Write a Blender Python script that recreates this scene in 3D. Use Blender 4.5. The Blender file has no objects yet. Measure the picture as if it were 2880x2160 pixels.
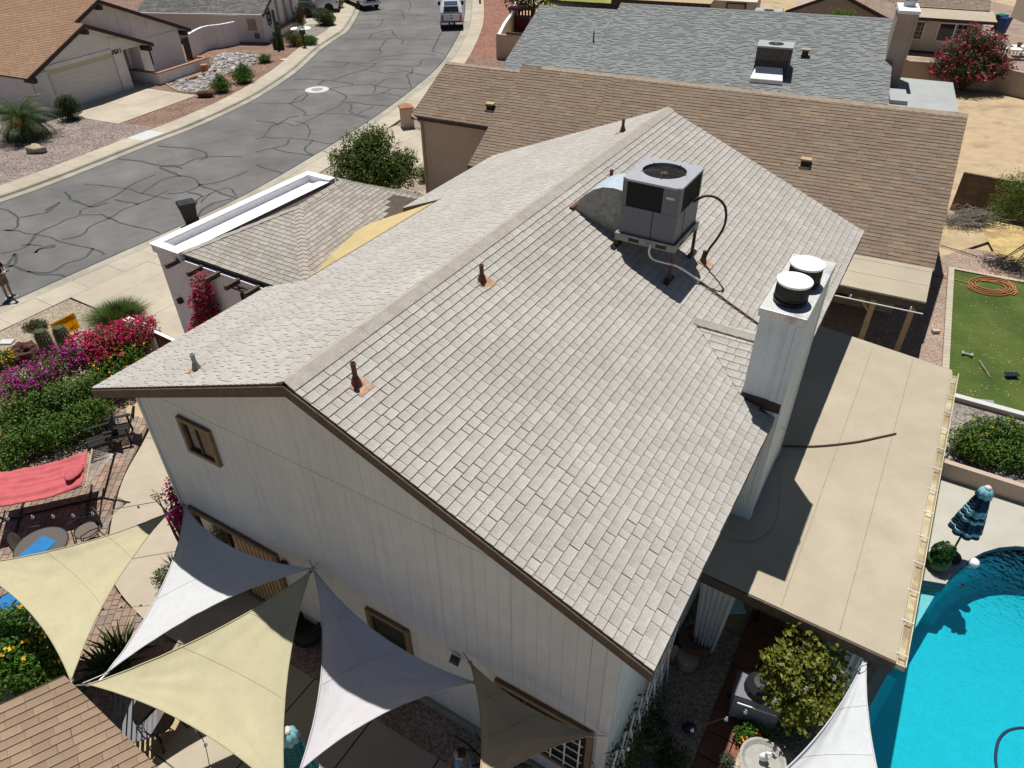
import bpy, bmesh, math, random
import numpy as np
from mathutils import Vector, Matrix, noise as mnoise
from mathutils.geometry import tessellate_polygon, delaunay_2d_cdt

sc = bpy.context.scene
COL = sc.collection
R = math.radians
# ------------------------------------------------------------------ camera (a drone 13.5 m above the street)
CAM_H = 13.55
PITCH, ROLL, FPX = 0.653737983, -0.0120537024, 2012.32435
cr = Vector((1, 0, 0)); cf = Vector((0, math.cos(PITCH), -math.sin(PITCH))); cu = cr.cross(cf)
CR = cr * math.cos(ROLL) + cu * math.sin(ROLL)
CU = -cr * math.sin(ROLL) + cu * math.cos(ROLL)
CF = cf
CAM = Vector((0, 0, CAM_H))
cam = bpy.data.cameras.new('camera'); camo = bpy.data.objects.new('camera', cam); COL.objects.link(camo)
m = Matrix.Identity(4)
for i in range(3):
    m[i][0], m[i][1], m[i][2], m[i][3] = CR[i], CU[i], -CF[i], CAM[i]
camo.matrix_world = m
cam.sensor_width = 36; cam.lens = FPX / 2880 * 36; cam.clip_start = .1; cam.clip_end = 2000
sc.camera = camo
sc.render.resolution_x, sc.render.resolution_y = 1024, 768
# ------------------------------------------------------------------ sky and sun (high summer noon)
SUN = Vector((0.0532, -0.304, -1.0)).normalized()          # the way the light travels
w = bpy.data.worlds.new('World'); sc.world = w; w.use_nodes = True
nt = w.node_tree; bg = nt.nodes['Background']; sky = nt.nodes.new('ShaderNodeTexSky')
sky.sky_type = 'NISHITA'; sky.sun_disc = False
sky.sun_elevation = math.asin(-SUN.z); sky.sun_rotation = math.atan2(-SUN.x, -SUN.y)
sky.altitude = 350; sky.air_density = 0.7; sky.dust_density = 0.2; sky.ozone_density = 2.5
nt.links.new(sky.outputs[0], bg.inputs[0]); bg.inputs[1].default_value = 0.05
sl = bpy.data.lights.new('sun', 'SUN'); so = bpy.data.objects.new('sun', sl); COL.objects.link(so)
sl.energy = 5.0; sl.angle = R(0.53); sl.color = (1.0, 0.965, 0.915)
so.rotation_euler = SUN.to_track_quat('-Z', 'Y').to_euler()
sc.view_settings.view_transform = 'Standard'; sc.view_settings.look = 'None'
sc.view_settings.exposure = 0.0; sc.view_settings.gamma = 1.0; sc.view_settings.use_curve_mapping = False
sc.cycles.max_bounces = 6; sc.cycles.transparent_max_bounces = 12

# ------------------------------------------------------------------ survey: where a sight line from the drone meets a level or a wall
def sight(px, py):
    return CF + CR * ((px - 1440) / FPX) - CU * ((py - 1080) / FPX)
def G(px, py, z=0.0):
    d = sight(px, py); return CAM + d * ((z - CAM_H) / d.z)
def onplane(px, py, Q, n):
    d = sight(px, py); return CAM + d * (((Q - CAM).dot(n)) / d.dot(n))
def zat(P, px, py):
    d = sight(px, py); return CAM_H + d.z * math.hypot(P[0], P[1]) / math.hypot(d.x, d.y)
def ov(x, y, z=0.0): return G(x * 1.30199, y * 1.30199, z)
def Gs(pts, z=0.0): return [G(x, y, z) for x, y in pts]
rnd = random.Random(11)

# ------------------------------------------------------------------ materials
MATS = {}
def mat(name, col, rough=.8, var=.12, vs=6., fine=.1, fs=60., bump=.0, bs=80., metal=0., col2=None, c2s=1.5, c2lo=.45, c2hi=.6, spec=.3, trans=0., rand=0., stain=0., coat=0., streak=0.):
    """procedural surface: base colour broken up by a coarse and a fine noise, an optional second tone in patches, bump, per-piece variation"""
    if name in MATS: return MATS[name]
    M = bpy.data.materials.new(name); M.use_nodes = True; MATS[name] = M
    n = M.node_tree.nodes; l = M.node_tree.links; b = n['Principled BSDF']
    b.inputs['Roughness'].default_value = rough; b.inputs['Metallic'].default_value = metal
    b.inputs['Specular IOR Level'].default_value = spec
    if coat: b.inputs['Coat Weight'].default_value = coat; b.inputs['Coat Roughness'].default_value = .05
    geo = n.new('ShaderNodeNewGeometry')
    def nz(scale, det=2., rg=.55):
        t = n.new('ShaderNodeTexNoise'); t.inputs['Scale'].default_value = scale; t.inputs['Detail'].default_value = det; t.inputs['Roughness'].default_value = rg
        l.new(geo.outputs['Position'], t.inputs['Vector']); return t.outputs['Fac']
    def mth(op, a, bb):
        q = n.new('ShaderNodeMath'); q.operation = op
        for i, s in ((0, a), (1, bb)):
            if isinstance(s, (int, float)): q.inputs[i].default_value = s
            else: l.new(s, q.inputs[i])
        return q.outputs[0]
    def rng(s, lo, hi, a, bb):
        q = n.new('ShaderNodeMapRange'); l.new(s, q.inputs[0])
        for i, v in enumerate((lo, hi, a, bb)): q.inputs[1 + i].default_value = v
        return q.outputs[0]
    cur = None
    if col2 is not None:
        mx = n.new('ShaderNodeMix'); mx.data_type = 'RGBA'; mx.inputs['A'].default_value = (*col, 1); mx.inputs['B'].default_value = (*col2, 1)
        l.new(rng(nz(c2s, 4., .6), c2lo, c2hi, 0, 1), mx.inputs['Factor']); cur = mx.outputs['Result']
    fac = rng(nz(vs, 3.), .3, .7, 1 - var, 1 + var)
    if fine: fac = mth('MULTIPLY', fac, rng(nz(fs, 1.), .3, .7, 1 - fine, 1 + fine))
    if stain: fac = mth('MULTIPLY', fac, rng(nz(.35, 5., .65), .42, .62, 1 - stain, 1))
    if streak:
        mp = n.new('ShaderNodeMapping'); mp.inputs['Scale'].default_value = (7, 7, .45); l.new(geo.outputs['Position'], mp.inputs[0]); tn = n.new('ShaderNodeTexNoise'); tn.inputs['Scale'].default_value = 1.; tn.inputs['Detail'].default_value = 5; tn.inputs['Roughness'].default_value = .7; l.new(mp.outputs[0], tn.inputs['Vector'])
        fac = mth('MULTIPLY', fac, rng(tn.outputs['Fac'], .5, .72, 1, 1 - streak))
    if rand:
        oi = n.new('ShaderNodeObjectInfo'); at = n.new('ShaderNodeAttribute'); at.attribute_name = 'var'
        s = mth('FRACT', mth('ADD', oi.outputs['Random'], at.outputs['Fac']), 0)
        fac = mth('MULTIPLY', fac, rng(s, 0, 1, 1 - rand, 1 + rand))
    vm = n.new('ShaderNodeVectorMath'); vm.operation = 'SCALE'
    if cur is None: vm.inputs[0].default_value = col
    else: l.new(cur, vm.inputs[0])
    l.new(fac, vm.inputs['Scale']); l.new(vm.outputs[0], b.inputs['Base Color'])
    if bump:
        bp = n.new('ShaderNodeBump'); bp.inputs['Strength'].default_value = min(1, bump); bp.inputs['Distance'].default_value = .02
        l.new(nz(bs, 3.), bp.inputs['Height']); l.new(bp.outputs[0], b.inputs['Normal'])
    if trans:
        tr = n.new('ShaderNodeBsdfTranslucent'); l.new(vm.outputs[0], tr.inputs[0]); ms = n.new('ShaderNodeMixShader'); ms.inputs[0].default_value = trans
        l.new(b.outputs[0], ms.inputs[1]); l.new(tr.outputs[0], ms.inputs[2]); l.new(ms.outputs[0], n['Material Output'].inputs[0])
    return M
def shingle_mat(name, cols, dark=.6, gran=.2):
    """asphalt shingle: each tab has one of several blends, a darker printed blotch at its upper corner and mineral granules"""
    M = bpy.data.materials.new(name); M.use_nodes = True; MATS[name] = M
    n = M.node_tree.nodes; l = M.node_tree.links; b = n['Principled BSDF']; b.inputs['Roughness'].default_value = .95; b.inputs['Specular IOR Level'].default_value = .15
    oi = n.new('ShaderNodeObjectInfo'); at = n.new('ShaderNodeAttribute'); at.attribute_name = 'var'
    ad = n.new('ShaderNodeMath'); ad.operation = 'ADD'; l.new(oi.outputs['Random'], ad.inputs[0]); l.new(at.outputs['Fac'], ad.inputs[1])
    fr = n.new('ShaderNodeMath'); fr.operation = 'FRACT'; l.new(ad.outputs[0], fr.inputs[0])
    rp = n.new('ShaderNodeValToRGB'); rp.color_ramp.interpolation = 'CONSTANT'; l.new(fr.outputs[0], rp.inputs[0])
    for i, c in enumerate(cols):
        e = rp.color_ramp.elements[i] if i < 2 else rp.color_ramp.elements.new(i / len(cols))
        e.position = i / len(cols); e.color = (*c, 1)
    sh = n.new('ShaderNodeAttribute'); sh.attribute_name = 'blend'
    geo = n.new('ShaderNodeNewGeometry')
    t = n.new('ShaderNodeTexNoise'); t.inputs['Scale'].default_value = 55; t.inputs['Detail'].default_value = 3; t.inputs['Roughness'].default_value = .8; l.new(geo.outputs['Position'], t.inputs['Vector'])
    mr = n.new('ShaderNodeMapRange'); l.new(t.outputs['Fac'], mr.inputs[0])
    for i, v in enumerate((.3, .7, 1 - gran, 1 + gran)): mr.inputs[1 + i].default_value = v
    t2 = n.new('ShaderNodeTexNoise'); t2.inputs['Scale'].default_value = .6; t2.inputs['Detail'].default_value = 4; l.new(geo.outputs['Position'], t2.inputs['Vector'])
    m2 = n.new('ShaderNodeMapRange'); l.new(t2.outputs['Fac'], m2.inputs[0])
    for i, v in enumerate((.3, .7, .93, 1.05)): m2.inputs[1 + i].default_value = v
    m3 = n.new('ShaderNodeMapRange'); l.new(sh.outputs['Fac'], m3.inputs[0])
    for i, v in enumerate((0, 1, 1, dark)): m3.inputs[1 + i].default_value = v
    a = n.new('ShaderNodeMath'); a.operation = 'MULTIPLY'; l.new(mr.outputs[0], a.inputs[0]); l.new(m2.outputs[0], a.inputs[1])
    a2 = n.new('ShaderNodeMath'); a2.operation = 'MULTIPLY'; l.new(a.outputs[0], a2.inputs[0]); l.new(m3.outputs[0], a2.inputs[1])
    vm = n.new('ShaderNodeVectorMath'); vm.operation = 'SCALE'; l.new(rp.outputs[0], vm.inputs[0]); l.new(a2.outputs[0], vm.inputs['Scale'])
    l.new(vm.outputs[0], b.inputs['Base Color'])
    bp = n.new('ShaderNodeBump'); bp.inputs['Strength'].default_value = .35; bp.inputs['Distance'].default_value = .01; l.new(t.outputs['Fac'], bp.inputs['Height']); l.new(bp.outputs[0], b.inputs['Normal'])
    return M
def gravel_mat(name, cols, scale=26., bump=.6):
    """loose stone: one colour per small cell"""
    M = bpy.data.materials.new(name); M.use_nodes = True; MATS[name] = M
    n = M.node_tree.nodes; l = M.node_tree.links; b = n['Principled BSDF']; b.inputs['Roughness'].default_value = .95; b.inputs['Specular IOR Level'].default_value = .15
    geo = n.new('ShaderNodeNewGeometry'); v = n.new('ShaderNodeTexVoronoi'); v.inputs['Scale'].default_value = scale; l.new(geo.outputs['Position'], v.inputs['Vector'])
    sp = n.new('ShaderNodeSeparateColor'); l.new(v.outputs['Color'], sp.inputs[0])
    rp = n.new('ShaderNodeValToRGB'); l.new(sp.outputs[0], rp.inputs[0])
    for i, c in enumerate(cols):
        e = rp.color_ramp.elements[i] if i < 2 else rp.color_ramp.elements.new(.5)
        e.position = i / max(1, len(cols) - 1); e.color = (*c, 1)
    t = n.new('ShaderNodeTexNoise'); t.inputs['Scale'].default_value = .8; t.inputs['Detail'].default_value = 5; l.new(geo.outputs['Position'], t.inputs['Vector'])
    mr = n.new('ShaderNodeMapRange'); l.new(t.outputs['Fac'], mr.inputs[0])
    for i, q in enumerate((.3, .7, .82, 1.15)): mr.inputs[1 + i].default_value = q
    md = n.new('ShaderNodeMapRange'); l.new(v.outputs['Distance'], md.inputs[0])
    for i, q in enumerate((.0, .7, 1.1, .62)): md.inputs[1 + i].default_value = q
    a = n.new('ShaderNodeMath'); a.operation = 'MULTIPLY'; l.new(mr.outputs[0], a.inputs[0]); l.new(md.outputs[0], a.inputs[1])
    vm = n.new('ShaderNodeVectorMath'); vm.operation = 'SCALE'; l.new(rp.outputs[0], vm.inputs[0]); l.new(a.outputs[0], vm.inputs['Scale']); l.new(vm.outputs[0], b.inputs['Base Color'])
    bp = n.new('ShaderNodeBump'); bp.invert = True; bp.inputs['Strength'].default_value = bump; bp.inputs['Distance'].default_value = .03; l.new(v.outputs['Distance'], bp.inputs['Height']); l.new(bp.outputs[0], b.inputs['Normal'])
    return M

# ------------------------------------------------------------------ mesh builder
class MB:
    def __init__(s): s.v = []; s.f = []; s.var = []; s.bl = None
    def add(s, vs, fs, var=None):
        k = len(s.v); s.v += [tuple(p) for p in vs]; s.f += [tuple(i + k for i in q) for q in fs]
        if var is not None: s.var += [(len(s.v) - len(vs), len(s.v), var)]
        return s
    def box(s, x0, x1, y0, y1, z0, z1, F=None, var=None, taper=0.):
        t = taper; vs = [(x0, y0, z0), (x1, y0, z0), (x1, y1, z0), (x0, y1, z0), (x0 + t, y0 + t, z1), (x1 - t, y0 + t, z1), (x1 - t, y1 - t, z1), (x0 + t, y1 - t, z1)]
        if F: vs = [F(*p) for p in vs]
        return s.add(vs, [(0, 3, 2, 1), (4, 5, 6, 7), (0, 1, 5, 4), (1, 2, 6, 5), (2, 3, 7, 6), (3, 0, 4, 7)], var)
    def quad(s, a, b, c, d): return s.add([a, b, c, d], [(0, 1, 2, 3)])
    def prism(s, poly, z0, z1, F=None, var=None):
        """polygon in plan pulled up from z0 to z1"""
        n = len(poly); P2 = [Vector((p[0], p[1], 0)) for p in poly]
        ar = sum(P2[i].x * P2[(i + 1) % n].y - P2[(i + 1) % n].x * P2[i].y for i in range(n))
        if ar < 0: P2 = P2[::-1]
        vs = [(p.x, p.y, z0) for p in P2] + [(p.x, p.y, z1) for p in P2]
        if F: vs = [F(*p) for p in vs]
        tr = tessellate_polygon([P2]); fs = []
        for t in tr:
            a, b, c = t
            if (P2[b] - P2[a]).cross(P2[c] - P2[a]).z < 0: a, c = c, a
            fs += [(a + n, b + n, c + n), (c, b, a)]
        fs += [(i, (i + 1) % n, (i + 1) % n + n, i + n) for i in range(n)]
        return s.add(vs, fs, var)
    def tube(s, pts, r, n=8, cap=True, r1=None):
        pts = [Vector(p) for p in pts]; m = len(pts); rings = []
        up = None
        for i, p in enumerate(pts):
            d = (pts[min(i + 1, m - 1)] - pts[max(i - 1, 0)])
            d = d.normalized() if d.length > 1e-9 else Vector((0, 0, 1))
            if up is None: up = Vector((0, 0, 1)) if abs(d.z) < .9 else Vector((1, 0, 0))
            a = d.cross(up)
            if a.length < 1e-6: a = d.orthogonal()
            a.normalize(); b = d.cross(a); up = -b
            rr = r if r1 is None else r + (r1 - r) * i / max(1, m - 1)
            if isinstance(r, (list, tuple)): rr = r[i]
            rings.append([p + (a * math.cos(t * 2 * math.pi / n) + b * math.sin(t * 2 * math.pi / n)) * rr for t in range(n)])
        vs = [q for g in rings for q in g]; fs = []
        for i in range(m - 1):
            for t in range(n):
                u = (t + 1) % n; fs.append((i * n + t, (i + 1) * n + t, (i + 1) * n + u, i * n + u))
        if cap: fs += [tuple(range(n)), tuple(range((m - 1) * n, m * n))[::-1]]
        return s.add(vs, fs)
    def lathe(s, prof, n=20, c=(0, 0, 0), fn=None):
        """profile of (radius, height)"""
        vs = []; fs = []; m = len(prof)
        for r, z in prof:
            for t in range(n):
                a = 2 * math.pi * t / n; k = fn(a, z) if fn else 1
                vs.append((c[0] + r * k * math.cos(a), c[1] + r * k * math.sin(a), c[2] + z))
        for i in range(m - 1):
            for t in range(n):
                u = (t + 1) % n; fs.append((i * n + t, i * n + u, (i + 1) * n + u, (i + 1) * n + t))
        fs += [tuple(range(n))[::-1], tuple(range((m - 1) * n, m * n))]
        return s.add(vs, fs)
    def blob(s, c, r, seed=0, amp=.25, n=10, m=7, freq=1.3):
        vs = []; fs = []
        for i in range(m + 1):
            ph = math.pi * i / m
            for t in range(n):
                th = 2 * math.pi * t / n; d = Vector((math.sin(ph) * math.cos(th), math.sin(ph) * math.sin(th), math.cos(ph)))
                k = 1 + amp * mnoise.noise(d * freq + Vector((seed * 7.3, seed * 3.1, 0)))+ .4 * amp * mnoise.noise(d * freq * 3 + Vector((seed, 0, 5)))
                vs.append((c[0] + d.x * r[0] * k, c[1] + d.y * r[1] * k, c[2] + d.z * r[2] * k))
        for i in range(m):
            for t in range(n):
                u = (t + 1) % n; fs.append((i * n + t, (i + 1) * n + t, (i + 1) * n + u, i * n + u))
        return s.add(vs, fs)
    def data(s, name, mtl, smooth=False):
        me = bpy.data.meshes.new(name); me.from_pydata([tuple(p) for p in s.v], [], s.f)
        if mtl: me.materials.append(MATS[mtl] if isinstance(mtl, str) else mtl)
        if s.var:
            at = me.attributes.new('var', 'FLOAT', 'POINT'); a = np.zeros(len(s.v), np.float32)
            for i, j, q in s.var: a[i:j] = q
            at.data.foreach_set('value', a)
        if s.bl is not None:
            at = me.attributes.new('blend', 'FLOAT', 'POINT'); at.data.foreach_set('value', np.array(s.bl, np.float32))
        if smooth: me.polygons.foreach_set('use_smooth', [True] * len(me.polygons))
        me.update(); return me
    def build(s, name, mtl, parent=None, smooth=False, world=False, bevel=0., **kw):
        if world and parent is not None:
            iv = WM[parent.name].inverted(); s.v = [tuple(iv @ Vector(p)) for p in s.v]
        me = s.data(name, mtl, smooth)
        o = bpy.data.objects.new(name, me); COL.objects.link(o)
        if parent is not None: o.parent = parent; WM[o.name] = WM[parent.name]
        else: WM[o.name] = Matrix.Identity(4)
        if bevel:
            b = o.modifiers.new('bevel', 'BEVEL'); b.width = bevel; b.segments = 2; b.limit_method = 'ANGLE'; b.angle_limit = R(40)
        tag(o, **kw); return o
WM = {}
def tag(o, label=None, cat=None, group=None, kind=None):
    if label: o['label'] = label
    if cat: o['category'] = cat
    if group: o['group'] = group
    if kind: o['kind'] = kind
    return o
def thing(name, label, cat, loc=(0, 0, 0), yaw=0., group=None, kind=None):
    o = bpy.data.objects.new(name, None); COL.objects.link(o); o.empty_display_size = .2
    o.location = loc; o.rotation_euler = (0, 0, yaw)
    WM[o.name] = Matrix.Translation(Vector(loc)) @ Matrix.Rotation(yaw, 4, 'Z')
    return tag(o, label, cat, group, kind)
def copy_tree(o, parent=None, loc=None, yaw=None, label=None):
    c = o.copy(); COL.objects.link(c); c.parent = parent
    if loc is not None: c.location = loc
    if yaw is not None: c.rotation_euler = (0, 0, yaw)
    if label: c['label'] = label
    WM[c.name] = Matrix.Translation(Vector(loc)) @ Matrix.Rotation(yaw or 0, 4, 'Z') if loc is not None else (WM[parent.name] if parent else Matrix.Identity(4))
    for ch in list(o.children): copy_tree(ch, c)
    return c
def inst(data, name, parent, M):
    """one piece: an object that shares its mesh"""
    o = bpy.data.objects.new(name, data); COL.objects.link(o); o.parent = parent; o.matrix_basis = M; return o
def sheet(name, poly, z, mtl, kind='structure', thick=.05, parent=None, **kw):
    mb = MB().prism([(p[0], p[1]) for p in poly], z - thick, z); return mb.build(name, mtl, parent, kind=kind, **kw)

def clip(poly, a, b, c):
    """keep the side a*x+b*y<=c"""
    out = []
    for i in range(len(poly)):
        p, q = poly[i], poly[(i + 1) % len(poly)]; dp = a * p[0] + b * p[1] - c; dq = a * q[0] + b * q[1] - c
        if dp <= 0: out.append(p)
        if (dp < 0) != (dq < 0) and abs(dp - dq) > 1e-12:
            t = dp / (dp - dq); out.append((p[0] + t * (q[0] - p[0]), p[1] + t * (q[1] - p[1])))
    return out
def halfplanes(poly):
    n = len(poly); ar = sum(poly[i][0] * poly[(i + 1) % n][1] - poly[(i + 1) % n][0] * poly[i][1] for i in range(n)); h = []
    for i in range(n):
        (x0, y0), (x1, y1) = poly[i], poly[(i + 1) % n]; a, b = (y1 - y0), -(x1 - x0)
        if ar < 0: a, b = -a, -b
        L = math.hypot(a, b); h.append((a / L, b / L, (a * x0 + b * y0) / L))
    return h
def shingles(parent, O, A, D, poly, expo, tabw, mtl, thick=.013, gap=.008, jit=.4, keep=0, seed=1, skip=None, deck=True, deckmat='roof_felt', holes=None, dim=0.):
    """cover the slope O + a*A + d*D (poly = convex outline in (a, d)) with overlapping tabs; returns candidates for single objects.
    Coordinates are world ones; the parent keeps the frame."""
    N = A.cross(D); N = N if N.z > 0 else -N
    iv = WM[parent.name].inverted(); hp = halfplanes(poly); rr = random.Random(seed)
    P3 = lambda a, d, h: iv @ (O + A * a + D * d + N * h)
    if deck:
        mb = MB(); n = len(poly); vs = [P3(a, d, -.004) for a, d in poly] + [P3(a, d, -.12) for a, d in poly]
        f = [tuple(range(n)), tuple(range(n, 2 * n))[::-1]] + [(i, (i + 1) % n, (i + 1) % n + n, i + n) for i in range(n)]
        mb.add(vs, f); mb.build('roof_deck', deckmat, parent)
    a0 = min(p[0] for p in poly); a1 = max(p[0] for p in poly); d0 = min(p[1] for p in poly); d1 = max(p[1] for p in poly)
    tabs = []; nrow = int(math.ceil((d1 - d0) / expo))
    for r in range(nrow):
        # courses are laid up from the eave
        db = d1 - r * expo; dt = db - expo; a = a0 - rr.random() * tabw; wob = [rr.uniform(-.004, .004) for _ in range(3)]
        while a < a1:
            wd = tabw * (1 + jit * (rr.random() * 2 - 1)); e = rr.uniform(-.006, .006)
            pl = [(a + gap / 2, dt), (a + wd - gap / 2, dt), (a + wd - gap / 2, db + e), (a + gap / 2, db + e)]
            for h in hp:
                if pl: pl = clip(pl, *h)
            if len(pl) >= 3:
                ca = sum(p[0] for p in pl) / len(pl); cd = sum(p[1] for p in pl) / len(pl)
                if not (holes and any(h[0] < ca < h[1] and h[2] < cd < h[3] for h in holes)): tabs.append((pl, dt, db, a, wd, ca, cd))
            a += wd
    wt = lambda t: (O + A * t[5] + D * t[6] - CAM).length
    tabs.sort(key=wt)
    def wedge(pl, dt, db, a, wd, th=thick):
        n = len(pl); tt = lambda d: th * (.25 + .75 * (d - dt) / (db - dt))
        vs = [(p[0], p[1], 0) for p in pl] + [(p[0], p[1], tt(p[1])) for p in pl]
        f = [tuple(range(n, 2 * n))] + [(i, (i + 1) % n, (i + 1) % n + n, i + n) for i in range(n)]
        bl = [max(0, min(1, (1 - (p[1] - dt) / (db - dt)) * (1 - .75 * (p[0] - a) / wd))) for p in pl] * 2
        return vs, f, bl
    B3 = Matrix((A, D, N)).transposed().to_4x4(); M0 = iv @ (Matrix.Translation(O) @ B3); share = {}
    for t in tabs[:keep]:
        pl, dt, db, a, wd = t[:5]; key = tuple((round(p[0] - a, 2), round(p[1] - dt, 2)) for p in pl) if len(pl) == 4 else None
        full = len(pl) == 4 and abs(pl[1][0] - pl[0][0] - wd + gap) < 1e-6
        q = round(wd / .02) if full else None
        if q is None or q not in share:
            wd2 = q * .02 if q else wd
            pl2 = [(gap / 2, 0), (wd2 - gap / 2, 0), (wd2 - gap / 2, expo), (gap / 2, expo)] if q else [(p[0] - a, p[1] - dt) for p in pl]
            vs, f, bl = wedge(pl2, 0, expo, 0, wd2); mb = MB().add(vs, f); mb.bl = bl; me = mb.data('shingle', mtl)
            if q: share[q] = me
        else: me = share[q]
        inst(me, 'shingle', parent, M0 @ Matrix.Translation((a, dt, 0)) @ Matrix.Diagonal((1, 1, 1 if not dim or rr.random() < .55 else dim, 1)))
    if len(tabs) > keep:
        mb = MB(); mb.bl = []
        for t in tabs[keep:]:
            vs, f, bl = wedge(*t[:5], thick * (1 if not dim or rr.random() < .55 else dim)); mb.add([P3(*v) for v in vs], f, rr.random()); mb.bl += bl
        mb.build('shingle_field', mtl, parent, kind='stuff')
def ridge_caps(parent, P, Q, n1, n2, step, wid, mtl, lift=.02, seed=3, name='ridge_cap'):
    """overlapping bent caps along P..Q; n1, n2 point down each side"""
    P = Vector(P); Q = Vector(Q); d = (Q - P); L = d.length; d.normalize(); iv = WM[parent.name].inverted(); k = int(L / step); rr = random.Random(seed)
    n1 = Vector(n1).normalized(); n2 = Vector(n2).normalized(); up = (-(n1 + n2)).normalized()
    mb = MB(); prof = [n1 * wid + up * .01, n1 * wid * .35 + up * .022, up * .032, n2 * wid * .35 + up * .022, n2 * wid + up * .01]
    for i, h in ((0, 0.0), (1, .016)):
        pass
    vs = []
    Le = L / max(1, k)
    for e, h in ((0., lift), (1., .003)):
        vs += [d * (Le * (1.03 if e else 0)) + p + up * h for p in prof]
    for e, h in ((0., 0.), (1., -.004)): vs += [d * (Le * (1.03 if e else 0)) + p * .98 + up * (h - .01) for p in prof]
    f = [(i, i + 1, i + 6, i + 5) for i in range(4)] + [(i, i + 1, i + 11, i + 10) for i in range(4)] + [(0, 5, 15, 10), (4, 9, 19, 14)]
    i3 = iv.to_3x3(); mb.add([i3 @ q for q in vs], f); mb.bl = [.0] * 20; me = mb.data(name, mtl)
    for i in range(k): inst(me, name, parent, Matrix.Translation(iv @ (P + d * (Le * i))))

# ------------------------------------------------------------------ plants
def leaf_cloud(blobs, n, size, seed=0, up=.35, aspect=.5, flat=0., bias=1.6, clump=0, fold=True):
    """leaf-sized faces spread through ellipsoids (cx,cy,cz,rx,ry,rz,weight), denser towards the skin; clump > 0 gathers them on twigs"""
    rr = random.Random(seed); mb = MB(); wt = [b[6] if len(b) > 6 else b[3] * b[4] * b[5] for b in blobs]
    V, Fc, vr = [], [], []
    def rdir():
        while True:
            d = Vector((rr.uniform(-1, 1), rr.uniform(-1, 1), rr.uniform(-1, 1)))
            if .05 < d.length < 1: return d.normalized()
    k = 0
    def leaf(p, out, s):
        nonlocal k
        nrm = (out * (1 - up) + Vector((0, 0, up)) + rdir() * .75).normalized(); a = nrm.cross(rdir()).normalized(); b = nrm.cross(a)
        L = s * rr.uniform(.7, 1.3); w = L * aspect
        V.extend([p - a * L * .5, p + b * w * .5 + nrm * .1 * L, p + a * L * .5 - nrm * .12 * L, p - b * w * .5 + nrm * .1 * L])
        Fc.append((k, k + 1, k + 2, k + 3)); vr.append(rr.random()); k += 4
    made = 0
    while made < n:
        b = rr.choices(blobs, wt)[0]; d = rdir(); rad = rr.random() ** (1 / (1 + bias))
        nz = 1 + .35 * mnoise.noise(d * 2.2 + Vector((b[0], b[1], seed)))
        p = Vector((b[0] + d.x * b[3] * rad * nz, b[1] + d.y * b[4] * rad * nz, b[2] + d.z * b[5] * rad * nz))
        if p.z < .02: p.z = .02 + rr.random() * .1
        if clump:
            for _ in range(clump): leaf(p + rdir() * size * 1.5 * rr.random(), (d + rdir() * .4).normalized(), size); made += 1
        else: leaf(p, d, size); made += 1
    mb.v = [tuple(v) for v in V]; mb.f = Fc; mb.var = [(i * 4, i * 4 + 4, vr[i]) for i in range(len(Fc))]
    return mb
def leaf_mat(name, c1, c2, trans=.3, rough=.55):
    M = bpy.data.materials.new(name); M.use_nodes = True; MATS[name] = M
    n = M.node_tree.nodes; l = M.node_tree.links; b = n['Principled BSDF']; b.inputs['Roughness'].default_value = rough; b.inputs['Specular IOR Level'].default_value = .35
    at = n.new('ShaderNodeAttribute'); at.attribute_name = 'var'
    mx = n.new('ShaderNodeMix'); mx.data_type = 'RGBA'; l.new(at.outputs['Fac'], mx.inputs['Factor']); mx.inputs['A'].default_value = (*c1, 1); mx.inputs['B'].default_value = (*c2, 1)
    l.new(mx.outputs['Result'], b.inputs['Base Color']); tr = n.new('ShaderNodeBsdfTranslucent'); l.new(mx.outputs['Result'], tr.inputs[0])
    ms = n.new('ShaderNodeMixShader'); ms.inputs[0].default_value = trans; l.new(b.outputs[0], ms.inputs[1]); l.new(tr.outputs[0], ms.inputs[2]); l.new(ms.outputs[0], n['Material Output'].inputs[0])
    return M
def twigs(mb, base, tips, r0, r1=.008, n=6, sag=.15, seed=0):
    rr = random.Random(seed)
    for t in tips:
        t = Vector(t); b = Vector(base); mid = (b + t) * .5 + Vector((rr.uniform(-1, 1), rr.uniform(-1, 1), rr.uniform(0, 1))) * sag * (t - b).length
        pts = [b * (1 - s) ** 2 + mid * 2 * s * (1 - s) + t * s * s for s in (0, .25, .5, .75, 1)]
        mb.tube(pts, r0, n, r1=r1)
    return mb
def shrub(name, label, cat, base, blobs, n, size, leaf, group=None, flowers=None, fl_n=0, fl_s=.06, seed=0, up=.35, aspect=.5, stems=5, stem_mat='bark', bias=1.6, clump=0, fl_blobs=None, fl_up=.5):
    """a plant: stems, foliage and, where it blooms, flowers. Blobs are relative to the base"""
    t = thing(name, label, cat, base, 0., group); rr = random.Random(seed + 5)
    if stems:
        mb = MB(); tips = []
        for i in range(stems):
            b = rr.choice(blobs); tips.append((b[0] + rr.uniform(-.6, .6) * b[3], b[1] + rr.uniform(-.6, .6) * b[4], b[2] + rr.uniform(-.2, .6) * b[5]))
        hh = max(b[2] + b[5] for b in blobs); twigs(mb, (0, 0, 0), tips, .012 + .018 * hh, seed=seed); mb.build('stem', stem_mat, t, smooth=True)
    leaf_cloud(blobs, n, size, seed, up, aspect, bias=bias, clump=clump).build('foliage', leaf, t)
    if flowers:
        leaf_cloud(fl_blobs or [(b[0], b[1], b[2] + b[5] * .06, b[3] * 1.03, b[4] * 1.03, b[5] * 1.03, b[3] * b[4] * b[5]) for b in blobs], fl_n, fl_s, seed + 77, fl_up, .8, bias=9, clump=4).build('flowers', flowers, t, kind='stuff')
    return t
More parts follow.
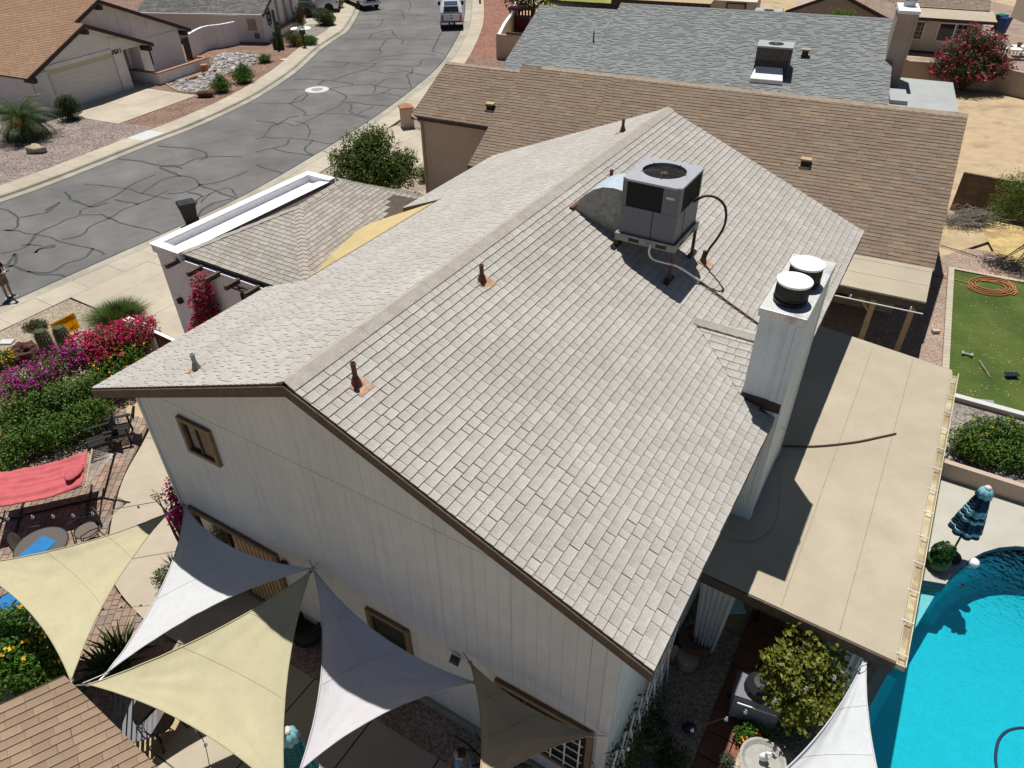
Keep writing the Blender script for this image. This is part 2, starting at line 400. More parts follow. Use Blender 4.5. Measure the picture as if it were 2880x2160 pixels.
# ------------------------------------------------------------------ palette
mat('asphalt', (.145, .141, .136), .9, .1, .9, .18, 50, .25, 120, col2=(.185, .177, .167), c2s=.22, c2lo=.4, c2hi=.62, stain=.12)
mat('crack_tar', (.058, .062, .064), .6, .12, 3, .1, 50)
mat('concrete', (.50, .44, .345), .9, .05, 2., .07, 60, .1, 90, stain=.14)
mat('concrete_gutter', (.42, .385, .31), .9, .08, 2., .09, 60, .1, 90, stain=.25)
mat('concrete_new', (.56, .56, .54), .9, .05, 2., .06, 60)
mat('concrete_patio', (.47, .405, .31), .9, .06, 1.5, .07, 60, .1, 90, stain=.12)
mat('pool_deck', (.47, .45, .385), .9, .05, 2., .12, 70, .2, 70, stain=.08)
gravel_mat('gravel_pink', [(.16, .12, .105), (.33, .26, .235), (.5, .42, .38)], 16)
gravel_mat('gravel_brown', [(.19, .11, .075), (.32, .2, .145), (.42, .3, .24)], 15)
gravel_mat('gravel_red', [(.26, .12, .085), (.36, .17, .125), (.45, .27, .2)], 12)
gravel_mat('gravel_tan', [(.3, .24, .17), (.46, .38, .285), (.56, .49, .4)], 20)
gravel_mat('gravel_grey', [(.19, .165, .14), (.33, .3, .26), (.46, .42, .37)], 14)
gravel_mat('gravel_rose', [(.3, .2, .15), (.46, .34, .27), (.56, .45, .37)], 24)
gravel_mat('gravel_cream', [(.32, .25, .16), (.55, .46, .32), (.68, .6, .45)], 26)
mat('dirt', (.46, .35, .215), .95, .12, 1.2, .12, 30, .4, 25, col2=(.33, .24, .15), c2s=.5, c2lo=.52, c2hi=.68)
mat('dry_grass_ground', (.5, .38, .16), .95, .2, 3, .2, 40, .4, 40, col2=(.36, .25, .12), c2s=1.2)
mat('lawn_far', (.22, .24, .05), .95, .18, .8, .15, 20, col2=(.36, .3, .1), c2s=.3)
mat('turf', (.05, .088, .013), .9, .14, 1.0, .3, 70, .5, 120, col2=(.085, .12, .02), c2s=.35)
mat('bark', (.12, .08, .05), .9, .2, 8, .2, 60, .4, 40)
mat('roof_felt', (.1, .09, .08), .95)
mat('stone_pale', (.42, .34, .25), .9, .2, 4, .15, 40, .4, 20, rand=.25)
mat('lava_rock', (.085, .038, .03), .95, .3, 6, .3, 40, .8, 18)
mat('river_rock', (.42, .4, .38), .85, .15, 5, .1, 40, rand=.4)
mat('paver', (.31, .215, .16), .9, .12, 3, .12, 60, .15, 60, col2=(.27, .22, .18), c2s=1.6, rand=.2)
mat('paver_grey', (.27, .215, .17), .9, .12, 3, .12, 60, .15, 60, rand=.22)
mat('paver_joint', (.2, .15, .11), .95)
mat('edging', (.42, .3, .2), .9, .1, 5)
# houses
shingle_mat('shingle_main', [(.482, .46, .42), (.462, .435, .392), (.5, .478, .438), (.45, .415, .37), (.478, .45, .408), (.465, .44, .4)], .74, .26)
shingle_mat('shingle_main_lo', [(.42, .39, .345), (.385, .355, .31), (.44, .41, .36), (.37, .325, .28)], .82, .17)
shingle_mat('shingle_brown', [(.248, .186, .134), (.238, .175, .128), (.256, .192, .136), (.228, .168, .124), (.275, .212, .144), (.25, .182, .134), (.243, .2, .158), (.258, .184, .136)], .9, .14)
shingle_mat('shingle_grey', [(.26, .275, .268), (.25, .264, .258), (.27, .284, .276), (.243, .257, .252)], .85, .16)
shingle_mat('shingle_orange', [(.37, .235, .15), (.345, .215, .137), (.39, .25, .165), (.355, .222, .148)], .8, .12)
shingle_mat('shingle_tan', [(.31, .222, .152), (.285, .2, .135), (.335, .24, .165), (.3, .212, .145)], .82, .14)
shingle_mat('shingle_far_grey', [(.2, .195, .18), (.25, .24, .22), (.16, .16, .15)], .7, .15)
shingle_mat('shingle_far_tan', [(.33, .25, .19), (.29, .215, .165), (.36, .275, .21)], .75, .14)
mat('cap_main', (.41, .375, .325), .95, .1, 5, .2, 60, .3, 60)
mat('cap_brown', (.4, .32, .235), .95, .12, 3, .2, 60, .3, 60)
mat('cap_grey', (.2, .212, .21), .95, .1, 5, .2, 60)
mat('rolled_tan', (.47, .405, .305), .95, .05, 1.5, .06, 70, .1, 90, col2=(.395, .34, .255), c2s=.7, c2lo=.46, c2hi=.72, stain=.12)
mat('rolled_yellow', (.53, .415, .205), .95, .06, 2, .09, 70, .15, 90)
mat('rolled_grey', (.38, .4, .39), .95, .06, 1.2, .06, 70, stain=.06)
mat('siding', (.6, .645, .675), .8, .04, 2., .03, 50, .04, 60, stain=.08, streak=.1)
mat('siding_blue', (.62, .71, .7), .8, .05, 2., .05, 50, stain=.12)
mat('chimney_paint', (.66, .73, .76), .75, .05, 2., .05, 40, stain=.1, streak=.16)
mat('trim_brown', (.1, .075, .055), .8, .2, 5, .2, 40, .2, 30)
mat('trim_dark', (.062, .042, .036), .7, .15, 5, .1, 40)
mat('frame_brown', (.19, .14, .085), .7, .12, 5, .1, 40)
mat('stucco_white', (.8, .765, .73), .9, .05, 1.5, .1, 40, .55, 22)
mat('stucco_lilac', (.78, .74, .78), .9, .06, 1.5, .14, 22, .9, 14, streak=.08)
mat('stucco_tan', (.5, .385, .3), .9, .05, 1.5, .07, 40, .3, 30)
mat('stucco_cream', (.6, .53, .42), .9, .05, 1.5, .07, 40, .2, 30)
mat('stucco_pink', (.45, .355, .295), .9, .07, 1.5, .06, 40, .2, 30, stain=.1)
mat('block_brown', (.22, .15, .1), .95, .12, 2., .1, 40, .3, 30, rand=.15)
mat('coating_white', (.84, .845, .84), .6, .02, 2., .05, 30, .5, 12)
mat('garage_door', (.72, .69, .64), .6, .04, 2., .03, 40)
mat('terracotta', (.4, .2, .11), .85, .12, 5, .1, 40)
mat('glass_dark', (.018, .022, .027), .06, .05, 2., 0, spec=.6)
mat('glass_blue', (.02, .03, .045), .05, .05, 2., 0, spec=.7)
mat('white_paint', (.78, .78, .76), .5, .03, 4, .02, 40)
mat('cream_paint', (.62, .54, .36), .6, .06, 3, .05, 40)
mat('gutter_cream', (.62, .545, .37), .55, .08, 3, .08, 30, stain=.1)
mat('gutter_dirt', (.3, .24, .15), .95, .2, 3, .2, 40, col2=(.48, .41, .27), c2s=1.4)
mat('black_metal', (.014, .014, .015), .45, .1, 6, .1, 40, spec=.4)
mat('black_plastic', (.012, .013, .014), .6, .1, 5, .05, 40, spec=.45)
mat('rust', (.13, .065, .042), .85, .25, 10, .2, 60, .3, 50)
mat('rust_flash', (.4, .22, .13), .8, .15, 8, .1, 60, col2=(.5, .34, .23), c2s=5)
mat('galvanised', (.47, .55, .6), .5, .07, 6, .1, 50, metal=.15)
mat('galv_dirty', (.3, .3, .27), .7, .25, 9, .2, 50, metal=.25)
mat('ac_paint', (.15, .158, .18), .55, .04, 4, .03, 40, spec=.35)
mat('ac_top', (.37, .38, .41), .5, .05, 4, .06, 40, spec=.35)
mat('ac_grille', (.012, .012, .012), .6, .2, 20, .2, 90)
mat('tin_white', (.62, .62, .6), .5, .06, 3, .1, 30, metal=.3, col2=(.3, .28, .26), c2s=1.6, c2lo=.55, c2hi=.75)
mat('wood_tan', (.45, .33, .19), .7, .12, 6, .1, 40)
mat('wood_grey', (.25, .2, .16), .85, .2, 8, .15, 60)
mat('red_plastic', (.16, .02, .035), .5, .05, 4)
mat('steel', (.5, .5, .5), .35, .05, 4, 0, metal=.9)
mat('fabric_beige', (.56, .51, .325), .9, .05, 2., .09, 130, .15, 160, trans=.13, stain=.05, streak=.07)
mat('fabric_white', (.68, .69, .7), .9, .03, 2., .08, 130, .15, 160, trans=.2, streak=.07)
mat('fabric_grey', (.66, .645, .66), .9, .03, 2., .07, 130, .15, 160, trans=.2, streak=.07)
mat('fabric_tan', (.56, .44, .27), .9, .05, 2., .08, 130, .15, 160, trans=.15, stain=.08, streak=.07)
mat('hammock_red', (.56, .125, .135), .85, .1, 4, .08, 60, .3, 50, trans=.08)
mat('rope', (.62, .6, .55), .9, .1, 20)
mat('mesh_grey', (.15, .12, .1), .8, .1, 10, .3, 200)
mat('blue_cloth', (.02, .17, .42), .8, .1, 6)
mat('teal_cloth', (.02, .14, .17), .85, .08, 4, .06, 60)
mat('teal_light', (.2, .45, .5), .85, .06, 4, .06, 60)
mat('navy_cloth', (.012, .035, .075), .85, .1, 4, .06, 60)
mat('aqua_stripe', (.22, .5, .6), .85, .08, 4)
mat('white_cloth', (.62, .66, .67), .9, .04, 4, .04, 60, trans=.15)
mat('pool_plaster', (.016, .46, .55), .8, .05, 7., .07, 26)  # mottled tone imitates ripples of light on the pool floor
mat('pool_step', (.42, .62, .63), .8, .03, 2., .1, 60)
mat('pool_tile', (.01, .12, .36), .3, .2, 9, .1, 40)
mat('tile_red', (.2, .075, .045), .7, .12, 4, .06, 60, rand=.15, stain=.15)
mat('grout', (.33, .2, .14), .9)
mat('pot_green', (.055, .12, .04), .5, .08, 6)
mat('pot_clay', (.22, .1, .06), .8, .1, 6)
mat('sign_yellow', (.95, .6, .03), .5, .05, 8, trans=.85)
mat('sign_olive', (.8, .62, .05), .5, trans=.85)
mat('seam_tan', (.3, .245, .17), .95)
mat('sign_green', (.03, .16, .03), .5)
mat('print_black', (.012, .012, .012), .5)
mat('hose_orange', (.45, .17, .08), .6, .08, 8)
mat('hose_black', (.02, .02, .022), .5)
mat('hose_grey', (.3, .31, .32), .6)
mat('skin', (.36, .19, .12), .6, .06, 9, .05, 60)
mat('skin_shade', (.42, .24, .17), .6, .06, 9, .05, 60)
mat('hair_dark', (.03, .022, .018), .7, .2, 20)
mat('shirt_black', (.016, .017, .02), .85, .1, 8, .08, 60)
mat('shirt_blue', (.12, .3, .55), .85, .08, 8, .08, 60)
mat('shorts_khaki', (.155, .125, .09), .85, .08, 8, .08, 60)
mat('shoe_white', (.62, .63, .65), .6, .06, 8)
mat('shoe_dark', (.05, .06, .07), .6)
mat('car_white', (.7, .71, .73), .25, .01, 2, 0, spec=.5, coat=.6)
mat('car_green', (.075, .105, .095), .25, .02, 2, 0, spec=.5, coat=.6)
mat('chrome', (.72, .72, .7), .15, .02, 3, 0, metal=1.)
mat('tyre', (.015, .015, .016), .85, .1, 10)
mat('lamp_red', (.3, .012, .012), .2, .05, 6, 0, spec=.6)
mat('lamp_clear', (.65, .67, .7), .15, .05, 6, 0, spec=.6)
mat('bin_blue', (.015, .05, .2), .45, .06, 5); mat('bin_teal', (.02, .19, .15), .45, .06, 5)
mat('cactus', (.07, .095, .045), .8, .15, 10, .15, 50, .4, 40)
mat('cactus_spine', (.33, .26, .14), .9, .2, 20, .2, 60)
mat('brush_grey', (.27, .25, .22), .95, .2, 8, .1, 40)
leaf_mat('leaf_dark', (.018, .04, .009), (.055, .095, .018))
leaf_mat('leaf_mid', (.03, .065, .012), (.09, .15, .025))
leaf_mat('leaf_lime', (.07, .13, .015), (.18, .26, .035))
leaf_mat('leaf_olive', (.04, .06, .018), (.12, .14, .04))
leaf_mat('leaf_tree', (.05, .09, .015), (.18, .25, .05))
leaf_mat('leaf_gold', (.09, .11, .012), (.26, .27, .035))
leaf_mat('leaf_blue', (.04, .075, .05), (.12, .17, .1))
leaf_mat('leaf_palm', (.03, .055, .012), (.11, .16, .04))
leaf_mat('leaf_vivid', (.04, .11, .012), (.1, .22, .02))
leaf_mat('leaf_hedge', (.05, .115, .015), (.16, .26, .04))
leaf_mat('leaf_topiary', (.01, .06, .01), (.03, .13, .02))
leaf_mat('leaf_dry', (.3, .22, .08), (.5, .4, .17), .15)
leaf_mat('grass_tuft', (.045, .085, .012), (.15, .2, .045))
leaf_mat('petal_magenta', (.36, .008, .11), (.62, .025, .24), .25)
leaf_mat('petal_red', (.4, .006, .06), (.62, .02, .13), .25)
leaf_mat('petal_violet', (.3, .01, .17), (.52, .03, .3), .25)
leaf_mat('petal_pink', (.4, .035, .09), (.6, .09, .2), .25)
leaf_mat('petal_yellow', (.7, .42, .01), (.8, .6, .02), .25)
leaf_mat('petal_orange', (.65, .2, .01), (.75, .35, .02), .25)
leaf_mat('straw', (.3, .24, .12), (.55, .46, .28), .15)

def water_mat():
    M = bpy.data.materials.new('pool_water'); M.use_nodes = True; MATS['pool_water'] = M
    n = M.node_tree.nodes; l = M.node_tree.links; n.remove(n['Principled BSDF'])
    tr = n.new('ShaderNodeBsdfTransparent'); tr.inputs[0].default_value = (.78, .955, .97, 1)
    rf = n.new('ShaderNodeBsdfRefraction'); rf.inputs['IOR'].default_value = 1.06; rf.inputs['Color'].default_value = (.78, .955, .97, 1); rf.inputs['Roughness'].default_value = .0
    gl = n.new('ShaderNodeBsdfGlossy'); gl.inputs['Roughness'].default_value = .03
    fr = n.new('ShaderNodeFresnel'); fr.inputs[0].default_value = 1.33
    geo = n.new('ShaderNodeNewGeometry'); t = n.new('ShaderNodeTexNoise'); t.inputs['Scale'].default_value = 5.5; t.inputs['Detail'].default_value = 3; t.inputs['Distortion'].default_value = 1.2; l.new(geo.outputs['Position'], t.inputs['Vector'])
    bp = n.new('ShaderNodeBump'); bp.inputs['Strength'].default_value = .16; bp.inputs['Distance'].default_value = .03; l.new(t.outputs['Fac'], bp.inputs['Height'])
    l.new(bp.outputs[0], gl.inputs['Normal']); l.new(bp.outputs[0], fr.inputs['Normal'])
    mx = n.new('ShaderNodeMixShader'); l.new(fr.outputs[0], mx.inputs[0]); l.new(tr.outputs[0], mx.inputs[1]); l.new(gl.outputs[0], mx.inputs[2]); l.new(mx.outputs[0], n['Material Output'].inputs[0])
water_mat()
# ripple light on the pool floor is painted into the colour as mottling
# ------------------------------------------------------------------ the plot's own axes: u along the main ridge, v towards the pool
YAW = 1.0219522
UX = Vector((math.cos(YAW), math.sin(YAW), 0)); VX = Vector((math.sin(YAW), -math.cos(YAW), 0)); ZX = Vector((0, 0, 1))
O0 = Vector((-3.15620028, 7.89642899, 0))
def HU(u, v, z=0.): return O0 + UX * u + VX * v + ZX * z
def uvof(P): d = Vector(P) - O0; return d.dot(UX), d.dot(VX)

# ------------------------------------------------------------------ ground with the pool let into it
pe = [G(2453, 1975, -.1), G(2513, 1867, -.1), G(2540, 1820, -.1)]
edge_dir = (pe[0] - pe[2]).normalized(); far_pt = G(2656, 1650, -.1)
pool = [far_pt]
for x, y in ((2672, 1626), (2696, 1602), (2726, 1579), (2762, 1560), (2806, 1547), (2852, 1543), (2900, 1547)): pool.append(G(x, y, -.1))
last = pool[-1]
for a in range(1, 7): pool.append(last + Vector((1.5 * math.sin(a * .26), -1.5 * (1 - math.cos(a * .26)) - .12 * a, 0)) * 1.6)
pool += [pool[-1] + Vector((.9, -2.2, 0)), pool[-1] + Vector((.6, -5.5, 0)), pool[-1] + Vector((-3, -8.5, 0)), pe[0] + edge_dir * 6.2, pe[0] + edge_dir * 3, pe[0], pe[1], pe[2]]
# entry alcove with the shallow step, half under the patio cover
al = G(2579, 1637, -.1); al_in = [pe[2] - VX * 1.2, al - VX * .7, al]
POOL = [(p.x, p.y) for p in pool] + [(p.x, p.y) for p in al_in]
def with_hole(name, outer, hole, z, mtl, thick=.06, **kw):
    ccw = lambda P: P if sum(P[i - 1][0] * P[i][1] - P[i][0] * P[i - 1][1] for i in range(len(P))) > 0 else P[::-1]
    outer, hole = ccw(list(outer)), ccw(list(hole))
    vs = [Vector((p[0], p[1])) for p in outer] + [Vector((p[0], p[1])) for p in hole]; no = len(outer)
    r = delaunay_2d_cdt(vs, [], [list(range(no)), list(range(no, len(vs)))], 1, 1e-5)
    mb = MB(); mb.v = [(p.x, p.y, z) for p in r[0]]
    for f, orig in zip(r[2], r[5]):
        if 1 in orig: continue
        mb.f.append(tuple(f))
    n = len(hole); k = len(mb.v); mb.v += [(p[0], p[1], z) for p in hole] + [(p[0], p[1], z - thick) for p in hole]
    mb.f += [(k + i, k + (i + 1) % n, k + (i + 1) % n + n, k + i + n) for i in range(n)]
    return mb.build(name, mtl, None, kind='structure', **kw)
BIG = [(-500, -300), (500, -300), (500, 900), (-500, 900)]
with_hole('ground', BIG, POOL, -.14, 'dirt', .2)
# pool shell: floor dished, walls, tile band, step
cx = sum(p[0] for p in POOL) / len(POOL); cy = sum(p[1] for p in POOL) / len(POOL)
pw = thing('pool', None, None, (0, 0, 0)); tag(pw, kind='structure')
mb = MB(); n = len(POOL)
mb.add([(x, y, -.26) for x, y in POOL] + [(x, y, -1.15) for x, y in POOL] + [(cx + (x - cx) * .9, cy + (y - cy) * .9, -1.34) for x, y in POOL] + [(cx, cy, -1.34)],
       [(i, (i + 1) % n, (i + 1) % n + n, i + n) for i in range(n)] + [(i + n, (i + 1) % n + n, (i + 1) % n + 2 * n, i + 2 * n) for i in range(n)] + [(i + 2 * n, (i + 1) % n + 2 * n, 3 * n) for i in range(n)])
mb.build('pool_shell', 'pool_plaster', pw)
mb = MB().add([(x, y, -.02) for x, y in POOL] + [(x, y, -.262) for x, y in POOL], [(i, (i + 1) % n, (i + 1) % n + n, i + n) for i in range(n)]); mb.build('tile_band', 'pool_tile', pw)
st = [pe[2], al_in[0], al_in[1], al_in[2], G(2645, 1648, -.1), G(2622, 1686, -.1)]; cc = sum((p for p in st), Vector()) / 6
MB().prism([(p.x, p.y) for p in [cc + (q - cc) * .995 for q in st]], -1.1, -.36).build('shallow_step', 'pool_step', pw)
for fx, fy in ((.2, .16), (.5, .16), (.8, .16), (.1, .6)):
    p = G(2622, 1686, -.1).lerp(pe[2], fx) - VX * fy; k = .055
    MB().add([p + UX * k * 1.5 + ZX * -.354, p + VX * k + ZX * -.354, p - UX * k * 1.5 + ZX * -.354, p - VX * k + ZX * -.354], [(0, 1, 2, 3)]).build('diamond_tile', 'pool_tile', pw)
MB().prism(POOL, -.135, -.125).build('water', 'pool_water', None, kind='structure')
# main drain lid
p = G(2820, 1985, -1.2); MB().lathe([(.2, 0), (.2, .03), (.17, .045), (0.01, .05)], 20, (p.x, p.y, -1.45)).build('drain_cover', 'pool_step', pw)

# ------------------------------------------------------------------ street
ZR, ZW = -.08, .04
far_as = [(-420, 705), (85, 540), (430, 404), (563, 352), (720, 277), (834, 202), (902, 140), (955, 103), (980, 85), (1006, 42), (1015, 15), (1016, -25)]
near_as = [HU(-14, -21.2, ZR), HU(5, -21.2, ZR), HU(15, -21.2, ZR)] + [G(x, y, ZR) for x, y in ((886, 436), (1055, 329), (1166, 247), (1241, 179), (1286, 107), (1303, 65), (1309, 20), (1309, -25))]
far_p = [G(x, y, ZR) for x, y in far_as]
def smooth_line(pts, k=4):
    out = []; n = len(pts)
    for i in range(n - 1):
        p0, p1, p2, p3 = pts[max(i - 1, 0)], pts[i], pts[i + 1], pts[min(i + 2, n - 1)]
        for j in range(k):
            t = j / k; out.append(.5 * ((2 * p1) + (p2 - p0) * t + (2 * p0 - 5 * p1 + 4 * p2 - p3) * t * t + (3 * p1 - p0 - 3 * p2 + p3) * t ** 3))
    return out + [pts[-1]]
far_p = smooth_line(far_p); near_as = smooth_line(near_as)
road = sheet('street', far_p + near_as[::-1], ZR, 'asphalt')
def offset(line, d):
    out = []
    for i, p in enumerate(line):
        t = (line[min(i + 1, len(line) - 1)] - line[max(i - 1, 0)]); t.z = 0; t.normalize(); out.append(p + Vector((-t.y, t.x, 0)) * d)
    return out
def strip(mb, a, b, za, zb):
    n = len(a); mb.add([(p.x, p.y, za) for p in a] + [(p.x, p.y, zb) for p in b], [(i, i + 1, i + 1 + n, i + n) for i in range(n - 1)]); return mb
def resample(line, step):
    out = [line[0]]; acc = 0
    for i in range(len(line) - 1):
        a, b = line[i], line[i + 1]; L = (b - a).length
        while acc + L >= step * len(out):
            t = (step * len(out) - acc) / L; out.append(a.lerp(b, t))
        acc += L
    return out
def curb_and_walk(line, side, gut, walk, tone_new=None, drops=(), label=None):
    g1 = offset(line, side * gut); g2 = offset(line, side * (gut + .05)); g3 = offset(line, side * (gut + .16))
    mb = MB(); strip(mb, line, g1, ZR + .005, ZR + .012); mb.build('gutter', 'concrete_gutter', None, kind='structure')
    mb = MB(); n = len(g1); zt = []
    strip(mb, g1, g2, ZR + .012, ZW - .012); strip(mb, g2, g3, ZW - .012, ZW); mb.build('curb', 'concrete_gutter', None, kind='structure')
    base = MB(); w1 = offset(line, side * (gut + .16)); w2 = offset(line, side * (gut + .16 + walk)); strip(base, w1, w2, ZW - .035, ZW - .035); o = base.build('sidewalk', 'paver_joint', None, kind='structure')
    # slabs with open joints
    fine = resample(line, .25); a1 = offset(fine, side * (gut + .17)); a2 = offset(fine, side * (gut + .15 + walk)); i = 0; k = 6
    while i + k < len(fine):
        q = MB(); A = [a1[j] for j in range(i, i + k + 1)]; B = [a2[j] for j in range(i, i + k + 1)]
        e = (A[1] - A[0]).normalized() * .006
        A[0] = A[0] + e; B[0] = B[0] + e; A[-1] = A[-1] - e; B[-1] = B[-1] - e
        q.prism([(p.x, p.y) for p in A + B[::-1]], ZW - .1, ZW + rnd.uniform(-.003, .003), var=rnd.random())
        c = (A[0] + B[-1]) / 2; q.build('slab', 'concrete_new' if tone_new and (c - tone_new).length < .8 else 'walk_slab', o); i += k
    return g3, w2
mat('walk_slab', (.49, .43, .335), .9, .05, 2., .07, 60, .1, 90, rand=.05, stain=.14)
newslab = (G(385, 392, ZW) + Vector((0, 0, 0)))
fw = curb_and_walk(far_p, 1, .42, 1.25, newslab)
nw = curb_and_walk(near_as, -1, .55, 1.15)
# sealed cracks, traced where they run
CR_PX = [
 [(0,745),(45,752),(95,770),(170,775),(230,800)],[(20,745),(40,715),(43,728),(36,745),(0,762)],[(0,585),(30,597),(50,612),(52,628),(38,646),(15,648)],[(0,648),(40,648),(78,656),(105,660),(140,668),(172,680),(220,690),(258,700),(300,715)],
 [(0,714),(40,705),(80,690),(100,660),(140,640),(180,622),(215,608),(225,600),(230,590),(265,577),(320,552),(380,515),(440,490)],[(55,612),(95,605),(130,598),(150,585),(165,570),(150,578),(130,592)],[(175,675),(200,670),(230,660),(245,645),(270,628),(310,612),(345,590),(390,572),(440,552),(468,535)],[(225,605),(265,605),(290,604),(308,614),(340,628),(385,638),(415,645),(450,655)],
 [(180,540),(195,552),(200,560),(225,570),(258,582),(305,570)],[(320,562),(350,568),(388,575)],[(75,765),(140,765),(185,742),(225,730),(252,712),(262,698)],[(100,710),(115,700),(148,695),(145,690),(110,700),(100,710)],[(60,690),(85,688),(118,690)],
 [(330,444),(352,450),(400,455),(450,466),(500,470),(510,475)],[(235,518),(290,522),(360,532),(400,545),(480,560)],[(400,545),(430,520),(470,502),(510,495),(540,500),(560,520),(520,540),(470,545)],[(500,470),(530,455),(560,445),(600,440),(680,442)],[(440,410),(490,415),(540,418),(575,430),(580,442),(560,450)],[(510,495),(470,480),(455,468),(500,465)],[(560,520),(600,515),(650,500),(700,480)],
 [(530,540),(560,548),(570,555)],[(545,580),(560,560),(590,545),(640,530),(668,548)],
 [(720,290),(750,290),(815,290),(835,275),(865,262)],[(770,253),(825,253),(856,252)],[(924,250),(958,262),(975,272),(962,287),(985,288),(1040,294),(1098,298)],[(828,223),(890,224),(940,228),(985,235),(992,240)],[(895,238),(912,225)],[(940,225),(975,210),(1020,198),(1055,180),(1020,178),(980,176),(910,172)],[(880,187),(958,188),(980,175)],[(1055,180),(1090,168),(1120,168),(1165,168)],[(1022,198),(1065,202),(1085,206),(1130,202),(1145,200),(1160,206),(1200,212)],[(1140,187),(1160,192),(1158,205),(1145,212),(1152,230),(1157,249)],[(1000,182),(1060,188),(1100,183),(1140,186),(1175,186),(1190,168),(1240,166)],[(1040,174),(1070,162),(1120,155),(1170,150),(1225,155)],[(930,142),(1020,141),(1065,140),(1072,150),(1060,152)],[(1065,142),(1090,110),(1120,108),(1135,112),(1130,124)],[(975,110),(1040,110),(1110,108)],[(1110,108),(1180,110),(1275,113)],[(985,100),(1030,97),(1095,85),(1105,92),(1115,103)],[(1040,108),(1045,95)],[(1000,80),(1050,78),(1070,70),(1078,54)],[(1010,58),(1070,55),(1130,57),(1135,45),(1125,30),(1080,28)],[(1010,40),(1060,40),(1130,42),(1200,44)],[(1148,0),(1155,15),(1150,28)],[(1062,15),(1078,25)],[(1215,145),(1225,125),(1240,95),(1260,75)],[(1215,145),(1240,150),(1252,154)],
 [(720,340),(770,345),(780,350),(795,340),(815,330),(840,325)],[(780,350),(805,345),(830,355),(865,340),(905,320),(950,300),(962,290)],[(810,290),(850,310),(860,318),(852,325),(865,325),(900,320),(985,322),(1045,338)],[(985,292),(990,305),(982,312),(1000,322),(1045,330)],[(1005,322),(1050,298)],[(815,290),(850,282),(865,265)],[(720,392),(745,386),(770,388),(810,388),(850,392),(900,400),(935,404)],[(740,388),(760,360),(780,348)],[(830,340),(860,350),(872,370),(865,388)],[(720,428),(760,418),(800,408),(815,392)],[(768,418),(810,428),(850,434),(880,437)],[(885,437),(860,425),(862,412),(880,395)],[(720,465),(760,478),(800,488)],[(540,640),(560,600),(600,572),(650,560)],[(625,545),(680,562),(730,585)],[(560,520),(600,535),(625,545)],[(565,570),(590,545)],
 [(1060,240),(1090,222),(1130,222)],[(1040,235),(1055,242),(1050,262)],[(985,268),(1040,268),(1078,262),(1098,250)],[(1055,240),(1100,248),(1150,248)],[(920,250),(990,240),(1045,238)],[(1070,260),(1135,272)]]
for ln in CR_PX:
    pts = smooth_line([G(x, y, ZR) for x, y in ln], 7); wd = rnd.uniform(.042, .07)
    pts = [p + Vector((mnoise.noise(p * 1.7), mnoise.noise(p * 1.7 + Vector((9, 0, 0))), 0)) * .09 for p in pts]
    n1_ = [wd * (1 + .55 * mnoise.noise(p * 2.3)) for p in pts]; o1 = offset(pts, 1.); a = [p + (q - p) * k for p, q, k in zip(pts, o1, n1_)]; b = [p - (q - p) * k * (1 + .3 * mnoise.noise(p * 4 + Vector((3, 1, 0)))) for p, q, k in zip(pts, o1, n1_)]; mb = MB(); strip(mb, a, b, ZR + .004, ZR + .004); mb.build('sealed_crack', 'crack_tar', road)
for ln in (near_as, far_p):
    a = offset(ln, -.02 if ln is near_as else .0); b = offset(ln, .09 if ln is near_as else -.07); mb = MB(); strip(mb, a, b, ZR + .005, ZR + .005); mb.build('tar_edge', 'crack_tar', road)
# manhole: concrete collar and iron lid
p = G(892, 252, ZR); mh = thing('manhole', 'round manhole with pale concrete collar and iron lid in the street', 'manhole', (p.x, p.y, ZR))
MB().lathe([(.8, 0), (.8, .006), (.42, .012), (.4, .004)], 40).build('collar', 'concrete_new', mh); MB().lathe([(.39, 0), (.39, .01), (.3, .016), (.28, .012), (.02, .012)], 32).build('lid', 'galv_dirty', mh)
# ------------------------------------------------------------------ yards
LY = WM
fo = fw[1]
sheet('gravel_yard_far', fo + [Vector((-14, 130, 0)), Vector((-90, 130, 0)), Vector((-90, 20, 0))], .0, 'gravel_brown')
i1 = min(range(len(fo)), key=lambda i: (fo[i] - G(415, 372)).length)
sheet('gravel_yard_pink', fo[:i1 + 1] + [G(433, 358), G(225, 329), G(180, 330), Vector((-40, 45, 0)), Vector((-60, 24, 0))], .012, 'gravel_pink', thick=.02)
sheet('gravel_yard_beyond', Gs([(885, 126), (935, 70), (845, 55), (800, 60), (835, 90), (842, 110)], 0), .014, 'gravel_grey', thick=.02)
no = nw[1]
sheet('gravel_strip_red', [no[i] for i in range(len(no)) if no[i].y > 54.5] + [Vector((2.0, 81, 0)), G(1468, 0), G(1432, 60), G(1408, 105), G(1402, 165)], .0, 'gravel_red')
sheet('gravel_strip_brown', Gs([(1309, 177), (1330, 158), (1398, 163), (1460, 168), (1430, 200), (1330, 190)]), .008, 'gravel_brown', thick=.02)
sheet('gravel_bed_tan', [HU(-12, -19.9), HU(6.14, -19.42), HU(6.16, -17.5), HU(6.4, -14.8), HU(6.5, -12.5), HU(-12, -12.0)], .012, 'gravel_tan', thick=.03)
sheet('gravel_bed_grey', Gs([(1097, 365), (1130, 340), (1165, 325), (1215, 340), (1198, 375)]), .012, 'gravel_grey', thick=.03)
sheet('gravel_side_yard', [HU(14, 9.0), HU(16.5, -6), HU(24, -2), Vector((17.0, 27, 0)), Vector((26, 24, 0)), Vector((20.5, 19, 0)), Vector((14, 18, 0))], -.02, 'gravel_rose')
sheet('gravel_court', [HU(-1, -3.6), HU(.3, -3.6), HU(.3, 5.2), HU(5, 5.2), HU(5, 8.2), HU(-6, 9.0), HU(-6, 2)], -.03, 'gravel_rose')
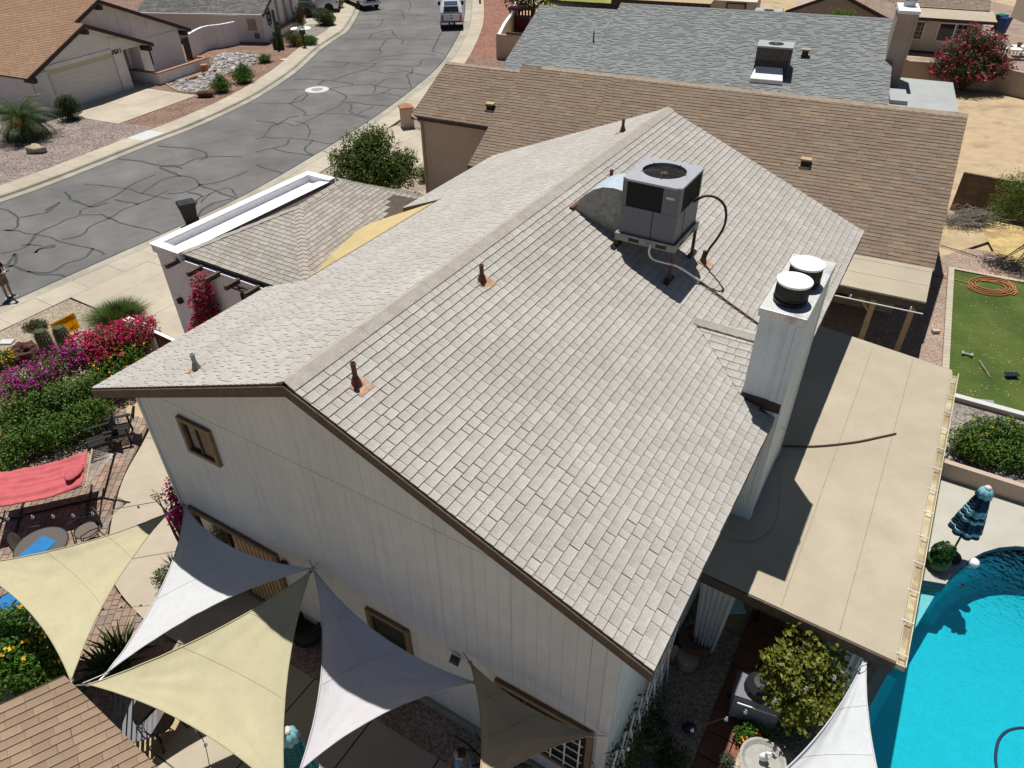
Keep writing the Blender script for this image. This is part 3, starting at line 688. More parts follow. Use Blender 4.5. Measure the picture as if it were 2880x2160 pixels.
# ------------------------------------------------------------------ driveways in slabs
def slabs(name, us, vs, z, mtl, gap=.012, frame=HU, skip=()):
    o = MB().prism([(frame(a, b).x, frame(a, b).y) for a, b in ((us[0], vs[0]), (us[-1], vs[0]), (us[-1], vs[-1]), (us[0], vs[-1]))], z - .08, z - .03).build(name, 'paver_joint', None, kind='structure')
    for i in range(len(us) - 1):
        for j in range(len(vs) - 1):
            if (i, j) in skip: continue
            g = gap / 2; c = [frame(us[i] + g, vs[j] + g), frame(us[i + 1] - g, vs[j] + g), frame(us[i + 1] - g, vs[j + 1] - g), frame(us[i] + g, vs[j + 1] - g)]
            MB().prism([(p.x, p.y) for p in c], z - .08, z + rnd.uniform(-.002, .002), var=rnd.random()).build('slab', mtl, o)
    return o
slabs('driveway', [6.2, 9.53, 12.2, 14.9], [-19.42, -18.02, -15.6, -13.2, -10.7], .035, 'walk_slab')
sheet('gravel_bed_beside', [HU(15.0, -19.3), HU(22.3, -20.6), HU(22.3, -8), HU(15.0, -8)], .0, 'gravel_tan', thick=.1)
slabs('driveway_brown_house', [22.4, 25.4, 28.0], [-21.3, -19.1, -17.9, -15.5, -12.5], .03, 'walk_slab')
FB = G(345, 257); fa = (FB - G(170, 314)).normalized(); fo_ = Vector((fa.y, -fa.x, 0)); FYAW = math.atan2(fa.y, fa.x)
def FH(x, o, z=0.): return FB + fa * x + fo_ * o + ZX * z
slabs('driveway_far', [-5.3, -2.35, .55, 1.1], [.02, 1.6, 3.6, 5.5], .03, 'walk_slab', frame=FH)
slabs('porch_path', [1.12, 4.2], [-1.3, 1.0], .02, 'walk_slab', frame=FH)
sheet('driveway_beyond', [G(745, 80), G(950, 62), G(958, 34), G(760, 20)], .02, 'walk_slab')
# ------------------------------------------------------------------ paved patio at the left: concrete path with a curved edge, and pavers
walk_edge = [HU(*p) for p in ((3.2, -10.6), (2.42, -10.04), (1.26, -9.28), (.47, -8.55), (-.26, -7.76), (-.85, -6.9), (-1.17, -6.06), (-1.36, -4.72), (-1.3, -3.6), (-1.1, -2.4))]
walk_edge = smooth_line(walk_edge, 4)
sheet('garden_path', walk_edge + [HU(.3, -2.4), HU(.33, -4.8), HU(4.6, -4.9), HU(4.6, -7)], .03, 'concrete_patio', thick=.09)
for a, b in (((2.55, -10.1), (3.4, -8.2)), ((.35, -8.45), (1.6, -7.2)), ((-.75, -7.0), (.6, -5.6)), ((-1.37, -4.6), (.25, -4.4))):
    A, B = HU(*a, .032), HU(*b, .032); d = (B - A).normalized(); q = Vector((-d.y, d.x, 0)) * .012; MB().quad(A + q, A - q, B - q, B + q).build('path_joint', 'paver_joint', None, kind='structure')
def pavers(name, region, ang, w, h, z, mtl, keep, seed, jm='paver_joint', pattern='run', gap=.014):
    o = MB().prism([(p.x, p.y) for p in region], z - .07, z - .018).build(name, jm, None, kind='structure')
    d = UX * math.cos(ang) + VX * math.sin(ang); e = VX * math.cos(ang) - UX * math.sin(ang); rr = random.Random(seed)
    poly = [((p - O0).dot(d), (p - O0).dot(e)) for p in region]; A0 = min(p[0] for p in poly); A1 = max(p[0] for p in poly); B0 = min(p[1] for p in poly); B1 = max(p[1] for p in poly)
    def inside(x, y):
        c = False; n = len(poly)
        for i in range(n):
            (x0, y0), (x1, y1) = poly[i], poly[i - 1]
            if (y0 > y) != (y1 > y) and x < (x1 - x0) * (y - y0) / (y1 - y0) + x0: c = not c
        return c
    ps = []; r = 0; y = B0
    while y < B1:
        x = A0 - (w * .5 if r % 2 else 0) - rr.random() * .04
        while x < A1:
            ww = w * rr.choice((1, 1, .66, 1))
            cx_, cy_ = x + ww / 2, y + h / 2
            if inside(cx_, cy_): ps.append((cx_, cy_, ww))
            x += ww
        y += h; r += 1
    ps.sort(key=lambda p: (O0 + d * p[0] + e * p[1] - CAM).length)
    share = {}; rest = MB()
    B3 = Matrix((d, e, ZX)).transposed().to_4x4()
    for i, (x, y, ww) in enumerate(ps):
        g = gap / 2; dz = rr.uniform(-.004, .004)
        if i < keep:
            k = round(ww, 3)
            if k not in share: share[k] = MB().box(-ww / 2 + g, ww / 2 - g, -h / 2 + g, h / 2 - g, -.03, 0, taper=.0).data('paver', mtl)
            inst(share[k], 'paver', o, Matrix.Translation(O0 + d * x + e * y + ZX * (z + dz)) @ B3)
        else:
            c = O0 + d * x + e * y; F = lambda a, b, zz: c + d * a + e * b + ZX * (z + zz)
            rest.box(-ww / 2 + g, ww / 2 - g, -h / 2 + g, h / 2 - g, -.03, dz, F=F, var=rr.random())
    if rest.v: rest.build('paver_field', mtl, o, kind='stuff')
    return o
pavers('paver_patio', [HU(3.0, -10.6), HU(2.3, -10.06), HU(1.2, -9.3), HU(.42, -8.6), HU(-.3, -7.8), HU(-.9, -6.95), HU(-1.22, -6.06), HU(-1.41, -4.72), HU(-1.35, -3.6), HU(-3.3, -3.4), HU(-5.2, -6.2), HU(-5.2, -13.4), HU(3.0, -13.4)], R(-38), .235, .16, .02, 'paver', 300, 5)
slabs('court_paving', [-4.4, -3.1, -1.75, -.45], [-2.3, -.8, .75, 2.3, 3.9, 5.4], .0, 'concrete_patio', gap=.03)
# terracotta tile walk on the shady side
slabs('tile_walk', [-2.6 + .52 * i for i in range(17)], [6.35 + .52 * i for i in range(4)], .0, 'tile_red', gap=.022)
# pool deck, lawn
DECK = [HU(2.2, 8.25), HU(13.6, 8.25), HU(13.65, 9.1), G(2660, 1322), G(2880, 1418), HU(12, 20), HU(-8, 20), HU(-8, 8.6), HU(2.2, 8.6)]
with_hole('pool_deck', [(p.x, p.y) for p in DECK], POOL, .0, 'pool_deck', .14)
lawn = [G(2681, 760), G(2880, 797), Vector((26, 20, 0)), Vector((22, 12.5, 0)), G(2880, 1198), G(2760, 1152), G(2660, 1130), G(2664, 1040)]
sheet('lawn', lawn, .02, 'turf', thick=.06)

# dry leaf litter on the lawn
rr = random.Random(91); mb = MB(); lp = [(p.x, p.y) for p in lawn]; k = 0
while k < 420:
    p = G(rr.uniform(2655, 2880), rr.uniform(765, 1150), .03)
    a = rr.uniform(0, 6.28); r_ = rr.uniform(.012, .04); d = Vector((math.cos(a), math.sin(a), 0)) * r_; e = Vector((-d.y, d.x, 0)) * .5
    mb.add([p - d, p + e + ZX * .01, p + d, p - e + ZX * .006], [(0, 1, 2, 3)], rr.random()); k += 1
mb.build('lawn_litter', 'straw', None, kind='stuff', label='pale dry leaves scattered over the artificial lawn', cat='leaf litter')
# ------------------------------------------------------------------ the house in the middle
house = thing('house', 'two-storey house with pale grey shingle gable roof and white board siding', 'house', HU(0, 0, 0), YAW)
RZ, RL, RA, RB = 7.55, 14.4575, 5.7228, 2.3218; LR = math.hypot(RA, RB); TAN = RB / RA
def roofz(v): return RZ - abs(v) * TAN
def obox(mb, F, x0, x1, y0, y1, z0, z1, **k): return mb.box(x0, x1, y0, y1, z0, z1, F=F, **k)
core = MB()
pv = [(-4.83, 0), (5.16, 0), (5.16, roofz(5.16) - .14), (0, RZ - .14), (-4.83, roofz(-4.83) - .14)]
vs = [HU(.36, v, z) for v, z in pv] + [HU(14.1, v, z) for v, z in pv]
core.add(vs, [(0, 1, 2, 3, 4), (9, 8, 7, 6, 5)] + [(i, (i + 1) % 5, (i + 1) % 5 + 5, i + 5) for i in range(5)])
core.v = [tuple(p) for p in core.v]
core.build('wall', 'siding_blue', house, world=True)
front = MB().quad(HU(.345, -4.82, 0), HU(.345, 5.15, 0), HU(.345, 5.15, 3), HU(.345, -4.82, 3)).build('gable_wall', 'roof_felt', house, world=True)
# siding boards, two tiers, deep joints where the sheets meet
def boards(parent, vlist, zlo, zhi_fn, u, mtl, out=-1, th=.022, U=True, name='siding_board'):
    for v0, v1 in vlist:
        za, zb = zhi_fn(v0), zhi_fn(v1)
        if min(za, zb) <= zlo: continue
        P = lambda uu, v, z: HU(uu, v, z) if U else HU(v, uu, z)
        c = [P(u, v0, zlo), P(u, v1, zlo), P(u, v1, zb), P(u, v0, za)]; dd = P(u + out * th, v0, 0) - P(u, v0, 0)
        MB().add(c + [q + dd for q in c], [(0, 1, 2, 3), (7, 6, 5, 4), (0, 4, 5, 1), (1, 5, 6, 2), (2, 6, 7, 3), (3, 7, 4, 0)]).build(name, mtl, parent, world=True)
pan = [-4.83] + [-.52 + 1.32 * i for i in range(-3, 5)] + [5.0]
cuts = []
for i in range(len(pan) - 1):
    a, b = pan[i], pan[i + 1]; k = max(1, round((b - a) / .22))
    for j in range(k):
        e0 = .003 if j == 0 else .0016; e1 = .003 if j == k - 1 else .0016
        cuts.append((a + (b - a) * j / k + e0, a + (b - a) * (j + 1) / k - e1))
split = []
for a, b in cuts:
    if a < 0 < b: split += [(a, -.0005), (.0005, b)]
    else: split.append((a, b))
boards(front, split, .22, lambda v: min(5.443, roofz(v) - .15), .345, 'siding')
boards(front, split, 5.452, lambda v: roofz(v) - .15, .345, 'siding')
mb = MB(); obox(mb, HU, .29, .36, 5.01, 5.19, .1, roofz(5.19) - .15); mb.build('corner_board', 'siding', house, world=True)
mb = MB(); obox(mb, HU, .29, .36, -4.87, -4.80, .1, roofz(-4.87) - .15); mb.build('corner_board', 'siding', house, world=True)
mb = MB(); obox(mb, HU, .26, .4, -4.9, 5.2, -.1, .2); mb.build('plinth', 'concrete_gutter', house, world=True)
sw = []; v = .4
while v < 14: sw.append((v + .005, v + .215)); v += .22
boards(house, sw, .2, lambda v: roofz(5.19) - .12, 5.165, 'siding_blue', 1, .02, False)
# windows and doors of the gable wall
def window(parent, v0, v1, z0, z1, fr=.075, glass='glass_dark', slide=True, frame='frame_brown', name='window', u=.32, grid=None, split=.5, trim='trim_dark'):
    mb = MB()
    for a in ((v0, v1, z0, z0 + fr), (v0, v1, z1 - fr, z1), (v0, v0 + fr, z0 + fr, z1 - fr), (v1 - fr, v1, z0 + fr, z1 - fr)): obox(mb, HU, u - .07, u + .02, a[0], a[1], a[2], a[3])
    o = mb.build(name, frame, parent, world=True)
    MB().quad(HU(u - .012, v0 + fr, z0 + fr), HU(u - .012, v1 - fr, z0 + fr), HU(u - .012, v1 - fr, z1 - fr), HU(u - .012, v0 + fr, z1 - fr)).build('pane', glass, o, world=True)
    if slide:
        m_ = v0 + (v1 - v0) * split; mb = MB(); obox(mb, HU, u - .045, u - .015, m_ - .022, m_ + .022, z0 + fr, z1 - fr); mb.build('mullion', trim, o, world=True)
    return o
w1 = window(front, -3.65, -2.77, 4.36, 5.23, .085)
MB().quad(HU(.306, -3.18, 4.47), HU(.306, -2.88, 4.47), HU(.306, -2.88, 5.12), HU(.306, -3.18, 5.12)).build('curtain', 'frame_brown', w1, world=True)  # flat brown panel before the right part of the pane
pd = window(front, -4.55, -1.95, .1, 2.36, .12, split=.42)
for i in range(9):
    mb = MB(); obox(mb, HU, .29, .3, -3.3 + i * .13, -3.2 + i * .13, .25, 2.22); mb.build('blind_slat', 'wood_tan', pd, world=True)
w2 = window(front, .3, 1.3, .1, 2.3, .09, slide=False, name='door')
w3 = window(front, 3.12, 4.95, .75, 2.36, .1, split=.32)
for i in range(4):
    mb = MB(); obox(mb, HU, .262, .278, 3.85, 4.8, .95 + i * .28, .975 + i * .28); mb.build('grid_bar', 'white_paint', w3, world=True)
for i in range(4):
    mb = MB(); obox(mb, HU, .255, .27, 3.95 + i * .26, 3.975 + i * .26, .88, 2.0); mb.build('grid_bar', 'white_paint', w3, world=True)
mb = MB(); obox(mb, HU, .2, .3, -1.82, -1.7, 2.05, 2.3); mb.lathe([(.04, 0), (.09, .1), (.05, .2), (.02, .24)], 10, tuple(HU(.18, -1.76, 1.98))); mb.build('wall_lamp', 'black_metal', house, world=True)
# roof
roof = MB().quad(HU(.1, -.2, RZ - .13), HU(RL - .1, -.2, RZ - .13), HU(RL - .1, .2, RZ - .13), HU(.1, .2, RZ - .13)).build('roof', 'trim_brown', house, world=True)
D1 = (VX * RA - ZX * RB) / LR; D2 = (-VX * RA - ZX * RB) / LR
sv = 1 / (RA / LR)
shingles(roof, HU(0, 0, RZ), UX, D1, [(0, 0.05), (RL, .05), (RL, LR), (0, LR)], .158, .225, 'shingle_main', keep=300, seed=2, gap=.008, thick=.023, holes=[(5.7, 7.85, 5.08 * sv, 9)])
NV = 4.36 * sv
for pl, sd in (([(0, .05), (RL, .05), (RL, NV), (0, NV)], 4), ([(0, NV), (4.45, NV), (4.45, LR), (0, LR)], 5), ([(9.62, NV), (RL, NV), (RL, LR), (9.62, LR)], 6)):
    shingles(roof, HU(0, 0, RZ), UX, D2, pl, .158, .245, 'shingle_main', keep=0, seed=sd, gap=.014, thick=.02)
ridge_caps(roof, HU(0, 0, RZ + .01), HU(RL, 0, RZ + .01), D1, D2, 1.6, .2, 'cap_main', lift=.008)
for D, s in ((D1, 'a'), (D2, 'b')):
    for u0, u1 in ((-.035, .0), (RL, RL + .035)):
        c = [HU(u0, 0, RZ) + ZX * z for z in (-.03, -.21)]; c += [HU(u1, 0, RZ) + ZX * z for z in (-.21, -.03)]
        d = D * LR; MB().add(c + [p + d for p in c], [(0, 1, 2, 3), (7, 6, 5, 4), (0, 4, 5, 1), (1, 5, 6, 2), (2, 6, 7, 3), (3, 7, 4, 0)]).build('rake_board', 'trim_brown', roof, world=True)
for s, e0_, e1_ in ((1, 0, RL), (-1, 0, 4.45), (-1, 9.62, RL)):
    mb = MB(); obox(mb, HU, e0_, e1_, s * RA - (.03 if s > 0 else -.0), s * RA + (0 if s > 0 else .03), RZ - RB - .2, RZ - RB - .015); mb.build('eave_board', 'trim_brown', roof, world=True)
# saddle of shingles behind the chimney
P_, Q_, C1_, C2_ = HU(6.78, 3.72, roofz(3.72) + .02), HU(6.78, 5.06, roofz(3.72) + .02), HU(5.66, 5.06, roofz(5.06) + .02), HU(7.9, 5.06, roofz(5.06) + .02)
for (c, sd) in ((C1_, 8), (C2_, 9)):
    A_ = (Q_ - P_).normalized(); n_ = (Q_ - P_).cross(c - P_).normalized(); Dd = n_.cross(A_)
    if Dd.z > 0: Dd = -Dd
    q = c - P_; shingles(roof, P_, A_, Dd, [(0, 0), ((Q_ - P_).length, 0), (q.dot(A_), q.dot(Dd))], .15, .25, 'shingle_main', seed=sd, deck=True)
ridge_caps(roof, P_ + ZX * .02, Q_ + ZX * .02, (-UX - ZX * .45), (UX - ZX * .45), .22, .13, 'cap_main')
# chimney with board siding, metal lid and two mesh-sided rain caps
CU0, CU1, CV0, CV1, CZ = 5.70, 7.86, 5.07, 5.77, 7.27
mb = MB(); obox(mb, HU, CU0, CU1, CV0, CV1, 2.5, CZ); ch = mb.build('chimney', 'chimney_paint', house, world=True)
for a in ((CU0 - .022, CU0 + .1, CV1 - .1, CV1 + .022), (CU1 - .1, CU1 + .022, CV1 - .1, CV1 + .022)):
    mb = MB(); obox(mb, HU, a[0], a[1], a[2], a[3], 2.56, CZ - .1); mb.build('corner_board', 'chimney_paint', ch, world=True)
mb = MB(); obox(mb, HU, CU0 - .014, CU0, CV1 - .22, CV1 - .105, 2.6, CZ - .1); mb.build('corner_board', 'chimney_paint', ch, world=True)
mb = MB(); obox(mb, HU, CU0 - .04, CU1 + .04, CV0 - .04, CV1 + .04, CZ - .09, CZ + .07); mb.build('chimney_lid', 'tin_white', ch, world=True, bevel=.012)
mb = MB(); obox(mb, HU, CU0 - .03, CU0 + .02, CV0, CV1, roofz(5.3) - .05, roofz(5.3) + .16); mb.build('flashing', 'trim_dark', ch, world=True)
for cp in (G(2221, 846, CZ + .07), G(2257, 797, CZ + .07)):
    c = (cp.x, cp.y, CZ + .07)
    k = MB().lathe([(.2, 0), (.27, .02), (.28, .07), (.25, .09), (.25, .1)], 28, c).build('flue_base', 'black_metal', ch, world=True)
    MB().lathe([(.25, .1), (.262, .15), (.262, .36), (.255, .37)], 28, c).build('mesh_drum', 'black_metal', ch, world=True)
    mb = MB()
    for i in range(40):
        a = i * math.pi / 20; mb.tube([(c[0] + .268 * math.cos(a), c[1] + .268 * math.sin(a), c[2] + .1), (c[0] + .268 * math.cos(a), c[1] + .268 * math.sin(a), c[2] + .37)], .004, 4, False)
    mb.build('mesh_wire', 'black_metal', ch, world=True)
    MB().lathe([(.285, .36), (.29, .375), (.29, .395), (.27, .405), (.15, .412), (.01, .415)], 32, c).build('rain_cap', 'coating_white', ch, world=True, smooth=False)
mb = MB(); mb.tube([HU(6.9, CV1 + .03, 4.1), HU(6.9, CV1 + .1, 4.1)], .03, 8); mb.build('pipe_stub', 'white_paint', ch, world=True)
# vent pipes
def vent(v, u, h, r=.038, flash=True, mtl='rust', lean=(0, 0)):
    b = HU(u, v, roofz(v)); o = MB().lathe([(.1, -.06), (.075, .05), (r + .012, .14), (r, .16), (r, h), (r + .006, h), (r + .006, h + .03), (r - .012, h + .03), (r - .012, h)], 12, tuple(b)).build('vent_pipe', mtl, house, world=True)
    if flash:
        D = D1 if v > 0 else D2; n = UX.cross(D); n = n if n.z > 0 else -n; a = b + n * .022
        MB().quad(a - UX * .13 - D * .05, a + UX * .17 - D * .05, a + UX * .17 + D * .2, a - UX * .13 + D * .2).build('flashing', 'rust_flash', o, world=True)
vent(.63, .73, .36); vent(.58, 4.13, .3); vent(.62, 9.43, .26); vent(-2.93, .54, .3, mtl='galv_dirty'); vent(-.51, 12.6, .3)
# ------------------------------------------------------------------ air conditioner on its stand
ac = thing('rooftop_air_conditioner', 'big grey air conditioner with round top fan on metal legs, on the near roof', 'air conditioner', HU(8.07, 2.31, roofz(2.31)), YAW)
a0, a1, b0, b1, z0, z1 = 7.43, 8.71, 1.73, 2.89, 7.16, 8.31
mb = MB(); obox(mb, HU, a0, a1, b0, b1, z0, z1 - .55); mb.build('lower_cabinet', 'ac_paint', ac, world=True, bevel=.015)
mb = MB(); obox(mb, HU, a0 + .03, a1 - .03, b0 + .03, b1 - .03, z1 - .56, z1 - .03); mb.build('coil', 'ac_grille', ac, world=True)
for (p0, p1, q0, q1) in ((a0, a0 + .07, b0, b0 + .09), (a0, a0 + .1, b1 - .33, b1), (a1 - .08, a1, b0, b0 + .08), (a1 - .07, a1, b1 - .07, b1)):
    mb = MB(); obox(mb, HU, p0, p1, q0, q1, z1 - .55, z1 - .03); mb.build('corner_post', 'ac_paint', ac, world=True)
mb = MB(); obox(mb, HU, a0 + .1, a0 + .2, b1 - .02, b1, z1 - .55, z1 - .03); mb.build('corner_post', 'ac_paint', ac, world=True)
for i in range(16):
    mb = MB(); z = z1 - .53 + i * .031; obox(mb, HU, a0 + .022, a0 + .03, b0 + .09, b1 - .33, z, z + .006); mb.build('louvre', 'black_plastic', ac, world=True)
for i in range(16):
    mb = MB(); z = z1 - .53 + i * .031; obox(mb, HU, a0 + .2, a1 - .07, b1 - .03, b1 - .022, z, z + .006); mb.build('louvre', 'black_plastic', ac, world=True)
mb = MB(); obox(mb, HU, a0 + .002, a0 - .006, b0 + .66, b0 + .675, z0 + .02, z1 - .57); mb.build('panel_joint', 'black_plastic', ac, world=True)
mb = MB(); obox(mb, HU, a0 + .42, a0 + .43, b1 - .002, b1 + .006, z0 + .02, z1 - .57); mb.build('panel_joint', 'black_plastic', ac, world=True)
mb = MB(); obox(mb, HU, a0 - .006, a0, b1 - .26, b1 - .1, z1 - .25, z1 - .2); mb.build('rating_plate', 'concrete_new', ac, world=True)
# lid with the fan opening
ctr = HU((a0 + a1) / 2 + .0, (b0 + b1) / 2, 0); n = 40; mb = MB(); ring = []
lid_o = []
for i in range(n):
    t = 2 * math.pi * i / n; c, s_ = math.cos(t), math.sin(t); k = 1 / max(abs(c) / ((a1 - a0) / 2 + .02), abs(s_) / ((b1 - b0) / 2 + .02)); lid_o.append((c * k, s_ * k)); ring.append((c * .43, s_ * .43))
W_ = lambda p, z: ctr + UX * p[0] + VX * p[1] + ZX * z
vs = [W_(p, z1) for p in lid_o] + [W_((p[0] * 1.16, p[1] * 1.16), z1 + .015) for p in ring] + [W_(p, z1 + .03) for p in ring] + [W_(p, z1 - .12) for p in ring] + [W_(p, z1 - .04) for p in lid_o]
f = []
for a, b in ((0, 1), (1, 2), (2, 3), (4, 0)): f += [(a * n + i, a * n + (i + 1) % n, b * n + (i + 1) % n, b * n + i) for i in range(n)]
mb.add(vs, f).build('lid', 'ac_top', ac, world=True)
MB().lathe([(.44, -.3), (.44, -.29), (.01, -.28)], 24, tuple(ctr + ZX * z1)).build('fan_well', 'ac_grille', ac, world=True)
mb = MB()
for r_ in [.06 + .028 * i for i in range(14)]: mb.tube([W_((r_ * math.cos(i * math.pi / 16), r_ * math.sin(i * math.pi / 16)), z1 + .035 - .02 * (r_ / .43)) for i in range(33)], .0028, 4, False)
for i in range(5): t = i * 2 * math.pi / 5 + .4; mb.tube([W_((.05 * math.cos(t), .05 * math.sin(t)), z1 + .045), W_((.46 * math.cos(t), .46 * math.sin(t)), z1 + .03)], .008, 5)
mb.build('fan_guard', 'black_metal', ac, world=True)
MB().lathe([(.09, -.14), (.09, -.02), (.06, .0), (.01, .01)], 18, tuple(ctr + ZX * z1)).build('fan_motor', 'frame_brown', ac, world=True)
for i in range(3):
    t0 = i * 2 * math.pi / 3 + .9; vs = []
    for r_, w_ in ((.08, .22), (.24, .3), (.39, .34)):
        vs += [W_((r_ * math.cos(t0 - w_), r_ * math.sin(t0 - w_)), z1 - .16), W_((r_ * math.cos(t0 + w_), r_ * math.sin(t0 + w_)), z1 - .09)]
    MB().add(vs, [(0, 1, 3, 2), (2, 3, 5, 4)]).build('fan_blade', 'galvanised', ac, world=True)
# base rail with slots, legs
for (p0, p1, q0, q1) in ((a0 - .06, a0 - .02, b0 - .06, b1 + .06), (a1 + .02, a1 + .06, b0 - .06, b1 + .06), (a0 - .02, a1 + .02, b0 - .06, b0 - .02), (a0 - .02, a1 + .02, b1 + .02, b1 + .06)):
    mb = MB(); obox(mb, HU, p0, p1, q0, q1, z0 - .13, z0 + .02); mb.build('base_rail', 'galv_dirty', ac, world=True)
mb = MB(); obox(mb, HU, a0 - .02, a1 + .02, b0 - .02, b1 + .02, z0 - .04, z0 + .0); mb.build('base_pan', 'galv_dirty', ac, world=True)
for q0 in (b0 + .24, b0 + .82): mb = MB(); obox(mb, HU, a0 - .064, a0 - .058, q0, q0 + .22, z0 - .1, z0 - .03); mb.build('fork_slot', 'black_plastic', ac, world=True)
for q0 in (a0 + .2, a0 + .85): mb = MB(); obox(mb, HU, q0, q0 + .22, b1 + .058, b1 + .064, z0 - .1, z0 - .03); mb.build('fork_slot', 'black_plastic', ac, world=True)
for uu, vv in ((a0 - .02, b1 + .02), (a1 + .02, b1 + .02), (a0 - .02, b0 - .02), (a1 + .02, b0 - .02)):
    mb = MB(); obox(mb, HU, uu - .028, uu + .028, vv - .028, vv + .028, roofz(vv) - .02, z0 - .12); lg = mb.build('leg', 'rust', ac, world=True)
    mb = MB(); c = HU(uu, vv, roofz(vv) + .03); mb.add([c - UX * .2 - D1 * .05, c + UX * .2 - D1 * .05, c + UX * .2 + D1 * .05, c - UX * .2 + D1 * .05] + [p + ZX * .03 for p in (c - UX * .2 - D1 * .05, c + UX * .2 - D1 * .05, c + UX * .2 + D1 * .05, c - UX * .2 + D1 * .05)], [(0, 1, 2, 3), (4, 5, 6, 7), (0, 1, 5, 4), (2, 3, 7, 6), (1, 2, 6, 5), (3, 0, 4, 7)]); mb.build('foot', 'black_metal', lg, world=True)
# curved galvanised duct down to the roof
pr_ = [(1.74, 7.92), (1.45, 7.95), (1.2, 7.92), (1.0, 7.83), (.82, 7.68), (.7, 7.52), (.62, 7.36), (.6, 7.3), (1.2, 7.02), (1.74, 6.82)]
top = MB(); u0, u1 = 7.68, 8.52
for i in range(6): top.quad(HU(u0, *pr_[i]), HU(u1, *pr_[i]), HU(u1, *pr_[i + 1]), HU(u0, *pr_[i + 1]))
top.build('duct_top', 'galvanised', ac, world=True, smooth=True)
k = len(pr_); mb = MB(); mb.add([HU(u0, v, z) for v, z in pr_] + [HU(u1, v, z) for v, z in pr_], [tuple(range(k)), tuple(range(k, 2 * k))[::-1]] + [(i, i + 1, i + 1 + k, i + k) for i in (6, 7, 8)]); mb.build('duct_side', 'galv_dirty', ac, world=True)
mb = MB(); obox(mb, HU, u0 - .1, u1 + .1, .52, .6, roofz(.56) - .02, roofz(.56) + .07); mb.build('duct_flange', 'rust', ac, world=True)
# flexible conduit, condensate pipe and gas pipe
hz = [HU(8.35, 2.89, 7.72), HU(8.4, 3.08, 7.86), HU(8.48, 3.3, 7.84), HU(8.56, 3.48, 7.65), HU(8.62, 3.52, 7.3), HU(8.66, 3.42, 6.95), HU(8.7, 3.26, 6.6), HU(8.72, 3.2, 6.3)]
MB().tube(smooth_line(hz, 4), .026, 8).build('conduit', 'black_plastic', ac, world=True, smooth=True)
b = HU(8.72, 3.18, roofz(3.18)); MB().lathe([(.1, -.05), (.07, .06), (.04, .22), (.035, .3)], 10, tuple(b)).build('conduit_boot', 'rust', ac, world=True)
MB().quad(b + ZX * .035 - UX * .1 - D1 * .08, b + ZX * .035 + UX * .15 - D1 * .08, b + ZX * .035 + UX * .15 + D1 * .22, b + ZX * .035 - UX * .1 + D1 * .22).build('flashing', 'rust_flash', ac, world=True)
pz = [HU(7.38, 2.45, 7.12), HU(7.33, 2.46, 7.08), HU(7.3, 2.46, 6.95), HU(7.3, 2.55, 6.84), HU(7.34, 2.75, 6.8), HU(7.42, 2.95, 6.76), HU(7.62, 3.1, 6.6), HU(7.99, 3.38, roofz(3.38) + .06)]
MB().tube(smooth_line(pz, 4), .022, 8).build('drain_pipe', 'white_paint', ac, world=True, smooth=True)
MB().tube([HU(7.99, 3.38, roofz(3.38) + .06), HU(7.93, 4.1, roofz(4.1) + .05), HU(7.88, 4.9, roofz(4.9) + .05)], .02, 8).build('gas_pipe', 'rust', ac, world=True)

# ------------------------------------------------------------------ garage wing
mb = MB(); obox(mb, HU, 4.95, 10.86, -10.56, -4.9, 0, 4.72); mb.build('garage_wall', 'stucco_lilac', house, world=True)
wt = .2
par = MB()
for a in ((4.91, 10.89, -10.65, -10.65 + wt), (4.91, 4.91 + wt, -10.65 + wt, -9.5), (10.89 - wt, 10.89, -10.65 + wt, -9.5)): obox(par, HU, a[0], a[1], a[2], a[3], 4.7, 4.925)
pw_ = par.build('parapet', 'stucco_lilac', house, world=True)
par = MB()
for a in ((4.88, 10.92, -10.68, -10.68 + wt + .05), (4.88, 4.88 + wt + .06, -10.68 + wt + .05, -9.5), (10.92 - wt - .06, 10.92, -10.68 + wt + .05, -9.5)): obox(par, HU, a[0], a[1], a[2], a[3], 4.925, 4.95)
par.build('coping', 'coating_white', pw_, world=True)
mb = MB(); N1 = 60; vs = []
for i in range(N1 + 1):
    u = 5.12 + (10.69 - 5.12) * i / N1
    for v, z in ((-10.44, 4.9), (-10.42, 4.7), (-10.12 + .07 * mnoise.noise(Vector((u * 1.5, 0, 3))), 4.69), (-9.95 + .1 * mnoise.noise(Vector((u * 1.8, 0, 0))), 4.84), (-9.5, 4.9)): vs.append(HU(u, v, z))
mb.add(vs, [(i * 5 + j, i * 5 + j + 1, (i + 1) * 5 + j + 1, (i + 1) * 5 + j) for i in range(N1) for j in range(4)]); mb.build('parapet_gutter', 'coating_white', pw_, world=True, smooth=True)
EZ, HZ = 4.87, 5.74; A1_, A2_ = HU(7.41, -7.45, HZ), HU(9.35, -7.7, HZ)
K1, K2, K3, K4 = HU(5.02, -9.59, EZ), HU(5.02, -5.09, EZ), HU(11.4, -5.09, EZ), HU(11.05, -9.59, EZ)
groof = MB().add([p - ZX * .13 for p in (K1, K2, K3, K4, A1_, A2_)], [(0, 1, 4), (1, 2, 5, 4), (2, 3, 5), (3, 0, 4, 5)]).build('garage_roof', 'trim_brown', house, world=True)
def face(parent, pts, A, seed, mtl, keep=0, expo=.13, tabw=.23, **kw):
    o = pts[0]; n = (pts[1] - pts[0]).cross(pts[2] - pts[0]).normalized(); n = n if n.z > 0 else -n
    D = n.cross(A); D = -D if D.z > 0 else D
    q = [((p - o).dot(A), (p - o).dot(D)) for p in pts]; shingles(parent, o, A, D, q, expo, tabw, mtl, seed=seed, keep=keep, **kw)
face(groof, [A1_, K1, K2], VX.copy(), 21, 'shingle_main_lo', gap=.01, thick=.018)
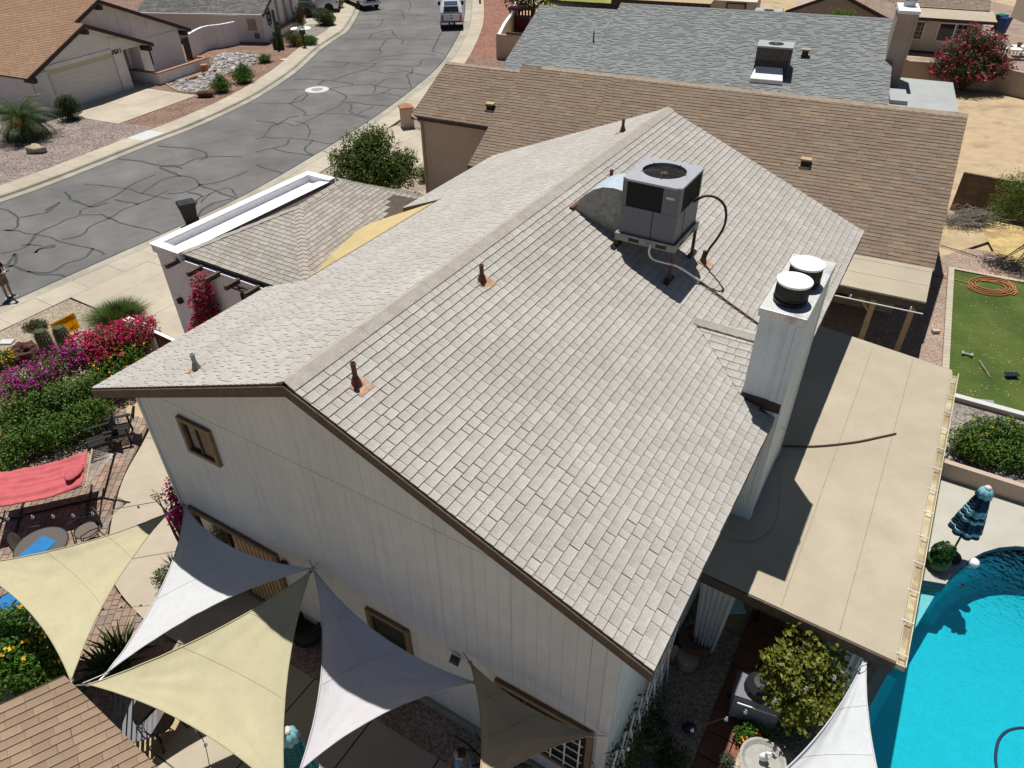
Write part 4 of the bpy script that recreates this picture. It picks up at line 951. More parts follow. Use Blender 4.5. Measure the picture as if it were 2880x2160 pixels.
face(groof, [A1_, A2_, K4, K1], UX.copy(), 24, 'shingle_main', gap=.006)
ridge_caps(groof, K1, A1_, (VX * .5 - UX * .5 - ZX * .1), (UX * .5 - VX * .6 - ZX * .15), .5, .11, 'cap_main')
ridge_caps(groof, A1_, A2_, (VX - ZX * .38), (-VX - ZX * .38), .3, .12, 'cap_main')
ridge_caps(groof, K2, A1_, (-UX * .6 - VX * .6 - ZX * .15), (UX * .6 + VX * .6 - ZX * .15), .145, .12, 'cap_main')
# yellow rolled roofing that carries the garage roof over to the house roof
nP = (A2_ - A1_).cross(K2 - A1_).normalized()
bd = [onplane(x, y, A1_, nP) + ZX * .025 for x, y in ((868, 792), (932, 717), (1000, 655), (1025, 638), (1100, 610), (1218, 575), (1238, 562))]
hv = [HU(u, -4.36, roofz(4.36) + .035) for u in (4.45, 5.5, 6.6, 7.2, 8.2, 9.3, 9.62)]
XP = bd[-1] - ZX * .025
face(groof, [A1_, A2_, XP, K2], (A2_ - A1_).normalized(), 22, 'shingle_main_lo', gap=.01, thick=.018)
face(groof, [A2_, XP, K4], (XP - K4).normalized(), 23, 'shingle_main_lo')
mb = MB(); k = len(bd); mb.add(bd + hv + [p - ZX * .1 for p in bd], [(i, i + 1, i + 1 + k, i + k) for i in range(k - 1)] + [(i, i + 1, i + 1 + 2 * k, i + 2 * k) for i in range(k - 1)]); yl = mb.build('saddle_roof', 'rolled_yellow', house, world=True)
ridge_caps(groof, XP + ZX * .03, A2_, (-UX - ZX * .3), (UX - ZX * .3), .3, .12, 'cap_main')
# rafter tails under the near eave
c_ = lambda x, y: (400 + x * .25316, 460 + y * .25316)
for (x, y) in ((450, 1040), (690, 1125), (890, 1190), (1120, 1262), (1345, 1335), (1560, 1395)):
    v = uvof(G(*c_(x, y), 4.73))[1]; mb = MB(); obox(mb, HU, 4.52, 5.2, v - .05, v + .05, 4.64, 4.76); mb.build('rafter_tail', 'trim_brown', house, world=True)
mb = MB(); obox(mb, HU, 4.9, 4.955, -7.4, -6.3, 3.4, 4.36); mb.build('garage_window', 'glass_dark', house, world=True)
mb = MB(); obox(mb, HU, 4.86, 4.955, -7.6, -6.2, 4.45, 4.52); mb.build('wood_ledge', 'trim_brown', house, world=True)
mb = MB(); obox(mb, HU, 4.87, 4.955, -9.55, -9.3, 1.9, 3.45); mb.build('shutter', 'trim_dark', house, world=True)
mb = MB(); obox(mb, HU, 4.82, 4.955, -10.18, -10.06, 3.26, 3.4); mb.build('wall_lamp', 'black_metal', house, world=True)

# ------------------------------------------------------------------ flat patio cover
pcv = thing('patio_cover', 'flat tan patio roof with cream gutter beside the pool', 'patio cover', HU(8.5, 7, 0), YAW)
PZ = 2.55; cor = [(4.0, 5.2), (3.87, 8.78), (13.37, 8.78), (13.86, 5.2)]
MB().prism([(HU(*p).x, HU(*p).y) for p in cor], PZ - .05, PZ).build('roof_deck', 'rolled_tan', pcv, world=True)
for v_ in (6.85, 7.85): mb = MB(); obox(mb, HU, 4.0, 13.4, v_, v_ + .014, PZ - .002, PZ + .004); mb.build('seam', 'seam_tan', pcv, world=True)
def beam(parent, p, q, w, z0, z1, mtl, name):
    d = (q - p).normalized(); s_ = Vector((-d.y, d.x, 0)) * w / 2; MB().add([a + ZX * z for z in (z0, z1) for a in (p + s_, q + s_, q - s_, p - s_)], [(0, 3, 2, 1), (4, 5, 6, 7), (0, 1, 5, 4), (1, 2, 6, 5), (2, 3, 7, 6), (3, 0, 4, 7)]).build(name, mtl, parent, world=True)
P = [HU(*c, 0) for c in cor]
beam(pcv, P[0] - UX * .02, P[1] - UX * .02, .05, PZ - .24, PZ - .01, 'trim_brown', 'fascia'); beam(pcv, P[3], P[2], .05, PZ - .24, PZ - .01, 'trim_brown', 'fascia'); beam(pcv, P[1] - VX * .02, P[2] - VX * .02, .04, PZ - .22, PZ - .012, 'trim_brown', 'fascia')
gp = [(8.79, PZ - .02), (8.79, PZ - .13), (8.93, PZ - .13), (8.945, PZ - .0), (8.93, PZ + .0), (8.918, PZ - .115), (8.802, PZ - .115), (8.802, PZ - .02)]
mb = MB(); k = len(gp); g0, g1 = 3.83, 13.3; mb.add([HU(g0, v, z) for v, z in gp] + [HU(g1, v, z) for v, z in gp], [(i, (i + 1) % k, (i + 1) % k + k, i + k) for i in range(k)] + [(0, 1, 6, 7), (1, 2, 5, 6), (2, 3, 4, 5)]); gt = mb.build('gutter', 'gutter_cream', pcv, world=True)
mb = MB(); obox(mb, HU, g0, g0 + .02, 8.79, 8.94, PZ - .13, PZ - .0); mb.build('gutter_end', 'gutter_cream', gt, world=True)
mb = MB(); obox(mb, HU, g0 + .03, g1, 8.803, 8.917, PZ - .114, PZ - .1); mb.build('gutter_debris', 'gutter_dirt', gt, world=True)
for i in range(13):
    u = 4.05 + i * .74; mb = MB(); mb.tube([HU(u, 8.74, PZ + .005), HU(u, 8.945, PZ + .005)], .013, 5); mb.build('gutter_hanger', 'white_paint', gt, world=True)
for v_ in (8.6, 5.9): beam(pcv, HU(4.25, v_), HU(13.2, v_), .14, PZ - .3, PZ - .055, 'trim_brown', 'beam')
for u_ in (4.3, 8.7, 13.1): mb = MB(); obox(mb, HU, u_ - .06, u_ + .06, 8.54, 8.66, 0, PZ - .31); mb.build('post', 'trim_brown', pcv, world=True)
MB().tube(smooth_line([G(2188, 1253, PZ + .025), G(2290, 1255, PZ + .025), G(2400, 1244, PZ + .025), G(2470, 1230, PZ + .025), G(2520, 1219, PZ + .025)], 4), .022, 8).build('roof_pipe', 'rust', None, smooth=True, label='rusty bent pipe lying across the flat tan patio roof', cat='pipe')
MB().tube(smooth_line([HU(8.6, 5.79, 3.0), HU(8.0, 5.84, PZ + .02), HU(7, 6.05, PZ + .012), HU(5.9, 6.25, PZ + .012), HU(5.2, 6.0, PZ + .012), HU(5.0, 5.5, PZ + .012)], 5), .006, 5).build('thin_cable', 'hose_grey', None, label='thin pale cable trailing over the patio roof below the chimney', cat='cable')
# ------------------------------------------------------------------ brown-roofed neighbour
def frame(T, yaw):
    A = Vector((math.cos(yaw), math.sin(yaw), 0)); B = Vector((math.sin(yaw), -math.cos(yaw), 0)); O = Vector((T[0], T[1], 0))
    return (lambda a, b, z=0.: O + A * a + B * b + ZX * z), A, B
BF, BA, BB = frame((1.581, 33.15), R(-26.26)); BZ, BRUN, BRISE = 5.52, 6.157, 3.219; BT = BRISE / BRUN
bz = lambda b: BZ - abs(b) * BT
brown = thing('neighbour_house', 'low house with long brown shingle roof right behind the grey gable', 'house', BF(6, 3, 0), R(-26.26))
mb = MB(); mb.prism([(BF(*p).x, BF(*p).y) for p in ((-.8, 5.2), (15.8, 5.2), (15.8, -5.6), (-.8, -5.6))], 0, 2.6); mb.build('wall', 'stucco_tan', brown, world=True)
mb = MB()
for a0_, a1_ in ((-.8, 15.8),):
    pts = [(5.2, 2.3), (5.2, bz(5.2) - .15), (0, BZ - .15), (-5.6, bz(5.6) - .15), (-5.6, 2.3)]; n5 = 5
    mb.add([BF(a0_, *p) for p in pts] + [BF(a1_, *p) for p in pts], [tuple(range(5)), (9, 8, 7, 6, 5)])
mb.build('gable_wall', 'stucco_tan', brown, world=True)
mb = MB(); mb.prism([(BF(*p).x, BF(*p).y) for p in ((-4.65, 3.0), (-.8, 3.0), (-.8, -3), (-4.65, -3))], 0, bz(3.0) - .15); mb.build('garage_wall', 'stucco_tan', brown, world=True)
br = MB().quad(BF(0, -.1, BZ - .14), BF(16, -.1, BZ - .14), BF(16, .1, BZ - .14), BF(0, .1, BZ - .14)).build('roof', 'trim_brown', brown, world=True)
BD = (BB * BRUN - ZX * BRISE).normalized(); bl_ = math.hypot(BRUN, BRISE); kd = bl_ / BRUN
shingles(br, BF(0, 0, BZ), BA, BD, [(3.2, 0), (16.44, 0), (16.44, bl_), (3.2, bl_)], .16, .34, 'shingle_brown', keep=260, seed=31, thick=.024, gap=.006, dim=.7)
shingles(br, BF(0, 0, BZ), BA, BD, [(-1.08, 0), (3.2, 0), (3.2, 5.25 * kd), (-1.08, 5.25 * kd)], .16, .34, 'shingle_brown', keep=0, seed=32, thick=.024, gap=.006, dim=.7)
shingles(br, BF(0, 0, BZ), BA, BD, [(-4.75, .34 * kd), (-1.08, .34 * kd), (-1.08, 3.3 * kd), (-4.95, 3.3 * kd)], .16, .34, 'shingle_brown', keep=40, seed=33, thick=.024, gap=.006, dim=.7)
BD2 = (-BB * BRUN - ZX * BRISE).normalized(); shingles(br, BF(0, 0, BZ), BA, BD2, [(-1.08, 0), (16.44, 0), (16.44, bl_), (-1.08, bl_)], .4, 1.0, 'shingle_brown', seed=34)
ridge_caps(br, BF(-.1, 0, BZ), BF(16.44, 0, BZ), BD, BD2, .3, .16, 'cap_brown')
ridge_caps(br, BF(-4.75, .34, bz(.34) + .01), BF(-1.0, .34, bz(.34) + .01), BD, BD2, .3, .13, 'cap_brown')
def fascia(parent, F, p, q, z, mtl, w=.05, h=.17, name='fascia'):
    beam(parent, F(*p), F(*q), w, z - h, z - .01, mtl, name)
fascia(brown, BF, (-4.95, 3.32), (-1.08, 3.32), bz(3.3), 'trim_dark'); fascia(brown, BF, (-1.08, 5.27), (3.2, 5.27), bz(5.25), 'trim_dark')
mb = MB(); q = [BF(-4.9, 3.34, bz(3.3) - .02), BF(-4.65, 3.36, bz(3.3) - .1), BF(-4.6, 3.1, bz(3.3) - .35), BF(-4.6, 3.08, bz(3.3) - .5), BF(-4.6, 3.08, .25), BF(-4.6, 3.35, .1)]; mb.tube(q, .05, 8); mb.build('downspout', 'stucco_tan', brown, world=True)
for (a, b) in ((-1.45, 2.4), (11.65, 2.92)):
    o = BF(a, b, bz(b)); mb = MB(); mb.box(-.14, .14, -.12, .12, -.1, .16, F=lambda x, y, z: o + BA * x + BB * y + ZX * z); v_ = mb.build('roof_vent', 'black_plastic', brown, world=True)
    mb = MB(); mb.box(-.19, .19, -.14, .16, .16, .22, F=lambda x, y, z: o + BA * x + BB * y + ZX * z); mb.build('vent_hood', 'wood_tan', v_, world=True)
    mb = MB(); mb.box(-.19, .19, .1, .22, -.08, -.03, F=lambda x, y, z: o + BA * x + BB * y + ZX * z); mb.build('vent_flange', 'wood_tan', v_, world=True)
# its flat tan patio roof, with french doors in the shade beneath
bp_ = [(9.5, 6.0), (16.4, 6.0), (16.25, 8.45), (9.5, 8.3)]
MB().prism([(BF(*p).x, BF(*p).y) for p in bp_], 2.28, 2.36).build('flat_roof', 'rolled_tan', brown, world=True)
for b_ in (6.35, 7.35): mb = MB(); mb.box(9.5, 16.35, b_, b_ + .015, 2.358, 2.366, F=BF); mb.build('seam', 'seam_tan', brown, world=True)
beam(brown, BF(9.5, 8.33), BF(16.25, 8.48), .05, 2.1, 2.34, 'trim_brown', 'fascia')
MB().tube([BF(9.5, 8.6, 2.1), BF(16.25, 8.72, 2.1)], .018, 6).build('shade_rail', 'white_paint', brown, world=True)
for a in (11.0, 12.6, 14.2, 15.9): MB().tube([BF(a, 8.62, 2.1), BF(a, 8.62, 2.2)], .022, 6).build('rail_clip', 'white_paint', brown, world=True)
dr = MB(); dr.box(12.6, 14.4, 5.2, 5.26, .05, 2.1, F=BF); door = dr.build('french_door', 'wood_tan', brown, world=True)
for a in (12.75, 13.65): mb = MB(); mb.box(a, a + .6, 5.262, 5.275, .3, 1.95, F=BF); mb.build('pane', 'glass_dark', door, world=True)
for z in (1.0, 1.12): MB().lathe([(.03, 0), (.03, .03)], 8, tuple(BF(13.47, 5.29, z))).build('handle', 'black_metal', door, world=True)
for a in (14.9, 16.0):
    mb = MB(); mb.box(a - .08, a + .08, 8.1, 8.26, 0, 2.28, F=BF); mb.build('post', 'wood_tan', brown, world=True)
mb = MB(); p0, p1 = BF(14.9, 8.18, 1.5), BF(14.3, 8.18, 2.25); mb.tube([p0, p1], .06, 4); mb.build('brace', 'wood_tan', brown, world=True)
for i in range(3): mb = MB(); mb.box(14.55 + i * .25, 14.78 + i * .25, 5.21, 5.25, .05, 2.2, F=BF); mb.build('siding_board', 'wood_tan', brown, world=True)
# gate pillar by its driveway
pl = G(1147, 357); pil = thing('gate_pillar', 'square tan pillar with brick-red cap beside the far driveway', 'pillar', pl, R(20))
MB().box(-.33, .33, -.33, .33, 0, 1.12).build('shaft', 'stucco_tan', pil); MB().box(-.39, .39, -.39, .39, 1.12, 1.2).build('cap_slab', 'terracotta', pil)
MB().add([(-.36, -.36, 1.2), (.36, -.36, 1.2), (.36, .36, 1.2), (-.36, .36, 1.2), (0, 0, 1.38)], [(0, 1, 4), (1, 2, 4), (2, 3, 4), (3, 0, 4)]).build('cap_top', 'terracotta', pil)
# block wall right of the brown house
def block_wall(name, label, pts, h, mtl, piers=(), bl=.4, bh=.2, th=.15, top=None, joints=True):
    t = thing(name, label, 'wall', pts[0], 0)
    for i in range(len(pts) - 1):
        p, q = Vector(pts[i]), Vector(pts[i + 1]); L = (q - p).length; d = (q - p).normalized(); e = Vector((-d.y, d.x, 0))
        F = lambda x, y, z: p + d * x + e * y + ZX * z
        if joints:
            mb = MB(); mb.box(0, L, -th / 2 + .012, th / 2 - .012, 0, h - .01, F=F); mb.build('wall_core', 'paver_joint', t, world=True); sh = {}
            for r in range(int(h / bh)):
                x = -(bl / 2 if r % 2 else 0)
                while x < L:
                    a, b_ = max(0, x), min(L, x + bl)
                    if b_ - a > .05:
                        k = round(b_ - a, 2)
                        if k not in sh: sh[k] = MB().box(.005, k - .005, -th / 2, th / 2, .005, bh - .005).data('block', mtl)
                        M_ = Matrix((d, e, ZX)).transposed().to_4x4(); inst(sh[k], 'block', t, WM[t.name].inverted() @ Matrix.Translation(F(a, 0, r * bh)) @ M_)
                    x += bl
        else:
            mb = MB(); mb.box(0, L, -th / 2, th / 2, 0, h, F=F); mb.build('wall_panel', mtl, t, world=True)
            if top: mb = MB(); mb.box(-.02, L + .02, -th / 2 - .03, th / 2 + .03, h, h + .06, F=F); mb.build('coping', top, t, world=True)
    for p in piers:
        p = Vector(p); mb = MB(); q0, q1 = Vector(pts[0]), Vector(pts[1]); d = (q1 - q0).normalized(); e = Vector((-d.y, d.x, 0)); F = lambda x, y, z: p + d * x + e * y + ZX * z
        mb.box(-.22, .22, -th / 2 - .05, th / 2 + .05, 0, h + .07, F=F); mb.build('pier', mtl, t, world=True)
    return t
block_wall('block_wall', 'shaded brown block wall behind the brush pile', [G(2672, 586), G(3010, 655)], 1.7, 'block_brown')
sheet('dirt_yard', [BF(16.5, .8), G(2990, 610), Vector((38, 40, 0)), Vector((31.5, 48.7, 0)), Vector((26.8, 51.5, 0)), BF(16.5, -6)], -.015, 'dirt')
sheet('dry_grass_patch', Gs([(2740, 605), (2800, 600), (2880, 640), (2960, 700), (2880, 755), (2800, 715), (2770, 660)]), .0, 'dry_grass_ground', thick=.02)

# ------------------------------------------------------------------ grey-roofed house beyond
GF, GA, GB = frame((7.325, 51.59), R(-21.31)); GZ, GRUN, GRISE = 4.884, 8.815, 2.384; GT = GRISE / GRUN; gz = lambda b: GZ - abs(b) * GT
grey = thing('grey_roof_house', 'house with wide dark grey shingle roof and tall stucco chimney', 'house', GF(6, 4), R(-21.31))
mb = MB(); mb.prism([(GF(*p).x, GF(*p).y) for p in ((-4.6, 8.3), (16, 8.3), (16, -6), (-4.6, -6))], 0, 2.5); mb.build('wall', 'stucco_tan', grey, world=True)
gr = MB().quad(GF(0, -.1, GZ - .14), GF(16, -.1, GZ - .14), GF(16, .1, GZ - .14), GF(0, .1, GZ - .14)).build('roof', 'trim_dark', grey, world=True)
GD = (GB * GRUN - ZX * GRISE).normalized(); gl_ = math.hypot(GRUN, GRISE); gk = gl_ / GRUN; GD2 = (-GB * GRUN - ZX * GRISE).normalized()
shingles(gr, GF(0, 0, GZ), GA, GD, [(0, 0), (16.33, 0), (16.33, gl_), (0, gl_)], .145, .3, 'shingle_grey', keep=300, seed=41, thick=.03, gap=.006, jit=.45, dim=.3)
shingles(gr, GF(0, 0, GZ), GA, GD, [(-5.2, .9 * gk), (0, .9 * gk), (0, gl_), (-4.95, gl_)], .145, .3, 'shingle_grey', seed=42, thick=.03, gap=.006, jit=.45, dim=.3)
shingles(gr, GF(0, 0, GZ), GA, GD2, [(-5, .4), (16.33, .4), (16.33, gl_), (-5, gl_)], .5, 1.0, 'shingle_grey', seed=43)
ridge_caps(gr, GF(0, 0, GZ), GF(16.33, 0, GZ), GD, GD2, .4, .16, 'cap_grey'); ridge_caps(gr, GF(-5.2, .9, gz(.9)), GF(0, .9, gz(.9)), GD, GD2, .4, .16, 'cap_grey')
fascia(grey, GF, (-4.95, GRUN + .02), (16.33, GRUN + .02), 2.5, 'trim_dark')
mb = MB(); mb.lathe([(.06, -.05), (.045, .05), (.04, .6)], 8, tuple(GF(-.36, 4.92, gz(4.92)))); mb.build('vent_pipe', 'black_metal', grey, world=True)
o = GF(11.82, 4.76, gz(4.76)); mb = MB(); mb.box(-.17, .17, -.15, .15, -.1, .3, F=lambda x, y, z: o + GA * x + GB * y + ZX * z); v_ = mb.build('roof_vent', 'trim_dark', grey, world=True)
mb = MB(); mb.box(-.24, .24, -.18, .2, .3, .38, F=lambda x, y, z: o + GA * x + GB * y + ZX * z); mb.build('vent_hood', 'stucco_pink', v_, world=True)
mb = MB(); mb.box(-.32, .24, .12, .28, -.1, -.04, F=lambda x, y, z: o + GA * x + GB * y + ZX * z); mb.build('vent_flange', 'stucco_pink', v_, world=True)
mb = MB(); mb.box(16.0, 16.95, 2.3, 4.6, 0, 5.95, F=GF); c2 = mb.build('chimney', 'stucco_pink', grey, world=True)
for q in ((15.97, 16.09, 4.5, 4.63), (16.86, 16.98, 4.5, 4.63), (16.86, 16.98, 2.27, 2.4)): mb = MB(); mb.box(q[0], q[1], q[2], q[3], .1, 5.9, F=GF); mb.build('corner_board', 'stucco_pink', c2, world=True)
mb = MB(); mb.box(15.95, 17.0, 2.25, 4.65, 5.95, 6.1, F=GF); mb.build('chimney_lid', 'coating_white', c2, world=True)
MB().lathe([(.3, 0), (.3, .2), (.34, .2), (.34, .28), (.3, .3), (.3, .45), (.34, .47), (.34, .55), (.3, .56)], 18, tuple(GF(16.5, 3.2, 6.1))).build('rain_cap', 'concrete_new', c2, world=True)
flat = [G(2460 + x * .18987, y * .18987, 2.3) for x, y in ((370, 1145), (1160, 1222), (1245, 1660))] + [GF(16.3, 8.6)]
MB().prism([(p.x, p.y) for p in flat], 2.2, 2.3).build('flat_roof', 'rolled_grey', grey, world=True)
MB().prism([(p.x, p.y) for p in [flat[0].lerp(flat[2], .02), flat[1].lerp(flat[3], .05), flat[2].lerp(flat[0], .1), flat[3]]], 0, 2.19).build('porch_wall', 'stucco_tan', grey, world=True)
mb = MB(); mb.box(16.45, 17.3, 5.6, 7.9, 2.3, 2.5, F=GF); mb.build('skylight_box', 'rolled_grey', grey, world=True)
def far_ac(name, label, F, A, B, a, b, z, sx, sy, sz, duct=True):
    o = F(a, b, z); t = thing(name, label, 'air conditioner', o, math.atan2(A.y, A.x)); W = lambda x, y, zz: o + A * x + B * y + ZX * zz
    mb = MB(); mb.box(-sx / 2, sx / 2, -sy / 2, sy / 2, -.4, sz - .08, F=W); mb.build('cabinet', 'glass_blue', t, world=True)
    mb = MB(); mb.box(-sx / 2 - .04, sx / 2 + .04, -sy / 2 - .04, sy / 2 + .04, sz - .08, sz, F=W); mb.build('lid', 'rolled_grey', t, world=True)
    for i in range(13): mb = MB(); x = -sx / 2 + .08 + i * (sx - .16) / 12; mb.box(x - .012, x + .012, sy / 2, sy / 2 + .025, .35, sz - .12, F=W); mb.build('grille_bar', 'ac_paint', t, world=True)
    mb = MB(); mb.box(sx / 2, sx / 2 + .02, -sy / 2, sy / 2, -.3, sz - .1, F=W); mb.build('side_panel', 'ac_paint', t, world=True)
    MB().lathe([(.4, .005), (.4, .02), (.02, .02)], 20, tuple(W(0, -.05, sz))).build('fan_guard', 'ac_grille', t, world=True)
    MB().lathe([(.12, .02), (.12, .035), (.02, .04)], 14, tuple(W(0, -.05, sz))).build('fan_hub', 'ac_paint', t, world=True)
    if duct:
        MB().add([W(-sx / 2 + .1, sy / 2, .32), W(sx / 2 - .3, sy / 2, .32), W(sx / 2 - .15, sy / 2 + .7, -.15), W(-sx / 2 - .05, sy / 2 + .7, -.15), W(-sx / 2 + .1, sy / 2, -.2), W(sx / 2 - .3, sy / 2, -.2), W(sx / 2 - .15, sy / 2 + .7, -.35), W(-sx / 2 - .05, sy / 2 + .7, -.35)], [(0, 1, 2, 3), (0, 3, 7, 4), (1, 5, 6, 2), (3, 2, 6, 7)]).build('duct', 'coating_white', t, world=True)
far_ac('rooftop_air_conditioner', 'rooftop air conditioner with white duct on the dark grey roof', GF, GA, GB, 10.25, 6.5, gz(6.5), 1.8, 1.4, 1.35)
# ------------------------------------------------------------------ orange-roofed house across the street
oh = thing('orange_roof_house', 'white stucco house with orange shingle roof and double garage across the street', 'house', FH(0, 0), FYAW)
mb = MB(); mb.prism([(FH(*p).x, FH(*p).y) for p in ((-6.0, -.02), (.95, -.02), (.95, -9), (-6.0, -9))], 0, 2.55); mb.build('garage_wall', 'stucco_white', oh, world=True)
def gable(F, c, half, zr, tan, o, cut=None): return [F(c - half, o, zr - half * tan), F(c, o, zr), F(c + half, o, zr - half * tan)]
GT2 = .427
mb = MB(); zr1, c1 = 4.36, -1.55
pts = [(-6.0, 2.5), (.95, 2.5), (.95, zr1 - (.95 - c1) * GT2), (c1, zr1), (-6.0, zr1 - (c1 + 6.0) * GT2)]
mb.add([FH(x, .0, z) for x, z in pts] + [FH(x, -.2, z) for x, z in pts], [tuple(range(5)), (9, 8, 7, 6, 5)] + [(i, (i + 1) % 5, (i + 1) % 5 + 5, i + 5) for i in range(5)]); mb.build('garage_gable', 'stucco_white', oh, world=True)
pts = [(.95, 2.4), (2.9, 2.4), (.95, zr1 - (.95 - c1) * GT2)]
mb = MB(); mb.add([FH(x, .0, z) for x, z in pts] + [FH(x, -.2, z) for x, z in pts], [(0, 1, 2), (5, 4, 3)] + [(i, (i + 1) % 3, (i + 1) % 3 + 3, i + 3) for i in range(3)]); mb.build('porch_gable', 'stucco_white', oh, world=True)
for x0, x1, z0, z1, d in ((-4.85, .12, 2.42, 2.66, .05), (.13, .95, .0, 3.2, .05), (.1, .5, 3.0, 3.3, .04), (-5.95, -4.86, 0, 2.4, .05)):
    mb = MB(); mb.box(x0, x1, 0, d, z0, z1, F=lambda x, y, z: FH(x, y, z)); mb.build('trim_band', 'stucco_white', oh, world=True)
dr = MB(); dr.box(-4.85, .1, .0, .012, 0, 2.4, F=FH); gd = dr.build('garage_door', 'cream_paint', oh, world=True)
for i in range(8): mb = MB(); mb.box(-4.72, 0, .012, .03, .02 + i * .268, .02 + i * .268 + .26, F=FH); mb.build('door_panel', 'garage_door', gd, world=True)
def digits(parent, F, x, o, z, s, text):
    SEG = {'0': 'abcdef', '1': 'bc', '2': 'abged', '3': 'abgcd', '4': 'fgbc', '5': 'afgcd', '6': 'afgedc', '7': 'abc', '8': 'abcdefg', '9': 'abcdfg'}
    for i, c in enumerate(text):
        mb = MB(); x0 = x + i * s * .72; w_, h_ = s * .5, s
        for g in SEG[c]:
            b = {'a': (0, w_, h_ - .05 * 1, h_), 'd': (0, w_, 0, .05), 'g': (0, w_, h_ / 2 - .025, h_ / 2 + .025), 'f': (0, .05, h_ / 2, h_), 'b': (w_ - .05, w_, h_ / 2, h_), 'e': (0, .05, 0, h_ / 2), 'c': (w_ - .05, w_, 0, h_ / 2)}[g]
            mb.box(x0 + b[0], x0 + b[1], o, o + .03, z + b[2], z + b[3], F=F)
        mb.build('house_number', 'print_black', parent, world=True)
digits(oh, FH, .1, .055, 2.3, .26, '2621')
orf = MB().quad(FH(c1 - .1, -1, zr1 - .1), FH(c1 + .1, -1, zr1 - .1), FH(c1 + .1, -8, zr1 - .1), FH(c1 - .1, -8, zr1 - .1)).build('roof', 'trim_dark', oh, world=True)
def gable_roof(parent, F, A, Bout, c, hl, hr, zr, tan, o0, o1, mtl, seed, expo=.15, tabw=.33, keep=0, trim='trim_dark'):
    for s, h in ((-1, hl), (1, hr)):
        D = (A * s - ZX * tan).normalized(); L = h * math.hypot(1, tan); n0 = F(c, o0, zr); al = -Bout
        shingles(parent, n0, al, D, [(0, 0), (o0 - o1, 0), (o0 - o1, L), (0, L)], expo, tabw, mtl, seed=seed + s, keep=keep if s < 0 else 0, thick=.025, gap=.014)
        cc_ = [n0 + ZX * z for z in (.0, -.24)] + [n0 + Bout * .05 + ZX * z for z in (-.24, .0)]
        MB().add(cc_ + [p + D * L for p in cc_], [(0, 1, 2, 3), (7, 6, 5, 4), (0, 4, 5, 1), (1, 5, 6, 2), (2, 6, 7, 3), (3, 7, 4, 0)]).build('rake_board', trim, parent, world=True)
gable_roof(orf, FH, fa, fo_, -1.62, 4.9, 4.75, 4.5, GT2, .55, -9, 'shingle_orange', 51, keep=300)
gable_roof(orf, FH, fa, fo_, 1.1, 7.0, 7.02, 5.36, GT2, -.95, -13, 'shingle_orange', 54)
pts = [(-5.2, 2.4), (7.3, 2.4), (7.3, 5.2 - 6.2 * GT2), (1.1, 5.2), (-5.2, 5.2 - 6.3 * GT2)]
mb = MB(); mb.add([FH(x, -1.38, z) for x, z in pts] + [FH(x, -1.6, z) for x, z in pts], [tuple(range(5)), (9, 8, 7, 6, 5)] + [(i, (i + 1) % 5, (i + 1) % 5 + 5, i + 5) for i in range(5)]); mb.build('main_gable', 'stucco_white', oh, world=True)
mb = MB(); mb.box(2.35, 7.3, -12, -1.38, 0, 2.45, F=FH); mb.build('main_wall', 'stucco_white', oh, world=True)
for x in (2.4, 3.3, 4.6): mb = MB(); mb.box(x, x + .02, -1.38, -1.372, 2.9 + .0, 5.0 - abs(x - 1.1) * GT2, F=FH); mb.build('stucco_joint', 'stucco_pink', oh, world=True)
mb = MB(); mb.box(3.6, 4.35, -1.385, -1.36, .62, 2.1, F=FH); mb.build('window', 'glass_dark', oh, world=True)
mb = MB(); mb.box(2.55, 3.3, -1.4, -.3, .0, 2.5, F=FH); mb.build('porch_pier', 'stucco_white', oh, world=True)
mb = MB(); mb.box(1.2, 2.1, -2.6, -2.5, 0, 2.3, F=FH); mb.build('front_door', 'trim_dark', oh, world=True)
mb = MB(); mb.box(.95, 2.35, -2.7, -2.6, 0, 3.0, F=FH); mb.build('porch_wall', 'stucco_white', oh, world=True)
for x, z, o in ((-1.62, 4.2, .5), (-6.1, 2.35, .5), (2.75, 2.35, .5), (1.1, 5.05, -1.0), (7.6, 2.3, -1.0)):
    mb = MB(); mb.box(x - .13, x + .13, o - .75, o + .12, z - .3, z - .02, F=FH); mb.build('beam_end', 'trim_dark', oh, world=True)
# brick-edged planter and river rock bed
pl = thing('garden_planter', 'white stucco planter with brick coping before the orange-roofed house', 'planter', FH(4, .5), FYAW)
for x0, x1, y0, y1 in ((2.2, 7.1, 1.05, 1.25), (2.2, 2.4, -1.3, 1.05), (6.9, 7.1, .3, 1.05)):
    mb = MB(); mb.box(x0, x1, y0, y1, 0, .72, F=FH); mb.build('wall', 'stucco_white', pl, world=True); mb = MB(); mb.box(x0 - .05, x1 + .05, y0 - .05, y1 + .05, .72, .79, F=FH); mb.build('brick_coping', 'terracotta', pl, world=True)
mb = MB(); mb.box(3.5, 7.0, 2.2, 2.4, 0, .2, F=FH); mb.build('brick_edge', 'terracotta', pl, world=True); mb = MB(); mb.box(3.3, 7.0, 1.27, 2.2, 0, .06, F=FH); mb.build('gravel_fill', 'gravel_grey', pl, world=True)
p = FH(6.0, 1.7); MB().lathe([(.2, 0), (.26, .25), (.22, .45), (.26, .55), (.18, .56)], 14, (p.x, p.y, 0)).build('clay_urn', 'terracotta', None, label='small red clay urn beside the white stucco planter', cat='urn')
bed_px = [(470, 238), (505, 258), (560, 261), (598, 245), (612, 222), (660, 200), (708, 185), (722, 170), (735, 158), (700, 150), (640, 150), (598, 165), (600, 185), (560, 220), (500, 232)]
bed = sheet('river_rock_bed', Gs(bed_px), .03, 'gravel_grey', thick=.03)
poly = [(p.x, p.y) for p in Gs(bed_px)]
